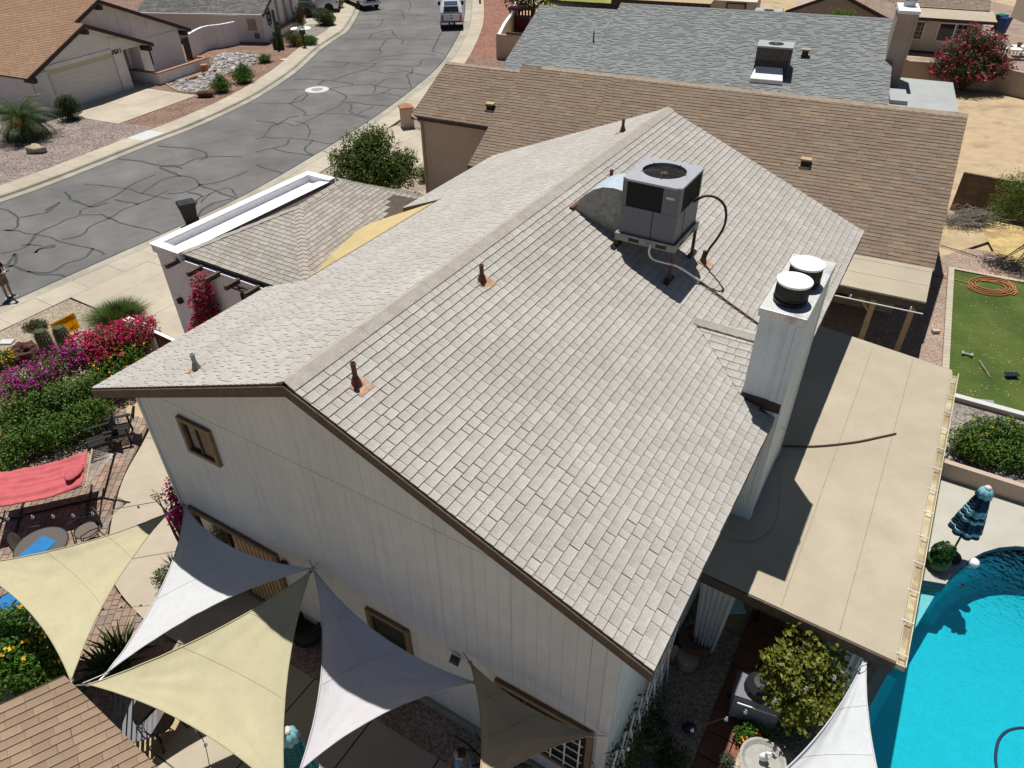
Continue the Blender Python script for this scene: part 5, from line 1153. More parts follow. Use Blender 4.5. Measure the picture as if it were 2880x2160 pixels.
def inpoly(poly, x, y):
    c = False
    for i in range(len(poly)):
        (x0, y0), (x1, y1) = poly[i], poly[i - 1]
        if (y0 > y) != (y1 > y) and x < (x1 - x0) * (y - y0) / (y1 - y0) + x0: c = not c
    return c
rk = [MB().blob((0, 0, 0), (1, .75, .5), s, .5, 7, 5).data('rock', 'river_rock') for s in range(6)]
x0, x1, y0, y1 = min(p[0] for p in poly), max(p[0] for p in poly), min(p[1] for p in poly), max(p[1] for p in poly); cnt = 0
while cnt < 300:
    x, y = rnd.uniform(x0, x1), rnd.uniform(y0, y1)
    if inpoly(poly, x, y):
        s_ = rnd.uniform(.1, .25); inst(rnd.choice(rk), 'rock', bed, Matrix.Translation((x, y, .05)) @ Matrix.Rotation(rnd.uniform(0, 6.28), 4, 'Z') @ Matrix.Scale(s_, 4)); cnt += 1
MB().tube([Vector((p[0], p[1], .03)) for p in smooth_line([Vector((*q, 0)) for q in poly[:6]], 4)], .07, 6).build('bed_edging', 'edging', bed)
# curved white garden wall with dark gate
gw = smooth_line([G(541, 165), G(585, 140), G(635, 132), G(672, 124)], 3)
wl = block_wall('garden_wall', 'curving white stucco garden wall with dark wooden gate', gw, 1.65, 'stucco_white', th=.2, joints=False, top='coating_white')
g0, g1 = G(528, 172), G(543, 165); beam(wl, g0, g1, .06, .05, 1.6, 'trim_dark', 'gate')
# ------------------------------------------------------------------ white-walled house beyond it
wh = thing('white_wall_house', 'white-walled house with speckled grey shingle roof and metal wall ornament', 'house', Vector((-24, 66, 0)), R(-6.5))
cA = G(750, 119); dA = (cA - Vector((-28.9, 66.4, 0))).normalized(); eA = Vector((-dA.y, dA.x, 0)); WF = lambda x, y, z=0.: cA + dA * x + eA * y + ZX * z
mb = MB(); mb.box(-10.5, 0, 0, 8.2, 0, 2.4, F=WF); mb.build('wall', 'stucco_white', wh, world=True)
wr = MB().quad(WF(-10, 4, 4), WF(0, 4, 4), WF(0, 4.2, 4), WF(-10, 4.2, 4)).build('roof', 'trim_dark', wh, world=True)
for s, n0 in ((-1, 0), (1, 1)):
    D = (eA * s - ZX * .42).normalized(); shingles(wr, WF(-10.6, 4.1, 4.15), dA, D, [(0, 0), (10.95, 0), (10.95, 5.0), (0, 5.0)], .17, .45, 'shingle_far_grey', seed=61 + s, thick=.03, gap=.03)
    c0 = WF(.35, 4.1, 4.13); q = [c0, c0 - ZX * .22, c0 - ZX * .22 + dA * .05, c0 + dA * .05]; MB().add(q + [p + D * 5 for p in q], [(0, 1, 2, 3), (7, 6, 5, 4), (0, 4, 5, 1), (1, 5, 6, 2), (2, 6, 7, 3), (3, 7, 4, 0)]).build('rake_board', 'trim_brown', wr, world=True)
pts = [(0, 2.4), (8.2, 2.4), (4.1, 4.0)]; mb = MB(); mb.add([WF(.0, y, z) for y, z in pts] + [WF(-.2, y, z) for y, z in pts], [(0, 1, 2), (5, 4, 3), (0, 3, 4, 1), (1, 4, 5, 2), (2, 5, 3, 0)]); mb.build('gable_wall', 'stucco_white', wh, world=True)
beam(wh, WF(-10.6, -.62), WF(.3, -.62), .12, 2.1, 2.22, 'white_paint', 'gutter')
MB().tube([WF(-.2, -.6, 2.15), WF(-.2, -.1, 1.95), WF(-.2, -.08, .2), WF(.5, -.3, .08)], .05, 6).build('downspout', 'white_paint', wh, world=True)
mb = MB(); mb.box(-1.3, -.6, -.12, 0, .9, 1.7, F=WF); mb.build('meter_box', 'stucco_pink', wh, world=True); mb = MB(); mb.box(-.9, -.5, -.1, 0, .3, .7, F=WF); mb.build('meter', 'ac_paint', wh, world=True)
mb = MB()
for i in range(24): t0, t1 = i * math.pi / 12, (i + 1) * math.pi / 12; mb.tube([WF(.04, 1.3 + .42 * math.cos(t0), 1.7 + .62 * math.sin(t0)), WF(.04, 1.3 + .42 * math.cos(t1), 1.7 + .62 * math.sin(t1))], .03, 5)
for i in range(8): t0 = i * math.pi / 4; mb.tube([WF(.04, 1.3 + .1 * math.cos(t0), 1.7 + .15 * math.sin(t0)), WF(.04, 1.3 + .52 * math.cos(t0), 1.7 + .8 * math.sin(t0))], .025, 5)
for i in range(8): t0 = i * math.pi / 4; mb.blob(WF(.05, 1.3 + .2 * math.cos(t0), 1.7 + .3 * math.sin(t0)), (.06, .08, .1), i, 0, 6, 4)
mb.build('wall_ornament', 'black_metal', wh, world=True)
for y in (3.0, 4.6, 6.2): mb = MB(); mb.box(-.0, .06, y, y + .45, .6, 3.2 - abs(y + .2 - 4.1) * .3, F=WF); mb.build('batten', 'stucco_pink', wh, world=True)
mb = MB(); mb.box(0, .5, 2.2, 8, 0, .55, F=WF); mb.build('planter_wall', 'stucco_white', wh, world=True); mb = MB(); mb.box(-.02, .56, 2.15, 8.05, .55, .66, F=WF); mb.build('ledge', 'terracotta', wh, world=True)
# ------------------------------------------------------------------ houses at the top edge of the picture
T1, T2 = Vector((30.5, 59.6, 0)), Vector((36.0, 57.1, 0)); tA = (T2 - T1).normalized(); tB = Vector((tA.y, -tA.x, 0)); TF = lambda x, y, z=0.: T1 + tA * x + tB * y + ZX * z
th = thing('tan_stucco_house', 'tan stucco house with two white gridded windows at the top right', 'house', T1, math.atan2(tA.y, tA.x))
mb = MB(); mb.box(-4, 5.0, -9, -.6, 0, 2.3, F=TF); mb.build('wall', 'stucco_cream', th, world=True)
mb = MB(); mb.box(-4, 5.75, -4.2, 0, 2.3, 2.42, F=TF); mb.build('flat_roof', 'rolled_tan', th, world=True); beam(th, TF(-4, .03), TF(5.75, .03), .06, 2.22, 2.4, 'trim_dark', 'fascia')
tr = MB().quad(TF(-9, -8, 3.9), TF(5, -8, 3.9), TF(5, -7.9, 3.9), TF(-9, -7.9, 3.9)).build('roof', 'trim_dark', th, world=True)
D = (tB - ZX * .36).normalized(); shingles(tr, TF(-8, -8.2, 4.0), tA, D, [(4, 0), (13.5, 0), (13.5, 4.5), (4, 4.5)], .2, .5, 'shingle_far_tan', seed=71, thick=.03, gap=.03)
for x0, n_ in ((-.9, 'w'), (2.1, 'w')):
    mb = MB(); x1 = x0 + (2.1 if x0 < 0 else 2.3)
    for a in ((x0, x1, .75, .83), (x0, x1, 2.0, 2.08), (x0, x0 + .08, .75, 2.08), (x1 - .08, x1, .75, 2.08), ((x0 + x1) / 2 - .05, (x0 + x1) / 2 + .05, .75, 2.08)): mb.box(a[0], a[1], -.61, -.53, a[2], a[3], F=TF)
    wn = mb.build('window', 'white_paint', th, world=True); mb = MB(); mb.box(x0 + .05, x1 - .05, -.6, -.57, .8, 2.03, F=TF); mb.build('pane', 'glass_dark', wn, world=True)
    for i in range(3): mb = MB(); x = (x0 + x1) / 2 + .12 + i * .32; mb.box(x, x + .025, -.57, -.55, .8, 2.03, F=TF); mb.build('glazing_bar', 'cream_paint', wn, world=True)
    for i in range(3): mb = MB(); z = 1.05 + i * .3; mb.box((x0 + x1) / 2 + .05, x1 - .08, -.57, -.545, z, z + .025, F=TF); mb.build('glazing_bar', 'cream_paint', wn, world=True)
# its gable end, left
q0 = Vector((22.0, 61.5, 0)); gF = lambda x, y, z=0.: q0 + tA * x + tB * y + ZX * z
mb = MB(); pts = [(0, 0), (7.5, 0), (7.5, 2.2), (3.2, 4.0), (0, 2.7)]; mb.add([gF(x, 0, z) for x, z in pts] + [gF(x, -6, z) for x, z in pts], [tuple(range(5))] + [(i, (i + 1) % 5, (i + 1) % 5 + 5, i + 5) for i in range(5)]); mb.build('end_wall', 'stucco_pink', th, world=True)
for a, b in (((3.2, 4.12), (8.2, 2.05)), ((3.2, 4.12), (-.4, 2.65))):
    c = [gF(a[0], .5, a[1]), gF(a[0], .5, a[1] - .25), gF(b[0], .5, b[1] - .25), gF(b[0], .5, b[1])]; MB().add(c + [p + tB * .08 for p in c], [(0, 1, 2, 3), (7, 6, 5, 4), (0, 4, 5, 1), (1, 5, 6, 2), (2, 6, 7, 3), (3, 7, 4, 0)]).build('rake_board', 'trim_dark', th, world=True)
c = [gF(3.2, .5, 4.12), gF(8.4, .5, 2.02), gF(8.4, -6, 2.02), gF(3.2, -6, 4.12)]; D = (c[1] - c[0]).normalized(); shingles(tr, c[0], (c[3] - c[0]).normalized(), D, [(0, 0), (6.5, 0), (6.5, 5.6), (0, 5.6)], .3, .6, 'shingle_far_tan', seed=72)
mb = MB(); mb.box(.5, .85, -.0, .03, 0, 1.9, F=gF); mb.build('door', 'trim_dark', th, world=True)
far_ac('ground_air_conditioner', 'dark air conditioner with white duct behind the grey ridge, top edge', gF, tA, tB, -1.6, .6, .0, 2.0, 1.6, 2.6)
# long low house with dark verandah
v0 = Vector((9.5, 67.5, 0)); vF = lambda x, y, z=0.: v0 + GA * x + GB * y + ZX * z
vh = thing('verandah_house', 'house with dark verandah posts above the grey ridge', 'house', v0, R(-21.31))
mb = MB(); mb.box(0, 11, -6, -1.6, 0, 2.6, F=vF); mb.build('wall', 'stucco_cream', vh, world=True)
mb = MB(); mb.box(-.6, 7.6, -2, .6, 2.5, 2.66, F=vF); mb.build('verandah_roof', 'wood_tan', vh, world=True); beam(vh, vF(-.6, .62), vF(7.6, .62), .08, 2.25, 2.64, 'trim_dark', 'fascia')
for x in (0, 1.4, 3.1, 5.0, 7.2): mb = MB(); mb.box(x, x + .16, .3, .46, 0, 2.3, F=vF); mb.build('post', 'trim_dark', vh, world=True)
for x, w_ in ((1.0, 1.3), (3.6, 1.2)): mb = MB(); mb.box(x, x + w_, -1.6, -1.56, .8, 2.0, F=vF); mb.build('window', 'glass_dark', vh, world=True)
mb = MB(); mb.box(8.6, 10.2, -1.6, -1.5, 1.3, 2.5, F=vF); w_ = mb.build('window', 'trim_dark', vh, world=True); mb = MB(); mb.box(8.72, 10.08, -1.5, -1.48, 1.42, 2.4, F=vF); mb.build('pane', 'stucco_pink', w_, world=True)
fn = thing('timber_fence', 'tan timber fence between two houses at the top edge', 'fence', vF(11.5, 0), 0)
for i in range(9): mb = MB(); mb.box(11.6 + i * .17, 11.75 + i * .17, -.6 - i * .4, -.5 - i * .4, 0, 1.9, F=vF); mb.build('plank', 'wood_tan', fn, world=True)
# far lawn, garden wall by the street and red play house
sheet('far_lawn', [Vector((4.5, 62, 0)), Vector((11, 60, 0)), Vector((12, 110, 0)), Vector((3, 110, 0))], -.02, 'lawn_far')
p0, p1, p2 = G(1398, 165), G(1425, 168), G(1490, 170)
sw_ = block_wall('side_wall', 'pinkish stucco wall corner beside the red gravel strip', [p0, p1 + (p1 - p0) * 2.6], 1.75, 'stucco_tan', th=.2, joints=False)
beam(sw_, p1 + (p1 - p0) * .02 - GB * .0, p1 + (p1 - p0) * 2.6, .12, 1.78, 1.95, 'trim_brown', 'lattice_top')
rw = smooth_line([G(1404, 164), G(1420, 128), G(1440, 95), G(1452, 60), G(1452, 10), G(1450, -20)], 3)
block_wall('street_wall', 'white-capped pale wall curving along the red gravel strip', rw, 1.6, 'stucco_cream', th=.18, joints=False, top='coating_white')
ph = G(1465, 85); php = thing('play_house', 'dark red wooden play house beside the street wall', 'play house', ph, R(-15))
MB().box(-.9, .9, -.6, .6, 0, 1.1).build('lower_wall', 'red_plastic', php)
for i in range(4): MB().box(-.9 + i * .55, -.75 + i * .55, .5, .6, 1.1, 1.7).build('post', 'red_plastic', php)
for i in range(4): MB().box(-.9 + i * .55, -.75 + i * .55, -.6, -.5, 1.1, 1.7).build('post', 'red_plastic', php)
MB().box(-1, 1, -.7, .7, 1.7, 1.82).build('roof', 'red_plastic', php)
for i in range(2):
    p = G(1425, 30 + i * 14); 
pst = G(1350, 10); MB().tube([pst, pst + ZX * .9], .12, 10).build('fire_hydrant_post', 'petal_orange', None, label='short orange marker post in the red gravel', cat='post')
fp = G(1720, 50, 0); 
vf = thing('iron_fence', 'thin black iron fence with tall post by the far lawn', 'fence', Vector((9.3, 61, 0)), 0)
for i in range(10): mb = MB(); p = Vector((7.6 + i * .2, 61.5 - i * .02, 0)); mb.tube([p, p + ZX * (.9 + i * .06)], .02, 4); mb.build('bar', 'black_metal', vf, world=True)
mb = MB(); mb.tube([Vector((7.6, 61.5, .9)), Vector((8.4, 61.4, .92)), Vector((9.5, 61.3, 1.55))], .03, 4); mb.build('rail', 'black_metal', vf, world=True)
mb = MB(); mb.tube([Vector((9.4, 61.2, 0)), Vector((9.4, 61.2, 3.2))], .1, 6); mb.build('post', 'black_metal', vf, world=True)
# boundary wall top right
fwp = [Vector((23.5, 51.8, 0)), Vector((31.48, 48.71, 0)), Vector((33.4, 45.8, 0)), Vector((38, 43.5, 0))]
bw = block_wall('boundary_wall', 'long pink-tan stucco wall behind the pink flowering bush', fwp, 1.45, 'stucco_pink', th=.2, joints=False, piers=[Vector((26.4, 50.7, 0)), Vector((31.2, 48.85, 0))])
sheet('back_yard_gravel', [Vector((24, 52, 0)), Vector((31.5, 48.8, 0)), Vector((40, 43, 0)), Vector((55, 60, 0)), Vector((48, 80, 0)), Vector((36.5, 70, 0)), Vector((35, 57, 0)), Vector((29, 58, 0))], -.01, 'gravel_rose')
bw2 = block_wall('boundary_wall', 'cream stucco wall corner at the top right edge', [G(2845, 48), G(2900, 70)], 1.8, 'stucco_cream', th=.2, joints=False)
# ------------------------------------------------------------------ plants
def rel(base, pts):
    """blobs given as (px, py, z, rx, ry, rz) -> relative to base"""
    out = []
    for x, y, z, rx, ry, rz in pts:
        p = G(x, y, z) - Vector(base); out.append((p.x, p.y, p.z, rx, ry, rz))
    return out
# street tree beside the drive
b = G(1062, 548)
blobs = [(0, 0, 1.6, 1.35, 1.25, 1.1), (-1.0, .1, 1.3, 1.1, .9, .85), (1.05, -.2, 1.25, 1.1, .9, .85), (.25, .4, 2.5, .8, .75, .7), (-.6, .3, 2.25, .85, .8, .7), (-1.75, .4, 1.7, .5, .5, .35), (1.5, .1, 1.7, .6, .5, .5), (.1, -.7, .9, 1.3, .8, .75)]
t = thing('street_tree', 'bushy olive-green tree beside the driveway of the brown-roofed house', 'tree', b)
mb = MB(); mb.tube([(0, 0, 0), (.04, .02, .5), (0, 0, 1.0)], .09, 8, r1=.06); twigs(mb, (0, 0, .7), [(q[0], q[1], q[2]) for q in blobs] + [(q[0] * 1.4, q[1] * 1.3, q[2] + .3) for q in blobs], .04, seed=4); mb.build('trunk', 'bark', t, smooth=True)
leaf_cloud(blobs, 24000, .115, 3, clump=5, bias=1.0, up=.5).build('crown', 'leaf_tree', t)
shrub('garden_shrub', 'small yellow-green shrub against the tan garage wall', 'shrub', G(1192, 510), [(0, 0, .45, .35, .35, .45)], 1400, .06, 'leaf_gold', seed=6, flowers='petal_orange', fl_n=60, fl_s=.03)
shrub('garden_shrub', 'dark shrub in shade below the tan garage wall', 'shrub', G(1275, 545), [(0, 0, .4, .5, .5, .45)], 1500, .06, 'leaf_dark', seed=7)
# date palm
def palm(name, label, base, trunk_h, n, L, seed, mtl='leaf_palm'):
    t = thing(name, label, 'palm', base); rr = random.Random(seed)
    MB().lathe([(.26, 0), (.32, .15), (.3, trunk_h * .6), (.34, trunk_h), (.2, trunk_h + .12)], 14, fn=lambda a, z: 1 + .08 * math.sin(9 * a + z * 40)).build('trunk', 'bark', t)
    for i in range(n):
        a = i * 2.399 + rr.uniform(-.15, .15); k = i / n; el = R(78 - 100 * k + rr.uniform(-8, 8)); l = L * rr.uniform(.8, 1.1); d = Vector((math.cos(a), math.sin(a), 0)); pts = []; p = Vector((0, 0, trunk_h + .05)); e = el; mb = MB()
        for s in range(11): pts.append(p.copy()); p = p + (d * math.cos(e) + ZX * math.sin(e)) * (l / 10); e -= R(8.5 + 4 * k)
        mb.tube(pts, .022, 5, r1=.006); side = Vector((-d.y, d.x, 0))
        for s in range(1, 41):
            f = s / 41 * 10; i0 = int(f); q = pts[i0].lerp(pts[min(10, i0 + 1)], f - i0); ax = (pts[min(10, i0 + 1)] - pts[i0]).normalized(); ll = .42 * math.sin(math.pi * (.12 + .85 * s / 41)) * rr.uniform(.8, 1.1) * L / 1.6
            nn = side.cross(ax).normalized()
            for sg in (-1, 1):
                dd = (side * sg * .8 + ax * .65 + nn * .35 * (1 if rr.random() < .5 else .6) - ZX * .12).normalized(); tip = q + dd * ll; w_ = ax * .016
                mb.add([q - w_, q + w_, tip + w_ * .2, tip - w_ * .2], [(0, 1, 2, 3)], rr.random())
        mb.build('frond', mtl, t)
    return t
palm('date_palm', 'low feather palm in pink gravel at the left edge', G(80, 388), .85, 50, 2.35, 12)
MB().blob((0, 0, 0), (.35, .25, .3), 3, .3).build('seed_cluster', 'petal_orange', bpy.data.objects['date_palm'])
bpy.data.objects['seed_cluster'].location = (-.1, -.35, .95)
shrub('round_bush', 'round dark green bush between the palm and the garage door', 'shrub', G(203, 335), [(0, 0, .7, .75, .75, .75), (.1, -.1, 1.0, .5, .5, .5)], 4200, .09, 'leaf_dark', seed=9)
# plants of the far front yard
def tuft(name, label, base, n, L, mtl, seed, spread=.9, w=.012, cat='plant', group=None, droop=.5, up=1.0):
    t = thing(name, label, cat, base, 0, group); rr = random.Random(seed); mb = MB()
    for i in range(n):
        a = rr.uniform(0, 6.283); r = spread * math.sqrt(rr.random()); d = Vector((math.cos(a), math.sin(a), 0)); l = L * rr.uniform(.6, 1.15); p0 = d * r * .35; lean = r * rr.uniform(.5, 1.2); s = Vector((-d.y, d.x, 0)) * w * rr.uniform(.7, 1.3)
        p1 = p0 + d * lean * .35 * l + ZX * l * .55 * up; p2 = p0 + d * lean * 1.0 * l + ZX * l * (1 - droop * lean) * up
        mb.add([p0 - s, p0 + s, p1 + s * .8, p1 - s * .8, p2], [(0, 1, 2, 3), (3, 2, 4)], rr.random())
    mb.build('blades', mtl, t); return t
shrub('yard_shrub', 'larger bright green shrub in the brown gravel beside the river rocks', 'shrub', G(686, 232), [(0, 0, .5, .85, .8, .5), (.1, .1, .8, .5, .5, .5), (.05, .1, 1.3, .12, .12, .5)], 3600, .1, 'leaf_vivid', seed=14, bias=.8)
shrub('yard_shrub', 'feathery bright green shrub between the river rocks and the kerb', 'shrub', G(625, 258), [(0, 0, .45, .75, .7, .5), (.0, .1, .8, .4, .4, .4)], 3000, .1, 'leaf_vivid', seed=15, bias=.8)
tuft('yard_tuft', 'small spiky green plant alone in the brown gravel', G(745, 175), 260, .75, 'grass_tuft', 16, 1.0, .02)
for i, (x, y, s, l, mt) in enumerate(((105, 428, .36, 'pale boulder in the pink gravel beside the palm', 'stone_pale'), (579, 272, .36, 'dark red lava rock at the driveway corner', 'lava_rock'), (800, 168, .22, 'flat pale stone in the brown gravel', 'concrete_new'))):
    p = G(x, y); MB().blob((0, 0, 0), (s * 1.5, s, s * (.75 if i < 2 else .15)), 20 + i, .5, 14, 10).build('boulder', mt, None, smooth=True, label=l, cat='rock').location = (p.x, p.y, s * .4 if i < 2 else .03)
# columnar cactus group by the white house
cb = G(787, 138); ct = thing('column_cactus', 'clump of tall column cacti before the white gable wall', 'cactus', cb)
for i, (dx, dy, h) in enumerate(((0, 0, 2.9), (-.25, .05, 1.3), (.2, .1, 1.7), (-.1, -.15, 1.0), (.32, -.1, 1.2), (-.38, -.1, .9), (.1, .3, 2.0))):
    MB().lathe([(.07, 0), (.11, .2), (.11, h - .15), (.07, h - .03), (.01, h)], 12, (dx, dy, 0), lambda a, z: 1 + .12 * math.cos(6 * a)).build('column', 'cactus', ct)
shrub('yard_shrub', 'grey-green bush beside the column cacti', 'shrub', G(830, 128), [(0, 0, .6, .9, .8, .6)], 3000, .09, 'leaf_olive', seed=18)
shrub('yard_shrub', 'yellow-green low shrub behind the dark mailbox', 'shrub', G(872, 126), [(0, 0, .35, .75, .7, .4)], 2200, .1, 'leaf_vivid', seed=19)
shrub('yard_shrub', 'clipped green bush between driveway and sidewalk, near the parked car', 'shrub', G(915, 70), [(0, 0, .65, 1.0, .9, .7), (.4, -.3, .5, .7, .7, .55)], 4200, .12, 'leaf_olive', seed=20)
shrub('yard_shrub', 'bright green shrub at the top edge beside the sidewalk', 'shrub', G(945, 22), [(0, 0, .6, .9, .8, .6)], 2600, .12, 'leaf_vivid', seed=21)
shrub('flowering_shrub', 'tall loose shrub with red flowers by the parked car', 'shrub', G(845, 82), [(0, 0, 1.0, .5, .5, .9), (.2, .3, 1.6, .4, .4, .5)], 1800, .1, 'leaf_mid', seed=22, flowers='petal_red', fl_n=220, fl_s=.09)
# courtyard: bougainvillea column against the garage, grass clump
bb = HU(4.6, -8.85, 0)
shrub('bougainvillea_column', 'narrow column of crimson bougainvillea against the lilac garage wall', 'bougainvillea', bb, [(.1, -.1, 1.4, .42, .36, 1.4), (.1, -.1, 2.9, .42, .34, .7), (.2, -.1, 3.6, .36, .28, .6), (.3, -.12, 4.15, .25, .2, .5), (.42, -.2, 4.6, .13, .13, .28)], 3600, .07, 'leaf_mid', seed=25, flowers='petal_red', fl_n=5200, fl_s=.07, stems=4)
tuft('grass_clump', 'big clump of long green grass beside the driveway', G(345, 925), 7000, .9, 'grass_tuft', 26, 1.0, .012, 'grass', droop=.3)
# front bed: hedge of bougainvillea and lantana
hb = G(330, 1035); bl = rel(hb, [(250, 985, 1.25, .7, .6, .5), (310, 962, 1.3, .7, .6, .5), (365, 942, 1.3, .65, .55, .5), (405, 925, 1.25, .4, .4, .45), (385, 975, .95, .4, .4, .5), (285, 1010, 1.0, .5, .5, .5)])
shrub('bougainvillea_hedge', 'crimson flowering bougainvillea along the courtyard wall', 'bougainvillea', hb, bl, 5000, .075, 'leaf_hedge', seed=27, flowers='petal_red', fl_n=4200, fl_s=.085, fl_up=.6)
hb = G(120, 1130); bl = rel(hb, [(40, 1105, 1.1, .6, .5, .45), (90, 1070, 1.2, .65, .55, .5), (150, 1035, 1.25, .65, .55, .5), (200, 1010, 1.25, .6, .5, .5), (120, 1090, .9, .5, .5, .4), (8, 1085, 1.0, .4, .4, .4)])
shrub('bougainvillea_hedge', 'violet flowering bougainvillea left of the crimson one', 'bougainvillea', hb, bl, 5200, .075, 'leaf_hedge', seed=28, flowers='petal_violet', fl_n=2600, fl_s=.08, fl_up=.6)
hb = G(300, 1090); bl = rel(hb, [(330, 1035, .8, .5, .5, .55), (370, 1010, .85, .45, .45, .6), (395, 985, .9, .4, .4, .5), (290, 1060, .75, .5, .5, .5)])
shrub('lantana_bush', 'green lantana bush with large yellow blooms under the crimson bougainvillea', 'shrub', hb, bl, 4200, .085, 'leaf_vivid', seed=29, flowers='petal_yellow', fl_n=420, fl_s=.075)
hb = G(170, 1250); bl = rel(hb, [(20, 1180, .75, .6, .6, .6), (80, 1150, .8, .65, .6, .6), (150, 1125, .8, .6, .6, .6), (215, 1110, .8, .6, .55, .6), (260, 1095, .75, .5, .5, .6), (40, 1245, .5, .6, .6, .55), (130, 1215, .55, .7, .6, .6), (215, 1185, .55, .6, .6, .55), (10, 1300, .35, .5, .5, .4), (270, 1160, .5, .5, .5, .5)])
shrub('lantana_hedge', 'wide dark green hedge with few orange blooms beside the paved patio', 'hedge', hb, bl, 15000, .09, 'leaf_hedge', seed=30, flowers='petal_orange', fl_n=60, fl_s=.05)
hb = G(8, 1040); shrub('lantana_bush', 'small bush with many yellow flowers beside the lava rock, left edge', 'shrub', hb, [(0, 0, .35, .5, .5, .38)], 1500, .07, 'leaf_mid', seed=31, flowers='petal_yellow', fl_n=420, fl_s=.06)
shrub('succulent_clump', 'low clump of orange-tipped succulents in tan gravel', 'plant', G(105, 925), [(0, 0, .15, .42, .32, .16)], 1100, .07, 'leaf_olive', seed=32, flowers='petal_orange', fl_n=140, fl_s=.05, stems=0)
lr = G(75, 1010); MB().blob((0, 0, 0), (.52, .42, .34), 33, .6, 18, 12, 2.2).build('boulder', 'lava_rock', None, label='large reddish lava boulder in the tan gravel bed', cat='rock').location = (lr.x, lr.y, .22)
for i, (bx, by, h, l) in enumerate(((146, 1002, 1.05, 'left barrel cactus with yellow crown behind the lava boulder'), (195, 988, 1.0, 'grey barrel cactus directly before the yellow sign'))):
    c = thing('barrel_cactus', l, 'cactus', G(bx, by), 0, 'barrel cacti before the sign'); NR = 18
    MB().lathe([(.16, 0), (.2, .15), (.21, h * .5), (.2, h * .8), (.14, h * .96), (.02, h)], 72, (0, 0, 0), lambda a, z: 1 + .09 * math.cos(NR * a)).build('body', 'cactus', c)
    mb = MB(); rr = random.Random(i)
    for k in range(NR):
        for j in range(26):
            z = h * (.04 + .95 * j / 26); r_ = .225 * (1 if z < h * .75 else math.sqrt(max(.04, 1 - ((z - h * .75) / (h * .27)) ** 2))); a = 2 * math.pi * k / NR
            for q in range(3):
                d = Vector((math.cos(a + rr.uniform(-.5, .5)), math.sin(a + rr.uniform(-.5, .5)), rr.uniform(-.3, .7))).normalized(); p = Vector((r_ * math.cos(a), r_ * math.sin(a), z)); e = d.orthogonal() * .004
                mb.add([p - e, p + e, p + d * .06], [(0, 1, 2)], rr.random())
    mb.build('spines', 'straw', c)
bk = G(20, 965); MB().box(-.22, .22, -.13, .13, 0, .06).build('utility_box_lid', 'concrete_new', None, label='small white utility box lid in the gravel, left edge', cat='lid').location = (bk.x, bk.y, .01)
# bush at lower left, agave clump, corner bougainvillea, potted plants
hb = G(60, 1900, 0); bl = rel(hb, [(30, 1780, .85, .6, .6, .55), (90, 1830, .85, .6, .6, .55), (20, 1880, .9, .6, .6, .5), (120, 1880, .8, .5, .5, .5), (150, 1870, .75, .3, .3, .4), (-40, 1850, .8, .6, .6, .5)])
shrub('lantana_bush', 'bright green bush with yellow blooms beside the tan shingle gazebo roof', 'shrub', hb, bl, 8000, .095, 'leaf_vivid', seed=35, flowers='petal_yellow', fl_n=160, fl_s=.08)
def agave(name, label, base, n, L, seed, mtl='leaf_dark', w=.035):
    t = thing(name, label, 'agave', base); rr = random.Random(seed)
    for i in range(n):
        a = i * 2.399; el = R(85 - 65 * i / n + rr.uniform(-6, 6)); d = Vector((math.cos(a), math.sin(a), 0)); s = Vector((-d.y, d.x, 0)); l = L * rr.uniform(.75, 1.1); o = d * rr.uniform(0, .25); mb = MB(); c0 = o; c1 = o + (d * math.cos(el) + ZX * math.sin(el)) * l * .5; c2 = o + (d * math.cos(el - .25) + ZX * math.sin(el - .25)) * l
        mb.add([c0 - s * w, c0 - ZX * .01, c0 + s * w, c1 - s * w * .9, c1 - ZX * .015, c1 + s * w * .9, c2], [(0, 1, 4, 3), (1, 2, 5, 4), (3, 4, 6), (4, 5, 6)], rr.random()); mb.build('leaf', mtl, t)
    return t
agave('agave_clump', 'spiky dark agave clump under the pale sail corner', G(310, 1885), 34, .75, 36); agave('agave_clump', 'second spiky agave clump half under the pale sail', G(345, 1840), 26, .75, 37)
hb = HU(.2, -5.25, 0); shrub('climbing_bougainvillea', 'magenta bougainvillea climbing the house corner above the sail', 'bougainvillea', hb, rel(hb, [(485, 1378, 2.35, .16, .16, .28), (505, 1420, 2.1, .22, .22, .3), (520, 1450, 1.8, .25, .25, .4), (440, 1395, 2.2, .14, .14, .1), (500, 1455, 1.7, .2, .2, .25)]), 900, .06, 'leaf_olive', seed=38, flowers='petal_magenta', fl_n=1000, fl_s=.06, stems=6)
def potted(name, label, px, py, pot_r, pot_h, pmat, kind, lm, seed, s=.4, z=0.):
    b = G(px, py, z); t = thing(name, label, 'potted plant', b)
    MB().lathe([(pot_r * .7, 0), (pot_r, pot_h * .9), (pot_r * 1.08, pot_h * .92), (pot_r * 1.08, pot_h), (pot_r * .92, pot_h), (pot_r * .9, pot_h * .85)], 18).build('pot', pmat, t)
    if kind == 'spike':
        mb = MB(); rr = random.Random(seed)
        for i in range(60):
            a = rr.uniform(0, 6.28); el = R(rr.uniform(15, 85)); d = Vector((math.cos(a) * math.cos(el), math.sin(a) * math.cos(el), math.sin(el))); q = Vector((-math.sin(a), math.cos(a), 0)) * .012; p = ZX * pot_h * .9; mb.add([p - q, p + q, p + d * s * rr.uniform(.7, 1.1)], [(0, 1, 2)], rr.random())
        mb.build('leaves', lm, t)
    else: leaf_cloud([(0, 0, pot_h + s * .6, s, s, s * .7)], int(1400 * s / .4), .05, seed).build('foliage', lm, t)
    return t
potted('potted_aloe', 'spiky aloe in a white pot beside the garden path', 497, 1612, .14, .28, 'white_paint', 'spike', 'leaf_olive', 39, .45)
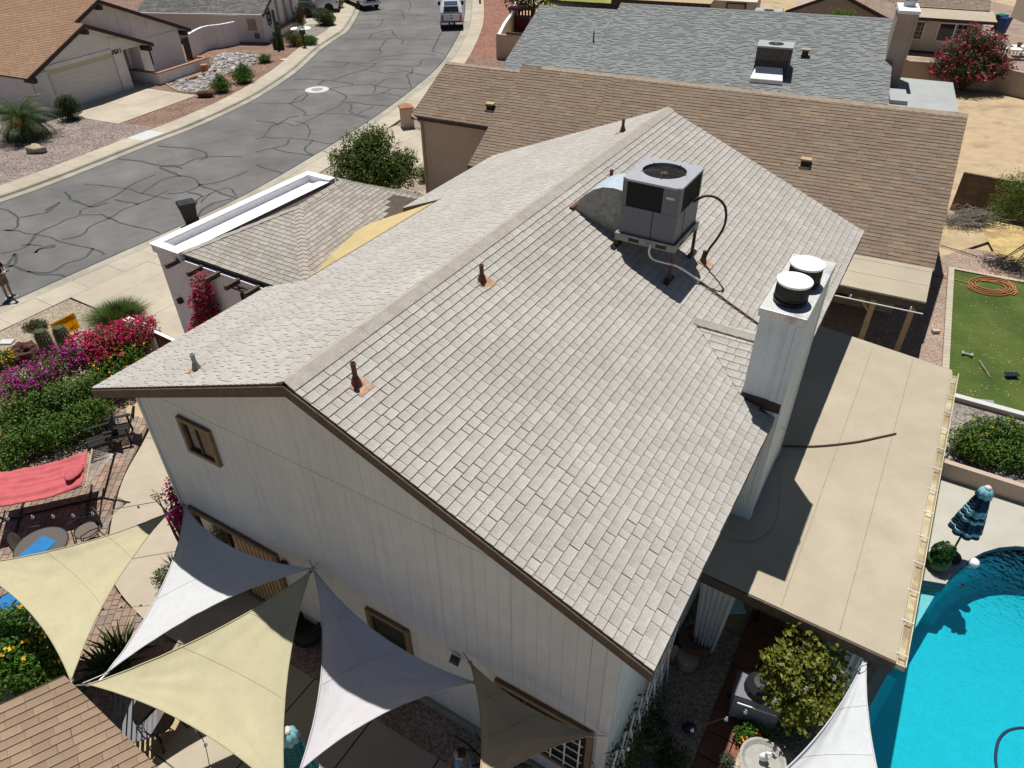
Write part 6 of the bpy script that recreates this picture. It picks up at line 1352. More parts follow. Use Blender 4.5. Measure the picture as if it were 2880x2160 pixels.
potted('potted_jade', 'leafy jade plant in clay pot at the pale sail edge', 480, 1655, .14, .25, 'terracotta', 'bush', 'leaf_olive', 40, .3)
potted('potted_plant', 'leafy plant in a white pot beside the red tile walk', 1824, 2095, .2, .35, 'white_paint', 'bush', 'leaf_dark', 41, .38)
potted('potted_plant', 'dark plant in clay pot below the hanging curtain', 1948, 1830, .32, .45, 'pot_clay', 'spike', 'leaf_dark', 42, .25)
bpz = G(872, 1795); MB().lathe([(.2, 0), (.33, .15), (.36, .35), (.3, .52), (.34, .56), (.34, .6), (.27, .6), (.25, .4)], 22, (bpz.x, bpz.y, 0)).build('big_pot', 'black_plastic', None, label='big dark glazed pot in the shade by the white wall', cat='pot')
agave('shade_agave', 'thin-leaved spiky plant in the shade at the white wall', HU(.0, 3.1), 14, .8, 43, w=.02)
# courtyard tree on the shady side
tb = G(2290, 2030); t = thing('courtyard_tree', 'small tree with glossy yellow-green leaves between the patio cover and white sail', 'tree', tb)
bl = rel(tb, [(2260, 1800, 2.1, .42, .42, .38), (2210, 1870, 2.0, .42, .42, .36), (2290, 1860, 1.95, .45, .45, .42), (2330, 1920, 1.6, .4, .4, .4), (2210, 1950, 1.6, .38, .38, .36), (2290, 1970, 1.5, .45, .45, .4), (2240, 2000, 1.3, .35, .35, .3), (2345, 1840, 1.7, .3, .3, .3), (2320, 2010, 1.1, .35, .35, .3), (2170, 1890, 1.8, .25, .25, .25)])
mb = MB(); mb.tube([(0, 0, 0), (.03, -.02, .6), (-.02, .03, 1.1)], .05, 8, r1=.035); twigs(mb, (-.02, .03, .95), [q[:3] for q in bl] * 2, .022, seed=8); mb.build('trunk', 'wood_grey', t, smooth=True)
leaf_cloud(bl, 2600, .115, 44, up=.5, aspect=.62, clump=5, bias=1.).build('crown', 'leaf_gold', t)
# flower bed
sheet('flower_bed', Gs([(2060, 2160), (2100, 2060), (2190, 2010), (2260, 2060), (2240, 2200), (2080, 2220)]), .03, 'gravel_cream', thick=.05)
shrub('flower_clump', 'low green clump with red-orange flowers in the sunny bed', 'plant', G(2105, 2080), [(0, 0, .18, .3, .28, .2), (.2, -.1, .15, .2, .2, .18)], 1500, .06, 'leaf_vivid', seed=45, flowers='petal_orange', fl_n=40, fl_s=.06)
shrub('fern_shrub', 'blue-green feathery shrub beside the white sail edge', 'shrub', G(2215, 2075), [(0, 0, .3, .38, .38, .32), (.2, .2, .3, .3, .3, .3)], 2600, .06, 'leaf_blue', seed=46, aspect=.3)
shrub('white_flower_clump', 'small grey plant with white buds beside the bird bath', 'plant', G(2040, 2150), [(0, 0, .15, .16, .16, .16)], 400, .045, 'leaf_blue', seed=47, stems=0)
# pool side: raised bed bush, topiary
rb = G(2800, 1290); bl = rel(rb, [(2720, 1240, .75, .45, .45, .45), (2770, 1215, .85, .5, .5, .45), (2830, 1220, .85, .5, .5, .45), (2880, 1240, .8, .5, .5, .45), (2760, 1265, .7, .5, .45, .4), (2830, 1280, .65, .5, .45, .4), (2890, 1290, .65, .4, .4, .4)])
shrub('raised_bed_bush', 'lush bush with a few yellow blooms in the raised bed by the pool', 'shrub', rb, bl, 8500, .09, 'leaf_hedge', seed=48, flowers='petal_yellow', fl_n=60, fl_s=.05)
agave('yucca', 'narrow-leaved yucca between the gutter and the raised bed bush', G(2672, 1255), 26, .6, 49, 'leaf_olive', .02)
tp = thing('topiary_pot', 'round clipped topiary ball in a green pot beside the pool', 'potted plant', G(2631, 1592)); MB().lathe([(.17, 0), (.25, .12), (.26, .25), (.22, .34), (.2, .34)], 20).build('pot', 'pot_green', tp)
leaf_cloud([(0, 0, .5, .24, .24, .24)], 3000, .04, 50, up=.1, bias=14).build('topiary_ball', 'leaf_topiary', tp)
# pink flowering bush by the boundary wall, tree and shrubs in the yards to the right
pb = G(2705, 255); t_ = shrub('flowering_bush', 'large bush with pink flower heads before the boundary wall', 'shrub', pb, [(0, 0, 1.5, 2.3, 1.6, 1.0), (-.9, .2, 2.3, 1.3, 1.1, .9), (1.0, .3, 2.4, 1.2, 1.1, .9), (0, .3, 3.0, 1.0, .9, .8), (1.6, -.1, 1.5, 1.0, .9, .8), (-1.8, .0, 1.5, .9, .8, .7), (-.5, .3, 3.6, .4, .4, .5), (1.2, .3, 3.2, .4, .4, .4)], 10000, .15, 'leaf_olive', seed=51, flowers='petal_pink', fl_n=1900, fl_s=.15, stems=12)
mb_ = G(2920, 640); t = thing('mesquite_tree', 'yellow-green feathery tree at the right edge before the block wall', 'tree', mb_)
bl = rel(mb_, [(2830, 590, 1.9, .8, .8, .6), (2890, 560, 2.4, .9, .9, .7), (2950, 600, 2.2, 1.2, 1.1, .9), (2870, 520, 3.0, .8, .8, .6)])
mb = MB(); mb.tube([(0, 0, 0), (.1, .05, .9), (0, .1, 1.8)], .14, 8, r1=.09); twigs(mb, (0, .1, 1.3), [q[:3] for q in bl] * 2, .06, seed=9); mb.build('trunk', 'bark', t, smooth=True)
leaf_cloud(bl, 9000, .1, 52, clump=4, bias=.8, aspect=.3).build('crown', 'leaf_lime', t)
# pile of cut branches
bpile = thing('brush_pile', 'grey pile of dry cut branches against the shaded block wall', 'brush pile', G(2722, 628)); rr = random.Random(3)
mb = MB()
for i in range(420):
    c = Vector((rr.gauss(0, .62), rr.gauss(0, .3), abs(rr.gauss(.1, .22)))); d = Vector((rr.gauss(1, .5), rr.gauss(0, .6), rr.gauss(0, .3))).normalized(); l = rr.uniform(.3, 1.0); k = Vector((rr.gauss(0, .1), rr.gauss(0, .1), rr.gauss(.05, .08)))
    a, e = c - d * l / 2, c + d * l / 2; a.z = max(.02, a.z); e.z = max(.02, e.z); mb.tube([a, (a + e) / 2 + k, e], rr.uniform(.005, .013), 4, False)
o = mb.build('branches', 'brush_grey', bpile); o['kind'] = 'stuff'
shrub('dry_weeds', 'straw-coloured dry weeds at the tan house wall', 'weeds', Vector((27.6, 56.3, 0)), [(0, 0, .5, 1.6, .8, .5)], 1600, .16, 'leaf_dry', seed=53, stems=0, aspect=.25)
shrub('dry_weeds', 'patch of dry weeds beside the wheelie bins, top right', 'weeds', Vector((35.6, 60.5, 0)) + Vector((1.6, -.6, 0)), [(0, 0, .5, 1.0, .8, .5)], 1200, .16, 'leaf_dry', seed=54, stems=0, aspect=.25)
shrub('garden_tree', 'round bright green tree behind the grey ridge', 'tree', Vector((24.3, 57.3, 0)), [(0, 0, 2.3, 1.3, 1.1, 1.1)], 3600, .16, 'leaf_lime', seed=55)
ft = Vector((2.2, 68, 0)); t = thing('shade_tree', 'dense dark tree left of the grey ridge at the top', 'tree', ft)
bl = [(0, 0, 3.2, 2.6, 2.2, 1.5), (-1.6, .4, 3.2, 1.4, 1.3, 1.2), (1.8, .2, 3.4, 1.5, 1.3, 1.2), (0, 0, 4.5, 1.8, 1.6, 1.2)]
mb = MB(); mb.tube([(0, 0, 0), (.05, 0, 2)], .16, 8); twigs(mb, (0, 0, 1.7), [q[:3] for q in bl], .08); mb.build('trunk', 'bark', t); leaf_cloud(bl, 6500, .2, 56, bias=1.2).build('crown', 'leaf_mid', t)
shrub('lattice_vine', 'green vine on the white lattice along the shady side wall', 'vine', HU(1.2, 5.35), [(0, 0, 1.0, .5, .5, .8), (.5, .9, .7, .5, .5, .6), (-.4, -.7, 1.3, .4, .4, .7)], 1600, .07, 'leaf_mid', seed=57, stems=5)
shrub('shade_shrub', 'dark shrub in the shady gravel strip beside the tile walk', 'shrub', HU(1.6, 6.0), [(0, 0, .3, .35, .35, .3)], 800, .06, 'leaf_dark', seed=58)
shrub('shade_shrub', 'second dark shrub below the eave corner', 'shrub', HU(-.2, 5.8), [(0, 0, .25, .3, .3, .26)], 700, .06, 'leaf_dark', seed=59)
# yellowish dry grass strip by the corner
# ------------------------------------------------------------------ shade sails
def sail(name, label, corners, mtl, sag=.14, nsub=44, bow=.0, belly=.12, hem=True):
    """three- or four-cornered cloth with edges pulled inward between its corners"""
    c = sum((Vector(p) for p in corners), Vector()) / 3; t = thing(name, label, 'shade sail', (c.x, c.y, 0), 0, 'shade sails')
    P = [Vector(p) for p in corners]; mb = MB(); idx = {}; N_ = nsub
    nrm = (P[1] - P[0]).cross(P[2] - P[0]).normalized(); nrm = nrm if nrm.z > 0 else -nrm
    def pos(a, b, d):
        p = P[0] * a + P[1] * b + P[2] * d; q = Vector()
        for (x, y, A_, B_, C_) in ((a, b, P[0], P[1], P[2]), (b, d, P[1], P[2], P[0]), (d, a, P[2], P[0], P[1])):
            m_ = 4 * x * y; inn = (C_ - (A_ + B_) / 2); k = (1 - (1 - x - y)) ** 3; q += inn.normalized() * (A_ - B_).length * sag * m_ * k
        s = 27 * a * b * d; wr_ = 0
        for k_, (x, y, w_) in enumerate(((a, b, d), (b, d, a), (d, a, b))):
            if x > .35 and x < .999: g = y / (y + w_ + 1e-9); wr_ += math.sin(g * 24 + k_ * 2) * .03 * (x - .35) * (1 - x) * 4 * (.6 + .6 * mnoise.noise(Vector((g * 7, k_, x * 2))))
        return p + q - ZX * belly * s + nrm * (.014 * mnoise.noise(p * 4) * (1 - s) + wr_)
    for i in range(N_ + 1):
        for j in range(N_ + 1 - i): idx[(i, j)] = len(mb.v); mb.v.append(tuple(pos(i / N_, j / N_, 1 - (i + j) / N_)))
    for i in range(N_):
        for j in range(N_ - i):
            mb.f.append((idx[(i, j)], idx[(i + 1, j)], idx[(i, j + 1)]))
            if i + j < N_ - 1: mb.f.append((idx[(i + 1, j)], idx[(i + 1, j + 1)], idx[(i, j + 1)]))
    mb.build('cloth', mtl, t, smooth=True, world=True)
    if hem:
        E = [[(k / N_, 1 - k / N_, 0) for k in range(N_ + 1)], [(0, k / N_, 1 - k / N_) for k in range(N_ + 1)], [(k / N_, 0, 1 - k / N_) for k in range(N_ + 1)]]
        for e in E:
            MB().tube([pos(*w_) + nrm * .004 for w_ in e], .013, 5).build('hem', mtl, t, world=True, smooth=True)
    for f_ in (.38, .68):
        MB().tube([pos(f_, (1 - f_) * k / 20, (1 - f_) * (1 - k / 20)) + nrm * .003 for k in range(21)], .0055, 4).build('seam', mtl, t, world=True)
    for i, p in enumerate(P):
        c_ = [P[(i + 1) % 3], P[(i + 2) % 3]]; e_ = (p - (c_[0] + c_[1]) / 2).normalized(); MB().tube([p, p + e_ * .22], .012, 5).build('turnbuckle', 'steel', t, world=True)
    for p in P: MB().lathe([(.035, -.012), (.045, 0), (.035, .012), (.02, 0)], 10, tuple(p)).build('corner_ring', 'steel', t, world=True)
    return t
WA, WM_, WD, WE1, WE2 = HU(.3, -4.72, 2.25), HU(.16, -.78, 2.84), HU(.0, 2.9, 2.46), HU(.2, 2.69, 2.59), HU(.18, 4.97, 2.53)
PO = G(242, 1925, 2.45)
sail('shade_sail', 'beige shade sail nearest the left edge over the patio table', [G(470, 1445, 2.5), G(200, 1915, 2.5), G(-95, 1590, 2.6)], 'fabric_beige', .06)
sail('shade_sail', 'pale grey shade sail from the house corner over the garden path', [WA, WM_, G(300, 1893, 2.3)], 'fabric_white', .085)
MB().tube([G(300, 1893, 2.3), G(232, 1922, 2.45)], .01, 5).build('sail_rope', 'rope', None, label='pale rope from the pale grey sail to the gazebo', cat='rope')
sail('shade_sail', 'large beige shade sail in the middle of the lower edge', [WM_ + Vector((-.02, -.04, -.03)), G(250, 1925, 2.42), G(800, 2240, 2.3)], 'fabric_beige', .05)
sail('shade_sail', 'grey shade sail along the gable wall, mostly in shadow', [WM_ + Vector((.03, 0, 0)), WD, G(842, 2168, 2.45)], 'fabric_grey', .075)
sail('shade_sail', 'tan shade sail in shadow at the lower right of the gable wall', [WE1, WE2, G(1345, 2225, 2.3)], 'fabric_tan', .06)
sail('shade_sail', 'white shade sail hung from the patio cover corner beside the pool', [G(2436, 1842, 2.3), G(2045, 2285, 2.2), G(2510, 2310, 2.2)], 'fabric_white', .06)
# solar lamp on the wall
MB().box(-.09, .09, -.02, .02, -.07, .07).build('wall_solar_lamp', 'glass_blue', None, label='small black solar lamp on the white wall beside the tan sail', cat='lamp')
o = bpy.data.objects['wall_solar_lamp']; o.location = HU(.22, 2.35, 2.35); o.rotation_euler = (R(-35), 0, YAW - R(90))
# string lights
def string_lights(label, pts, bulbs):
    p = smooth_line([Vector(q) for q in pts], 5); t = thing('string_lights', label, 'string lights', (p[0].x, p[0].y, p[0].z)); MB().tube(p, .006, 4).build('wire', 'black_plastic', t, world=True)
    for i in range(bulbs):
        f = (i + .5) / bulbs * (len(p) - 1); k = int(f); q = p[k].lerp(p[min(k + 1, len(p) - 1)], f - k); MB().lathe([(.015, 0), (.015, -.03), (.028, -.05), (.03, -.075), (.01, -.1)], 8, tuple(q)).build('bulb', 'lamp_clear', t, world=True)
string_lights('string of bulbs above the hammock', [G(-80, 1462, 2.5), G(73, 1450, 2.4), G(203, 1446, 2.35), G(330, 1430, 2.4), G(490, 1402, 2.55)], 9)
string_lights('string of bulbs over the red tile walk', [G(1700, 2120, 2.5), G(1990, 2035, 2.35), G(2105, 1995, 2.35), G(2260, 1935, 2.35), G(2400, 1885, 2.4), G(2495, 1840, 2.45)], 9)
string_lights('string of bulbs at the lower edge beneath the beige sail', [G(540, 2035, 2.35), G(575, 2090, 2.2), G(595, 2190, 2.2)], 3)
# ------------------------------------------------------------------ gazebo roof in the corner
gz_ = thing('gazebo', 'tan shingle gazebo roof in the lower left corner', 'gazebo', G(100, 2150, 0))
c0 = G(182, 1900, 2.6); cl = G(20, 1973, 2.6); aA = (cl - c0).normalized(); inn = Vector((-aA.y, aA.x, 0)); inn = inn if inn.y < 0 else -inn
Dz = (inn - ZX * .22).normalized(); nn = aA.cross(Dz); pR = onplane(443, 2157, c0, nn); o = c0; q = [((p - o).dot(aA), (p - o).dot(Dz)) for p in (c0, c0 + aA * 4, c0 + aA * 4 + Dz * 4.5, pR + (pR - c0) * .75)]
gr_ = MB().add([c0 - ZX * .12, c0 + aA * 4 - ZX * .12, c0 + aA * 4 + Dz * 4.5 - ZX * .12, pR + (pR - c0) * .75 - ZX * .12], [(0, 1, 2, 3)]).build('roof', 'trim_brown', gz_, world=True)
shingles(gr_, o, aA, Dz, q, .15, .34, 'shingle_tan', seed=81, keep=220, gap=.004, thick=.024)
for p in (c0 + Dz * .4 + aA * .4, pR + aA * .5): MB().tube([Vector((p.x, p.y, 0)), Vector((p.x, p.y, 2.4))], .06, 4).build('post', 'trim_brown', gz_, world=True)
gn = thing('shop_awning_edge', 'grey metal shed edge at the far left corner', 'shed', G(0, 2010, 0)); p = G(-10, 1995, 1.2); MB().box(-.35, .2, -.3, .3, 0, 1.9).build('shed_body', 'galvanised', gn)
# ------------------------------------------------------------------ hammock
e0 = G(238, 1318, 1.1); e1 = G(0, 1370, 1.1); ax = (e1 - e0); ax.z = 0; ax.normalize(); ay = Vector((-ax.y, ax.x, 0)); HL, HWd = 2.1, .66
hm = thing('hammock', 'red quilted hammock on a black stand over the paved patio', 'hammock', Vector((e0.x, e0.y, 0)) + ax * HL / 2)
mb = MB(); nu, nv = 44, 26
def hz_(s, t): return .86 - .12 * math.sin(math.pi * s) * (1 - .35 * t * t) + .018 * math.cos(t * 22) + .06 * mnoise.noise(Vector((s * 4, t * 3, 1))) + .012 * abs(math.sin(s * 30)) - .05 * (t if t > 0 else 0) * math.sin(math.pi * s)
for i in range(nu + 1):
    for j in range(nv + 1): s, t = i / nu, j / nv * 2 - 1; mb.v.append(tuple(e0 * 1 + ax * (s * HL + .02 * mnoise.noise(Vector((t * 4, s, 2)))) + ay * (t * HWd * (1 - .06 * math.sin(math.pi * s))) + ZX * (hz_(s, t) - .85)))
mb.f = [(i * (nv + 1) + j, (i + 1) * (nv + 1) + j, (i + 1) * (nv + 1) + j + 1, i * (nv + 1) + j + 1) for i in range(nu) for j in range(nv)]
q = mb.build('quilted_bed', 'hammock_red', hm, world=True, smooth=True); sm = q.modifiers.new('thick', 'SOLIDIFY'); sm.thickness = .03
mb = MB(); mb.blob(e0 + ax * .22 + ay * .12 + ZX * .06, (.2, .3, .07), 3, .2, 14, 8); mb.build('pillow', 'hammock_red', hm, world=True, smooth=True)
for sgn, base in ((-1, e0), (1, e0 + ax * HL)):
    k = base + ax * sgn * .1; MB().tube([k - ay * .72, k + ay * .72], .022, 8).build('spreader_bar', 'wood_tan', hm, world=True); hook = base + ax * sgn * .75 + ZX * .25; mb = MB()
    for i in range(15): u_ = -1 + 2 * i / 14; mb.tube([k + ay * .68 * u_, hook], .005, 4, False); mb.tube([k + ay * .68 * u_, base + ay * .62 * u_], .005, 4, False)
    mb.build('ropes', 'rope', hm, world=True)
    foot = Vector((base.x, base.y, .05)) - ax * sgn * .25; MB().tube([hook + ZX * .05 + ax * sgn * .05, foot + ax * sgn * .35 + ZX * .02, foot - ax * sgn * .4], .028, 8).build('stand_arm', 'black_metal', hm, world=True)
    MB().tube([foot - ay * .6, foot + ay * .6], .026, 8).build('stand_foot', 'black_metal', hm, world=True)
MB().tube([Vector((e0.x, e0.y, .06)), Vector((e0.x, e0.y, .06)) + ax * HL], .026, 8).build('stand_rail', 'black_metal', hm, world=True)
# slatted black chairs
def slat_chair(label, loc, yaw, group='black slatted garden chairs'):
    t = thing('slatted_chair', label, 'chair', loc, yaw, group)
    for i in range(8): MB().box(-.26 + i * .066, -.21 + i * .066, -.3, .28, .34, .36).build('seat_slat', 'black_metal', t)
    for i in range(8): MB().add([(-.26 + i * .066, .28, .36), (-.21 + i * .066, .28, .36), (-.21 + i * .066, .56, .98), (-.26 + i * .066, .56, .98), (-.26 + i * .066, .3, .36), (-.21 + i * .066, .3, .36), (-.21 + i * .066, .58, .98), (-.26 + i * .066, .58, .98)], [(0, 1, 2, 3), (7, 6, 5, 4), (0, 4, 5, 1), (1, 5, 6, 2), (2, 6, 7, 3), (3, 7, 4, 0)]).build('back_slat', 'black_metal', t)
    for x in (-.31, .31):
        MB().box(x - .045, x + .045, -.32, .36, .56, .585).build('arm', 'black_metal', t)
        for y in (-.28, .26): MB().box(x - .025, x + .025, y - .025, y + .025, 0, .56).build('leg', 'black_metal', t)
    MB().box(-.3, .3, .52, .56, .8, .84).build('back_rail', 'black_metal', t)
slat_chair('black slatted chair at the far end of the paved patio', G(345, 1235), R(-70)); slat_chair('black slatted chair next to the hammock ropes', G(290, 1262), R(-60))
# slatted bench and bistro set under the middle sail
t = thing('slatted_bench', 'grey slatted bench beside the gazebo roof edge', 'bench', G(395, 2040), R(20))
for i in range(9): MB().box(-.35 + i * .09, -.29 + i * .09, -.6, .6, .42, .445).build('slat', 'ac_paint', t)
for i in range(2): MB().box(-.37, .44, -.55 + i * 1.05, -.5 + i * 1.05, .38, .42).build('rail', 'black_metal', t)
for x in (-.33, .38):
    for y in (-.5, .5): MB().box(x - .025, x + .025, y - .025, y + .025, 0, .4).build('leg', 'black_metal', t)
def mesh_chair(label, loc, yaw, seat='mesh_grey', name='mesh_chair'):
    t = thing(name, label, 'chair', loc, yaw, 'black metal patio chairs'); n = 16
    mb = MB()
    for i in range(n + 1):
        a = math.pi * (i / n); mb.v += [(.24 * math.cos(a) * 1.05, .2 + .08 * math.sin(a), .42 + .0), (.27 * math.cos(a), .28 + .06 * math.sin(a), .5 + .42 * math.sin(a))]
    mb.f = [(2 * i, 2 * i + 2, 2 * i + 3, 2 * i + 1) for i in range(n)]; mb.build('back_panel', seat, t)
    MB().tube([(.27 * math.cos(math.pi * i / n), .28 + .06 * math.sin(math.pi * i / n), .5 + .42 * math.sin(math.pi * i / n)) for i in range(n + 1)], .014, 6).build('back_frame', 'black_metal', t)
    MB().lathe([(.25, .43), (.27, .44), (.02, .44)], 20, (0, 0, 0)).build('seat', seat, t); MB().tube([(.27 * math.cos(i * math.pi / 12), .27 * math.sin(i * math.pi / 12), .44) for i in range(25)], .014, 6).build('seat_rim', 'black_metal', t)
    for s in (-1, 1):
        MB().tube([(.27 * s, .28, .52), (.31 * s, .0, .64), (.3 * s, -.22, .62), (.28 * s, -.26, .3), (.3 * s, -.3, 0)], .013, 6).build('arm', 'black_metal', t)
        MB().tube([(.22 * s, .18, .44), (.26 * s, .3, 0)], .013, 6).build('leg', 'black_metal', t); MB().tube([(.22 * s, -.18, .44), (.26 * s, -.28, 0)], .013, 6).build('leg', 'black_metal', t)
mesh_chair('black mesh chair left of the glass patio table', G(108, 1560), R(110)); mesh_chair('black mesh chair right of the glass patio table', G(262, 1525), R(-40)); mesh_chair('blue-seated metal chair showing left of the first beige sail', G(52, 1725), R(160), 'blue_cloth'); mesh_chair('bistro mesh chair under the middle beige sail', G(468, 2060), R(60))
t = thing('patio_table', 'round glass patio table with blue cloth under the first beige sail', 'table', G(150, 1590)); M_ = mat('table_glass', (.13, .115, .1), .08, 0, 1, 0, spec=.5)
MB().lathe([(.55, .7), (.56, .705), (.55, .715), (.01, .715)], 36).build('glass_top', 'table_glass', t); MB().tube([(.56 * math.cos(i * math.pi / 18), .56 * math.sin(i * math.pi / 18), .7) for i in range(37)], .018, 6).build('rim', 'black_metal', t)
MB().prism([(-.35, -.3), (.1, -.42), (.32, .1), (-.1, .3)], .718, .726).build('cloth', 'blue_cloth', t)
for i in range(4): a = i * math.pi / 2 + .4; MB().tube([(.5 * math.cos(a), .5 * math.sin(a), .69), (.15 * math.cos(a), .15 * math.sin(a), .35), (.42 * math.cos(a), .42 * math.sin(a), 0)], .016, 6).build('leg', 'black_metal', t)
# ------------------------------------------------------------------ parasols, closed
def parasol(name, label, base, h, canopy, m1, m2, bands, rim=.22, tiltx=0, tilty=0):
    t = thing(name, label, 'parasol', base); t.rotation_euler = (tiltx, tilty, 0); WM[t.name] = Matrix.Translation(base)
    MB().tube([(0, 0, 0), (0, 0, h - .1)], .022, 8).build('pole', 'black_metal', t); MB().lathe([(.24, 0), (.24, .05), (.06, .1), (.04, .3)], 18).build('base', 'black_metal', t)
    n = 64; fn = lambda a, z: 1 + .2 * abs(math.sin(4 * a)) - .1
    zs = [h - canopy + canopy * i / 16 for i in range(17)]; pr = lambda z: .05 + rim * ((h - z) / canopy) ** .75
    for i in range(16):
        mk = m2 if any(a <= (h - zs[i]) / canopy < b for a, b in bands) else m1
        MB().lathe([(pr(zs[i]), zs[i]), (pr(zs[i + 1]), zs[i + 1])], n, (0, 0, 0), fn).build('canopy_band', mk, t, smooth=True)
    MB().lathe([(.15, h - .24), (.11, h - .1), (.06, h - .02)], 32, (0, 0, 0), lambda a, z: 1 + .25 * abs(math.sin(4 * a))).build('top_flap', m2, t, smooth=True); MB().lathe([(.06, h - .03), (.07, h), (.05, h + .025), (.01, h + .03)], 14).build('finial', 'concrete_new', t)
parasol('closed_parasol', 'closed navy parasol with pale blue stripes beside the pool', G(2671, 1565), 2.3, 1.35, 'navy_cloth', 'aqua_stripe', ((.1, .16), (.48, .53), (.56, .61), (.66, .7), (.9, .95)), .27)
pb_ = G(805, 2051, 2.35); parasol('closed_parasol', 'closed teal parasol between two sails at the lower edge', Vector((pb_.x, pb_.y, 0)), 2.32, 1.4, 'teal_cloth', 'teal_light', (), .2)
# ------------------------------------------------------------------ pool things
p = G(2737, 1583, -.12); MB().blob((0, 0, 0), (.13, .13, .1), 1, .03, 16, 10).build('pool_float', 'coating_white', None, smooth=True, label='white floating chlorine dispenser near the pool edge', cat='pool float').location = (p.x, p.y, -.1)
hp = [G(2805, 2175, -.12), G(2800, 2130, -.12), G(2808, 2085, -.12), G(2830, 2058, -.12), G(2862, 2048, -.12), G(2890, 2048, -.12), G(2960, 2050, -.12)]
MB().tube(smooth_line([Vector((q.x, q.y, -.12)) for q in hp], 6), .028, 8).build('pool_hose', 'navy_cloth', None, smooth=True, label='dark blue cleaner hose floating in the pool', cat='hose')
p = G(2703, 1647, -.12); MB().prism([(-.05, -.03), (.03, -.06), (.06, .02), (0, .05)], -.01, .01).build('leaf_litter', 'black_plastic', None, label='single dark leaf floating on the pool', cat='leaf').location = (p.x, p.y, -.115)
# raised bed walls, lawn kerb
w_ = thing('raised_bed', 'low tan stucco raised bed wall behind the parasol', 'planter', G(2700, 1355)); a, b = G(2600, 1322), G(2960, 1438); beam(w_, a, b, .16, 0, .5, 'stucco_tan', 'front_wall')
a2, b2 = G(2650, 1140), G(2990, 1235); beam(w_, a2, b2, .16, 0, .42, 'stucco_tan', 'back_wall'); beam(w_, a2 - Vector((0, 0, 0)), b2, .2, .42, .47, 'concrete_new', 'coping')
MB().prism([(q.x, q.y) for q in (a, b, b2, a2)], 0, .3).build('soil', 'gravel_grey', w_, world=True)
kb = thing('lawn_kerb', 'row of grey kerb blocks along the artificial lawn', 'kerb', G(2662, 900)); k0, k1 = G(2674, 757), G(2656, 1060); L = (k1 - k0).length; d = (k1 - k0).normalized(); e = Vector((-d.y, d.x, 0)); me = MB().box(0, .215, -.1, .1, 0, .09).data('kerb_block', 'walk_slab')
for i in range(int(L / .225)): inst(me, 'kerb_block', kb, WM[kb.name].inverted() @ Matrix.Translation(k0 + d * i * .225) @ Matrix((d, e, ZX)).transposed().to_4x4())
k2 = G(2900, 800); d2 = (k2 - k0).normalized(); beam(kb, k0, k0 + d2 * 8, .16, 0, .07, 'concrete', 'edging_strip')
# garden hose in coils on the lawn
hp = [G(2610, 765, .03), G(2650, 778, .03), G(2700, 790, .04), G(2750, 805, .04)]; c = G(2788, 803, .05)
for i in range(58): a = 3.2 + i * .42; r_ = .95 - .0095 * i + .06 * math.sin(i * .9); hp.append(Vector((c.x + r_ * math.cos(a) * .95, c.y + r_ * math.sin(a) * .8, .05 + .02 * (i % 5) / 5)))
hp += [G(2830, 795, .05), G(2856, 822, .05), G(2845, 828, .05), G(2800, 812, .06)]
MB().tube(smooth_line(hp, 3), .02, 6).build('garden_hose', 'hose_orange', None, smooth=True, label='orange garden hose lying in coils on the lawn', cat='hose')
hp = [G(2786, 770, .05), G(2790, 758, .05), G(2815, 775, .05), G(2845, 800, .05), G(2860, 820, .05), G(2850, 830, .05)]; MB().tube(smooth_line(hp, 4), .02, 6).build('hose_end', 'hose_orange', None, smooth=True, label='loose curving end of the orange hose', cat='hose')
p = G(2720, 998, .05); tb_ = thing('toy_bone', 'small pale blue dog toy on the lawn', 'toy', p, R(-30)); MB().tube([(-.1, 0, .03), (.1, 0, .03)], .035, 8).build('shaft', 'rolled_grey', tb_)
for s in (-1, 1):
    for y in (-.04, .04): MB().blob((s * .13, y, .04), (.05, .05, .045), 2, .1, 8, 6).build('knob', 'rolled_grey', tb_)
MB().tube(smooth_line([G(2755, 1015, .05), G(2768, 1035, .07), G(2775, 1045, .06), G(2785, 1062, .05)], 3), .035, 6, r1=.02).build('stick', 'wood_grey', None, label='grey dry branch lying on the lawn', cat='branch')
p = G(2845, 1055, .1); MB().box(-.2, .2, -.1, .1, 0, .03).build('solar_light', 'glass_blue', None, label='black solar light panel lying on the lawn', cat='solar light').location = (p.x, p.y, .12)
p = G(2740, 1128, .3); MB().tube([(-.5, .1, 0), (.5, -.1, 0)], .16, 12).build('rolled_mat', 'hose_grey', None, label='dark rolled mat behind the raised bed wall', cat='mat').location = (p.x, p.y, .2)
p = G(2633, 928, .1); MB().box(-.12, .12, -.07, .07, 0, .1).build('loose_brick', 'concrete', None, label='loose brick in the dirt beside the lawn kerb', cat='brick').location = (p.x, p.y, 0)
hp = [G(2645, 690, .05), G(2680, 700, .05), G(2720, 712, .05), G(2750, 722, .05)]; MB().tube(smooth_line(hp, 3), .02, 5).build('dead_branch', 'bark', None, label='thin dead branch on the pink gravel beside the brown roof', cat='branch')
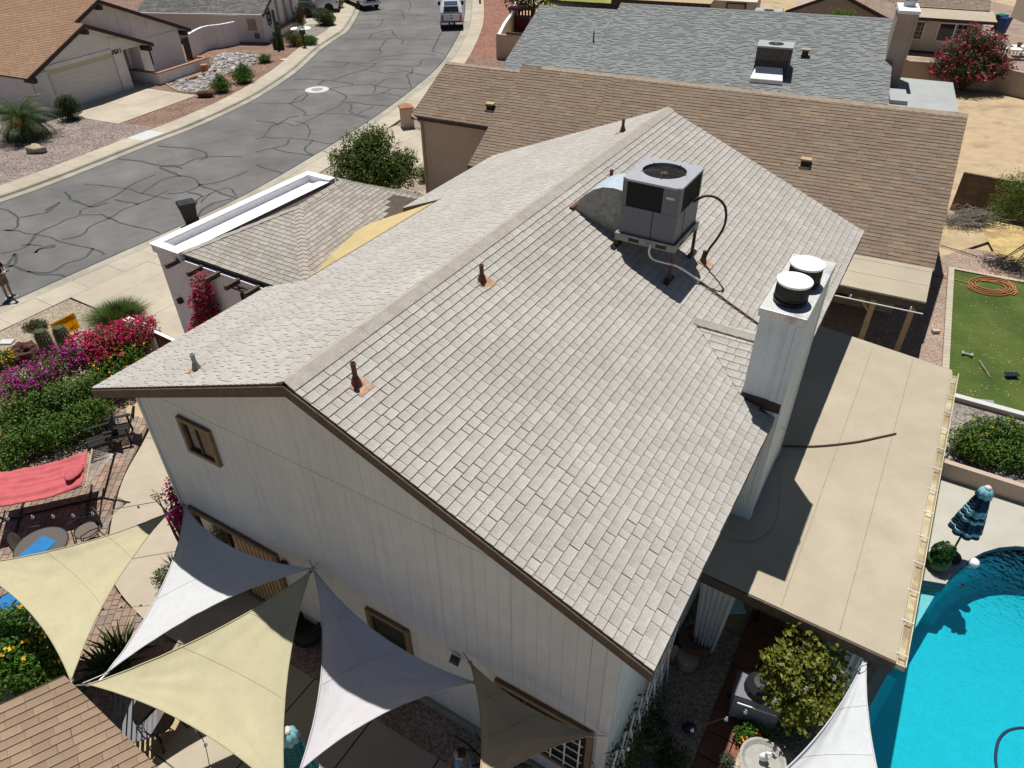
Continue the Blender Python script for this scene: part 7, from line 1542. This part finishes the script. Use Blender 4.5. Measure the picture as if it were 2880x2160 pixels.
# ------------------------------------------------------------------ shady courtyard
tr = thing('white_trellis', 'weathered white lattice leaning along the shady side wall', 'trellis', HU(.6, 5.4))
for i in range(9): a = HU(-.1 + i * .34, 5.32, .05); MB().tube([a, a + UX * .55 + ZX * 1.9], .018, 4).build('lath', 'white_paint', tr, world=True)
for i in range(9): a = HU(.3 + i * .34, 5.36, .05); MB().tube([a + UX * .1, a - UX * .45 + ZX * 1.9], .018, 4).build('lath', 'white_paint', tr, world=True)
cu_ = thing('curtain', 'pale outdoor curtain gathered at the patio cover post', 'curtain', HU(4.05, 5.75)); mb = MB(); nn_ = 40
for k in range(9):
    f = k / 8
    for i in range(nn_ + 1): s = i / nn_; w_ = .34 - .12 * f; mb.v.append(tuple(HU(4.02 + .05 * math.sin(s * 40), 5.75 + (s - .5) * 2 * w_, 2.3 - 2.0 * f)))
mb.f = [(k * (nn_ + 1) + i, k * (nn_ + 1) + i + 1, (k + 1) * (nn_ + 1) + i + 1, (k + 1) * (nn_ + 1) + i) for k in range(8) for i in range(nn_)]; mb.build('drape', 'white_cloth', cu_, world=True, smooth=True)
cu2 = thing('curtain', 'second pale curtain hanging inside the patio cover beyond the courtyard tree', 'curtain', HU(4.1, 7.9)); mb = MB()
for k in range(7):
    f = k / 6
    for i in range(nn_ + 1): s = i / nn_; mb.v.append(tuple(HU(4.3 + .05 * math.sin(s * 60) - .02 * f, 7.35 + s * 1.1, 2.25 - 2.1 * f)))
mb.f = [(k * (nn_ + 1) + i, k * (nn_ + 1) + i + 1, (k + 1) * (nn_ + 1) + i + 1, (k + 1) * (nn_ + 1) + i) for k in range(6) for i in range(nn_)]; mb.build('drape', 'white_cloth', cu2, world=True, smooth=True)
t = thing('patio_bench', 'black metal bench under the patio cover', 'bench', HU(5.6, 7.1), YAW)
for i in range(5): MB().box(-.2, .25, -.6 + i * .25, -.42 + i * .25, .42, .45).build('seat_slat', 'black_metal', t)
for i in range(6): MB().box(.24, .28, -.62 + i * .23, -.52 + i * .23, .5, .95).build('back_slat', 'black_metal', t)
MB().box(.22, .3, -.65, .65, .93, .98).build('top_rail', 'ac_paint', t)
for x in (-.18, .24):
    for y in (-.6, .6): MB().box(x - .02, x + .02, y - .02, y + .02, 0, .5).build('leg', 'black_metal', t)
p = HU(5.1, 5.9); MB().box(-.3, .3, -.22, .22, .55, .6).build('tray_table', 'pool_step', None, label='aqua patterned tray table behind the gathered curtain', cat='tray').location = (p.x, p.y, 0)
p = HU(6.2, 6.1); MB().lathe([(.25, 0), (.3, .7), (.32, .72), (.32, .78), (.05, .8)], 16).build('green_bin', 'leaf_topiary', None, label='green round bin under the patio cover', cat='bin').location = (p.x, p.y, 0)
p = G(1930, 1865); MB().lathe([(.22, 0), (.23, .25), (.21, .28), (.02, .28)], 16, (p.x, p.y, 0)).build('stone_stool', 'stone_pale', None, label='pale round stone stool beside the clay pot', cat='stool')
p = G(1885, 1850); MB().blob((p.x, p.y, .2), (.14, .12, .2), 5, .5, 10, 8).build('garden_ornament', 'stone_pale', None, label='pale shell-like garden ornament against the side wall', cat='ornament')
t = thing('gas_grill', 'grey gas grill in the shade beside the courtyard tree', 'grill', HU(3.35, 7.0), YAW + R(10)); MB().box(-.26, .26, -.42, .42, .1, .8).build('cabinet', 'hose_grey', t); MB().box(-.28, .28, -.44, .44, .8, .86).build('shelf', 'ac_paint', t); MB().lathe([(.3, 0), (.28, .15), (.16, .26), (.02, .28)], 16, (0, 0, .86)).build('hood', 'black_plastic', t); MB().box(-.34, -.32, -.35, .35, .7, .73).build('handle', 'white_paint', t)
for y in (-.4, .4): MB().lathe([(.08, 0), (.08, .04)], 10, (.2, y, 0)).build('wheel', 'black_plastic', t)
p = G(1936, 2050); MB().blob((p.x, p.y, .06), (.14, .1, .07), 6, .3, 10, 6).build('blue_cloth_heap', 'navy_cloth', None, label='small dark blue cloth lying on the red tiles', cat='cloth')
mat('bird_stone', (.36, .35, .32), .9, .12, 8, .1, 40, .2, 40)
fb = thing('bird_bath', 'grey stone bird bath with small bird figure at the lower edge', 'bird bath', G(2125, 2185)); MB().lathe([(.2, 0), (.12, .1), (.09, .4), (.14, .5), (.36, .62), (.4, .66), (.36, .66), (.3, .6), (.02, .58)], 24).build('basin', 'bird_stone', fb); MB().blob((.02, .02, .72), (.09, .07, .1), 8, .2, 10, 8).build('figure', 'coating_white', fb); MB().tube([(.02, .02, .8), (.03, .0, .9), (.09, -.02, .92)], .03, 6, r1=.015).build('figure_head', 'coating_white', fb)
p = G(2315, 2025, .2); MB().tube([(-.12, 0, 0), (.14, 0, 0)], .06, 10).build('white_canister', 'white_paint', None, label='white canister lying at the white sail edge', cat='canister').location = (p.x, p.y, .2)
# hedge-end wall and dark red gate of the front courtyard
cw = thing('courtyard_wall', 'low lilac courtyard wall with dark red gate between hedge and garage', 'wall', G(440, 960)); a, b = G(425, 935, 0), G(447, 1000, 0); beam(cw, HU(5.3, -14.2), HU(5.3, -12.85), .2, 0, 1.2, 'stucco_lilac', 'wall_panel'); beam(cw, HU(5.3, -14.2), HU(5.3, -12.85), .24, 1.2, 1.25, 'coating_white', 'coping'); beam(cw, HU(5.28, -12.8), HU(5.22, -10.6), .06, .05, 1.2, 'red_plastic', 'gate'); beam(cw, HU(5.28, -12.8), HU(5.22, -10.6), .1, 1.2, 1.23, 'coating_white', 'gate_rail')
# ------------------------------------------------------------------ yellow roofing company board
s0, s1 = G(161, 955, .12), G(226, 921, .12); d = (s1 - s0); sw2 = d.length; d.normalize(); hS = zat(s1, 207, 879) - .12; hS = max(.45, min(.9, hS))
sg = thing('yard_sign', 'yellow company board reading ENVISION in the tan gravel bed', 'sign', Vector((s0.x, s0.y, 0)), math.atan2(d.y, d.x))
MB().box(0, sw2, -.008, .008, .12, .12 + hS).build('panel', 'sign_yellow', sg); MB().box(.0, sw2, -.0105, -.008, .12 + hS * .62, .12 + hS * .97).build('header', 'sign_olive', sg)
for x in (.2, .8): MB().tube([(sw2 * x, .012, 0), (sw2 * x, .012, .12 + hS * .8)], .006, 4).build('stake', 'black_metal', sg)
def text(parent, s, x, z, size, mtl, y=-.0125, sx=1., name='lettering'):
    c = bpy.data.curves.new(name, 'FONT'); c.body = s; c.size = size; c.align_x = 'CENTER'; c.materials.append(MATS[mtl]); c.offset = .004 * size / .2
    o = bpy.data.objects.new(name + '_tmp', c); COL.objects.link(o); dg = bpy.context.evaluated_depsgraph_get(); dg.update(); me = bpy.data.meshes.new_from_object(o.evaluated_get(dg)); bpy.data.objects.remove(o)
    o = bpy.data.objects.new(name, me); COL.objects.link(o); o.parent = parent; o.location = (x, y, z); o.rotation_euler = (R(90), 0, 0); o.scale = (sx, 1, 1); WM[o.name] = WM[parent.name]; return o
text(sg, 'ENVISION', sw2 * .5, .12 + hS * .69, hS * .3, 'sign_green', sx=sw2 * .93 / (hS * .3 * 5.3)); text(sg, '0-535-6625', sw2 * .56, .12 + hS * .1, hS * .36, 'print_black', sx=sw2 * .82 / (hS * .36 * 5.3))
for i in range(2): MB().box(sw2 * .12, sw2 * .88, -.0105, -.008, .12 + hS * (.44 + .1 * i), .12 + hS * (.46 + .1 * i)).build('fine_print', 'sign_olive', sg)
# ------------------------------------------------------------------ wheelie bins
def bin_(label, loc, yaw, body, lid, h=1.08, group=None):
    t = thing('wheelie_bin', label, 'bin', loc, yaw, group); w0, w1 = .24, .31
    MB().add([(-w0, -w0, .06), (w0, -w0, .06), (w0, w0, .06), (-w0, w0, .06), (-w1, -w1 - .05, h - .1), (w1, -w1 - .05, h - .1), (w1, w1 + .03, h - .1), (-w1, w1 + .03, h - .1)], [(0, 3, 2, 1), (0, 1, 5, 4), (1, 2, 6, 5), (2, 3, 7, 6), (3, 0, 4, 7), (4, 5, 6, 7)]).build('body', body, t, bevel=.03)
    MB().box(-w1 - .03, w1 + .03, -w1 - .08, w1 + .05, h - .11, h - .06).build('rim', body, t)
    mb = MB(); mb.box(-w1 - .02, w1 + .02, -w1 - .07, w1 + .06, h - .06, h + .02, taper=.05); l = mb.build('lid', lid, t, bevel=.02); MB().box(-.16, .16, -.2, .16, h + .02, h + .035).build('lid_panel', lid, l)
    for s in (-1, 1): MB().tube([(s * (w0 + .02), w0 + .02, .12), (s * (w0 + .08), w0 + .02, .12)], .12, 16).build('wheel', 'black_plastic', t)
    MB().tube([(-w1 + .05, w1 + .1, h - .1), (w1 - .05, w1 + .1, h - .1)], .02, 8).build('handle', 'black_plastic', t)
    return t
bt = bin_('black wheelie bin standing on the street behind the garage parapet', G(541, 632, ZR), R(-60), 'black_plastic', 'black_plastic')
MB().lathe([(.05, 0), (.05, .004), (.03, .004)], 14).build('emblem', 'concrete_new', bt).matrix_basis = Matrix.Translation((-.285, -.1, .78)) @ Matrix.Rotation(R(90), 4, 'Y')
bin_('blue wheelie bin beside the tan stucco house', Vector((41.2, 65.0, 0)), R(20), 'bin_blue', 'bin_blue', 1.25); bin_('teal-lidded wheelie bin behind the blue one', Vector((41.6, 66.3, 0)), R(20), 'black_plastic', 'bin_teal', 1.25)
# garden furniture at the top right
def far_chair(label, loc, yaw):
    t = thing('garden_chair', label, 'chair', loc, yaw, 'white metal garden chairs'); MB().box(-.26, .26, -.26, .26, .42, .46).build('seat', 'coating_white', t)
    for i in range(6): MB().box(-.26 + i * .095, -.22 + i * .095, .24, .27, .46, .95).build('back_bar', 'ac_paint', t)
    MB().box(-.28, .28, .23, .28, .92, .98).build('top_rail', 'ac_paint', t)
    for x in (-.24, .24):
        for y in (-.24, .24): MB().box(x - .02, x + .02, y - .02, y + .02, 0, .42).build('leg', 'ac_paint', t)
pc = G(2460 + 1790 * .18987, 830 * .18987); far_chair('white metal chair beside the round garden table, top right', pc, R(-20)); pc2 = G(2460 + 2190 * .18987, 880 * .18987); far_chair('white metal chair at the right edge of the garden', pc2, R(160))
for i, (x, y) in enumerate(((2000, 870), (2110, 830))):
    p = G(2460 + x * .18987, y * .18987); t = thing('garden_table', ['low white garden table between the metal chairs', 'second white garden table holding a pot'][i], 'table', p, R(-10)); MB().box(-.55, .55, -.4, .4, .66, .7).build('table_top', 'coating_white', t)
    for a in (-.48, .48):
        for b in (-.34, .34): MB().box(a - .02, a + .02, b - .02, b + .02, 0, .66).build('leg', 'ac_paint', t)
p = G(2460 + 2075 * .18987, 840 * .18987); MB().lathe([(.12, 0), (.18, .3), (.16, .3)], 12, (p.x, p.y, .7)).build('flower_pot', 'pot_clay', None, label='small brown pot on the white garden table', cat='pot')
t = thing('adirondack_chair', 'dark brown wooden chair beside the wheelie bins', 'chair', Vector((40.0, 68.5, 0)), R(200)); MB().box(-.35, .35, -.35, .35, .35, .42).build('seat', 'trim_dark', t)
for i in range(5): MB().add([(-.35 + i * .145, .3, .4), (-.23 + i * .145, .3, .4), (-.23 + i * .145, .65, 1.15), (-.35 + i * .145, .65, 1.15)], [(0, 1, 2, 3)]).build('back_slat', 'trim_dark', t)
for s in (-.42, .42): MB().box(s - .07, s + .07, -.4, .4, .6, .64).build('arm', 'trim_dark', t); MB().box(s - .03, s + .03, -.38, -.32, 0, .6).build('leg', 'trim_dark', t)
# mailbox, bowl fountain, hydrant-like post by the far kerb
p = G(858, 133); t = thing('mailbox', 'dark mailbox on a post at the far kerb', 'mailbox', p, R(30)); MB().box(-.06, .06, -.06, .06, 0, 1.0).build('post', 'trim_dark', t); MB().box(-.16, .16, -.28, .28, 1.0, 1.32).build('box', 'trim_dark', t); MB().box(-.18, .18, -.3, .3, 1.32, 1.36).build('lid', 'ac_top', t)
p = G(851, 112); t = thing('bowl_planter', 'wide white shallow bowl planter behind the mailbox', 'planter', p); MB().lathe([(.2, 0), (.12, .3), (.14, .6), (.8, .86), (.85, .9), (.75, .88), (.05, .75)], 24).build('bowl', 'coating_white', t); leaf_cloud([(0, 0, 1.0, .4, .4, .3)], 260, .1, 60).build('plant', 'leaf_mid', t)
p = G(845, 130); MB().box(-.14, .14, -.14, .14, 0, .55).build('utility_post', 'sign_yellow', None, label='short tan utility pedestal beside the mailbox', cat='pedestal').location = (p.x, p.y, 0)
# ------------------------------------------------------------------ people
def skin_mesh(name, chains, mtl, parent, sub=2, root=0):
    """grow one continuous surface over joined limbs: chains = lists of (x, y, z, radius)"""
    vs, es, rad, key = [], [], [], {}
    for ch_ in chains:
        prev = None
        for (x, y, z, r) in ch_:
            k = (round(x, 3), round(y, 3), round(z, 3))
            if k not in key: key[k] = len(vs); vs.append((x, y, z)); rad.append(r if isinstance(r, tuple) else (r, r))
            if prev is not None and prev != key[k]: es.append((prev, key[k]))
            prev = key[k]
    me = bpy.data.meshes.new(name); me.from_pydata(vs, es, []); o = bpy.data.objects.new(name + '_tmp', me); COL.objects.link(o)
    sk = o.modifiers.new('skin', 'SKIN'); sk.use_smooth_shade = True; ss = o.modifiers.new('sub', 'SUBSURF'); ss.levels = sub; ss.render_levels = sub
    lay = me.skin_vertices[0].data
    for i, r in enumerate(rad): lay[i].radius = r; lay[i].use_root = (i == root)
    dg = bpy.context.evaluated_depsgraph_get(); dg.update(); m2 = bpy.data.meshes.new_from_object(o.evaluated_get(dg)); bpy.data.objects.remove(o); m2.name = name
    m2.materials.clear(); m2.materials.append(MATS[mtl]); m2.polygons.foreach_set('use_smooth', [True] * len(m2.polygons))
    q = bpy.data.objects.new(name, m2); COL.objects.link(q); q.parent = parent; WM[q.name] = WM[parent.name]; return q
def person(label, loc, yaw, top, bottom, shoes, skin, hair=None, cap=None, holding=None, sleeves=True, glasses=False, head_turn=0., nod=.0):
    t = thing('person', label, 'person', loc, yaw); C = []
    C.append([(0, 0, .93, (.13, .1)), (0, 0, 1.08, (.125, .09)), (.01, 0, 1.26, (.15, .105)), (.0, 0, 1.4, (.12, .08)), (.015, 0, 1.47, .055), (.03, 0, 1.53, .056), (.045, 0, 1.6, (.078, .088)), (.04, 0, 1.68, (.07, .08)), (.035, 0, 1.715, .04)])
    for s in (-1, 1):
        C.append([(.0, 0, 1.4, (.12, .08)), (.0, .12 * s, 1.405, .065), (-.01, .19 * s, 1.37, .06), (.0, .235 * s, 1.24, .05), (.02, .245 * s, 1.12, .043), (.14, .19 * s, 1.09, .04), (.25, .12 * s, 1.1, .029), (.3, .1 * s, 1.105, (.036, .02))])
        hx, hy, hz = .3, .1 * s, 1.105
        for k, (dy, l) in enumerate(((.026, .055), (.009, .065), (-.009, .06), (-.026, .048))):
            C.append([(hx, hy, hz, (.036, .02)), (hx + .04, hy + dy, hz + .005, .0095), (hx + .04 + l * .55, hy + dy - .012 * s, hz - .008, .0085), (hx + .04 + l * .8, hy + dy - .03 * s, hz - .03, .0075)])
        C.append([(hx, hy, hz, (.036, .02)), (hx + .02, hy - .035 * s, hz + .02, .011), (hx + .05, hy - .05 * s, hz + .03, .009)])
        C.append([(0, 0, .93, (.13, .1)), (0, .09 * s, .88, .09), (.01, .1 * s, .68, .075), (.02, .1 * s, .49, .055), (.0, .105 * s, .33, .055), (-.02, .105 * s, .1, .034), (.03, .11 * s, .05, .034), (.12, .12 * s, .035, .03)])
    skin_mesh('body', C, skin, t)
    mb = MB(); mb.blob((.125, 0, 1.6), (.018, .014, .022), 0, 0, 6, 5)
    for s in (-1, 1): mb.blob((.035, .083 * s, 1.6), (.018, .01, .03), 1, 0, 6, 5); mb.blob((.108, .03 * s, 1.622), (.012, .014, .008), 1, 0, 6, 5)
    mb.blob((.112, 0, 1.555), (.01, .024, .007), 1, 0, 6, 4); mb.build('face', skin, t, smooth=True)
    S = [[(0, 0, .95, (.15, .12)), (0, 0, 1.08, (.145, .11)), (.01, 0, 1.26, (.168, .122)), (.0, 0, 1.4, (.135, .092)), (.01, 0, 1.445, .075)]]
    for s in (-1, 1): S.append([(.0, 0, 1.4, (.135, .092)), (.0, .12 * s, 1.405, .076), (-.01, .19 * s, 1.37, .073)] + ([(.0, .235 * s, 1.24, .066), (.005, .24 * s, 1.2, .064)] if sleeves else []))
    skin_mesh('shirt', S, top, t)
    B = [[(0, 0, 1.02, (.148, .115)), (0, 0, .93, (.15, .12))]]
    for s in (-1, 1): B.append([(0, 0, .93, (.15, .12)), (0, .09 * s, .87, .108), (.01, .1 * s, .68, .097), (.02, .1 * s, .5, .088)])
    skin_mesh('shorts', B, bottom, t)
    for s in (-1, 1):
        skin_mesh('shoe', [[(-.06, .105 * s, .05, .045), (.03, .11 * s, .05, .05), (.11, .12 * s, .042, .045), (.18, .125 * s, .035, .032)]], shoes, t)
        MB().box(-.1, .2, .06 * s if s > 0 else -.165, .165 if s > 0 else -.06, .0, .018).build('sole', 'shoe_white', t)
    if cap:
        MB().lathe([(.1, 1.635), (.102, 1.66), (.09, 1.71), (.05, 1.745), (.01, 1.75)], 18, (.035, 0, 0)).build('cap', cap, t, smooth=True); mb = MB(); mb.prism([(.1, -.08), (.2, -.06), (.225, 0), (.2, .06), (.1, .08)], 1.632, 1.645); mb.build('cap_peak', cap, t)
    if hair:
        mb = MB(); mb.blob((.02, 0, 1.645), (.092, .088, .085), 4, .12, 14, 10); mb.build('hair', hair, t, smooth=True)
    if glasses: MB().tube([(.03, -.088, 1.63), (.12, -.07, 1.625), (.128, 0, 1.625), (.12, .07, 1.625), (.03, .088, 1.63)], .007, 5).build('glasses', 'white_paint', t)
    return t
ps = person('person in black shirt, khaki shorts and cap standing at the kerb holding a controller', G(30, 836, ZR), R(-12), 'shirt_black', 'shorts_khaki', 'shoe_dark', 'skin', cap='shirt_black')
k = thing('controller', 'white hand-held controller held by the person at the left edge', 'controller', WM[ps.name] @ Vector((.38, 0, 1.13)), R(-12)); MB().box(-.05, .05, -.09, .09, -.02, .025).build('case', 'shoe_white', k, bevel=.01); MB().box(.0, .1, -.05, .05, .025, .04).build('screen', 'black_plastic', k)
for s in (-1, 1): MB().tube([(.04, .05 * s, .02), (.12, .06 * s, .1)], .007, 5).build('antenna', 'black_plastic', k)
pp = G(1300, 2118, 1.62); person('person in blue sleeveless shirt with glasses standing in shade under the sails', Vector((pp.x, pp.y, 0)), R(195), 'shirt_blue', 'shorts_khaki', 'shoe_dark', 'skin_shade', hair='hair_dark', sleeves=False, glasses=True)
# ------------------------------------------------------------------ vehicles
def loft(mb, secs):
    """closed skin over matching cross-sections"""
    n = len(secs[0]); k = len(mb.v); mb.v += [tuple(p) for s in secs for p in s]
    for i in range(len(secs) - 1): mb.f += [(k + i * n + j, k + i * n + (j + 1) % n, k + (i + 1) * n + (j + 1) % n, k + (i + 1) * n + j) for j in range(n)]
    mb.f += [tuple(k + j for j in range(n))[::-1], tuple(k + (len(secs) - 1) * n + j for j in range(n))]; return mb
def section(x, w, z0, z1, r=.12, tum=.0):
    return [(x, -w + .05, z0), (x, w - .05, z0), (x, w, z0 + r), (x, w, z0 + (z1 - z0) * .55), (x, w - tum - .03, z1 - r * .5), (x, w - tum - .12, z1), (x, -w + tum + .12, z1), (x, -w + tum + .03, z1 - r * .5), (x, -w, z0 + (z1 - z0) * .55), (x, -w, z0 + r)]
def wheels(t, xs, w, r, wd=.26):
    for x in xs:
        for s in (-1, 1):
            o = MB().lathe([(r * .55, -wd / 2), (r * .95, -wd / 2), (r, -wd / 2 + .04), (r, wd / 2 - .04), (r * .95, wd / 2), (r * .55, wd / 2)], 28).build('wheel', 'tyre', t); o.matrix_basis = Matrix.Translation((x, s * (w - .1), r)) @ Matrix.Rotation(R(90), 4, 'X')
            q = MB().lathe([(r * .62, -.02), (r * .6, .02), (r * .2, .0), (.02, .02)], 20).build('rim', 'chrome', o); q.matrix_basis = Matrix.Translation((0, 0, (wd / 2 - .03) * (-s)))
def pickup(label, loc, yaw, cap=True):
    t = thing('pickup_truck', label, 'truck', loc, yaw); w = .98     # x forward
    mb = MB(); loft(mb, [section(x, ww, z0, z1, .14, tm) for x, ww, z0, z1, tm in ((-2.95, w - .06, .62, 1.3, .02), (-2.85, w, .55, 1.34, .02), (-1.4, w, .5, 1.34, .02), (.8, w, .48, 1.34, .04), (1.4, w, .48, 1.36, .04), (2.3, w, .5, 1.32, .06), (2.85, w - .05, .55, 1.24, .1), (2.98, w - .14, .6, 1.1, .14))]); mb.build('body', 'car_white', t, smooth=False, bevel=.02)
    mb = MB(); loft(mb, [section(x, ww, 1.3, z1, .12, tm) for x, ww, z1, tm in ((-.75, w - .05, 1.7, .1), (-.65, w - .05, 1.93, .16), (.75, w - .06, 1.95, .18), (1.35, w - .08, 1.5, .1), (1.45, w - .1, 1.36, .05))]); mb.build('cab', 'car_white', t)
    if cap:
        mb = MB(); loft(mb, [section(x, w - .05, 1.33, z1, .1, tm) for x, z1, tm in ((-2.9, 1.42, .02), (-2.55, 1.9, .14), (-.8, 1.95, .16))]); mb.build('bed_cap', 'car_white', t)
        MB().add([(-2.88, -.68, 1.46), (-2.88, .68, 1.46), (-2.57, .6, 1.86), (-2.57, -.6, 1.86)], [(0, 1, 2, 3)]).build('rear_window', 'glass_dark', t).location.x = -.02
        MB().box(-2.5, -.75, -.6, .6, 1.945, 1.962).build('cap_roof_glass', 'glass_dark', t)
    MB().add([(1.36, -.72, 1.5), (1.36, .72, 1.5), (.79, .66, 1.92), (.79, -.66, 1.92)], [(0, 1, 2, 3)]).build('windshield', 'glass_dark', t).location = (.02, 0, .02)
    for s in (-1, 1):
        MB().add([(-.6, .94 * s, 1.42), (.95, .94 * s, 1.42), (.7, .8 * s, 1.84), (-.55, .8 * s, 1.84)], [(0, 1, 2, 3)]).build('side_window', 'glass_dark', t); MB().box(-2.97, -2.9, s * .8 - .07, s * .8 + .07, .8, 1.22).build('tail_light', 'lamp_red', t); MB().box(2.84, 2.95, s * .68 - .16, s * .68 + .16, .86, 1.14).build('headlight', 'lamp_clear', t)
        MB().box(.85, 1.0, s * 1.06 - .12, s * 1.06 + .12, 1.38, 1.68).build('mirror', 'black_plastic', t)
    MB().box(-2.975, -2.9, -.68, .68, .74, 1.28).build('tailgate', 'car_white', t, bevel=.01); MB().box(-2.99, -2.97, -.09, .09, 1.18, 1.23).build('tailgate_handle', 'black_plastic', t)
    q = MB().lathe([(.075, 0), (.075, .012), (.01, .014)], 20).build('badge', 'navy_cloth', t); q.matrix_basis = Matrix.Translation((-2.976, 0, 1.0)) @ Matrix.Rotation(R(-90), 4, 'Y') @ Matrix.Diagonal((.55, 1.35, 1, 1))
    mb = MB(); mb.box(-3.12, -2.92, -.95, -.3, .5, .68); mb.box(-3.12, -2.92, .3, .95, .5, .68); mb.build('rear_bumper', 'chrome', t, bevel=.02); MB().box(-3.1, -2.9, -.3, .3, .5, .66).build('bumper_step', 'black_plastic', t); MB().box(-3.112, -3.1, -.15, .15, .52, .66).build('number_plate', 'white_paint', t); MB().box(-3.0, -2.9, -.92, .92, .68, .74).build('bumper_pad', 'black_plastic', t)
    MB().box(2.9, 3.1, -.96, .96, .5, .74).build('front_bumper', 'chrome', t, bevel=.03); MB().box(2.9, 3.0, -.5, .5, .82, 1.14).build('grille', 'black_plastic', t); MB().box(-2.6, 2.6, -.8, .8, .35, .5).build('chassis', 'black_plastic', t); wheels(t, (-1.85, 1.85), w, .4, .28)
    return t
ra, rb = G(1241, 78, ZR), G(1302, 80, ZR); yw = R(94); mid = (ra + rb) / 2; fd = Vector((math.cos(yw), math.sin(yw), 0))
pickup('white pickup truck with bed cap parked at the near kerb, seen from behind', mid + fd * 2.0, yw)
fa_, fb_ = G(1011, 28, ZR), G(1063, 22, ZR); dt = fb_ - fa_; yw = math.atan2(dt.y, dt.x) - R(90); mid = (fa_ + fb_) / 2; fd = Vector((math.cos(yw), math.sin(yw), 0)); pickup('white pickup facing the camera at the far kerb, cut by the top edge', mid - fd * 2.0, yw, False)
def suv(label, loc, yaw, paint):
    t = thing('parked_car', label, 'car', loc, yaw); w = .92
    mb = MB(); loft(mb, [section(x, ww, z0, z1, .16, tm) for x, ww, z0, z1, tm in ((-2.3, w - .16, .45, .95, .05), (-2.2, w - .05, .35, 1.08, .03), (-1.4, w, .3, 1.1, .02), (1.0, w, .3, 1.05, .03), (1.8, w - .02, .32, 1.0, .06), (2.25, w - .14, .4, .8, .12))]); mb.build('body', paint, t, bevel=.02)
    mb = MB(); loft(mb, [section(x, ww, 1.02, z1, .12, tm) for x, ww, z1, tm in ((-2.2, w - .1, 1.12, .06), (-1.75, w - .08, 1.58, .16), (-.6, w - .07, 1.66, .18), (.4, w - .07, 1.62, .18), (1.25, w - .1, 1.06, .08))]); mb.build('cabin', paint, t)
    for s in (-1, 1):
        for x0, x1, xa, xb in ((-1.75, -1.0, -1.6, -1.0), (-.92, -.05, -.92, -.08), (.0, .95, .0, .4)): MB().add([(x0, .862 * s, 1.12), (x1, .862 * s, 1.12), (xb, .72 * s, 1.52), (xa, .72 * s, 1.52)], [(0, 1, 2, 3)]).build('side_window', 'glass_dark', t)
        MB().box(-2.28, -2.1, s * .72 - .16, s * .72 + .14, .85, 1.0).build('tail_light', 'lamp_red', t); MB().box(2.05, 2.2, s * .62 - .18, s * .62 + .14, .68, .82).build('headlight', 'lamp_clear', t); MB().box(.85, 1.0, s * .98 - .1, s * .98 + .1, 1.05, 1.2).build('mirror', 'black_plastic', t); MB().box(-1.9, .9, s * .66 - .02, s * .66 + .02, 1.66, 1.7).build('roof_rail', 'black_plastic', t)
        for x in (-1.35, 1.35): MB().lathe([(.36, -.01), (.46, -.01), (.46, .01), (.36, .01)], 24).build('wheel_arch', 'black_plastic', t).matrix_basis = Matrix.Translation((x, s * (w + .0), .38)) @ Matrix.Rotation(R(90), 4, 'X')
        MB().box(-.9, .9, s * .9 - .03, s * .9 + .03, .26, .42).build('sill', 'black_plastic', t)
    MB().add([(-2.19, -.62, 1.16), (-2.19, .62, 1.16), (-1.78, .56, 1.54), (-1.78, -.56, 1.54)], [(0, 1, 2, 3)]).build('rear_window', 'glass_dark', t).location.x = -.03; MB().add([(1.22, -.66, 1.1), (1.22, .66, 1.1), (.45, .6, 1.58), (.45, -.6, 1.58)], [(0, 1, 2, 3)]).build('windshield', 'glass_dark', t).location = (.03, 0, .03)
    MB().box(-2.32, -2.15, -.8, .8, .35, .6).build('rear_bumper', 'black_plastic', t, bevel=.03); wheels(t, (-1.35, 1.35), w, .36, .24); return t
c1_, c2_ = G(890, 52), G(700, 42); 
suv('dark green parked car in the driveway beyond the white-walled house', G(842, 52) + Vector((-.7, .9, 0)), R(188), 'car_green'); suv('white parked car behind the dark green one', G(842, 52) + Vector((.9, 3.3, 0)), R(188), 'car_white')
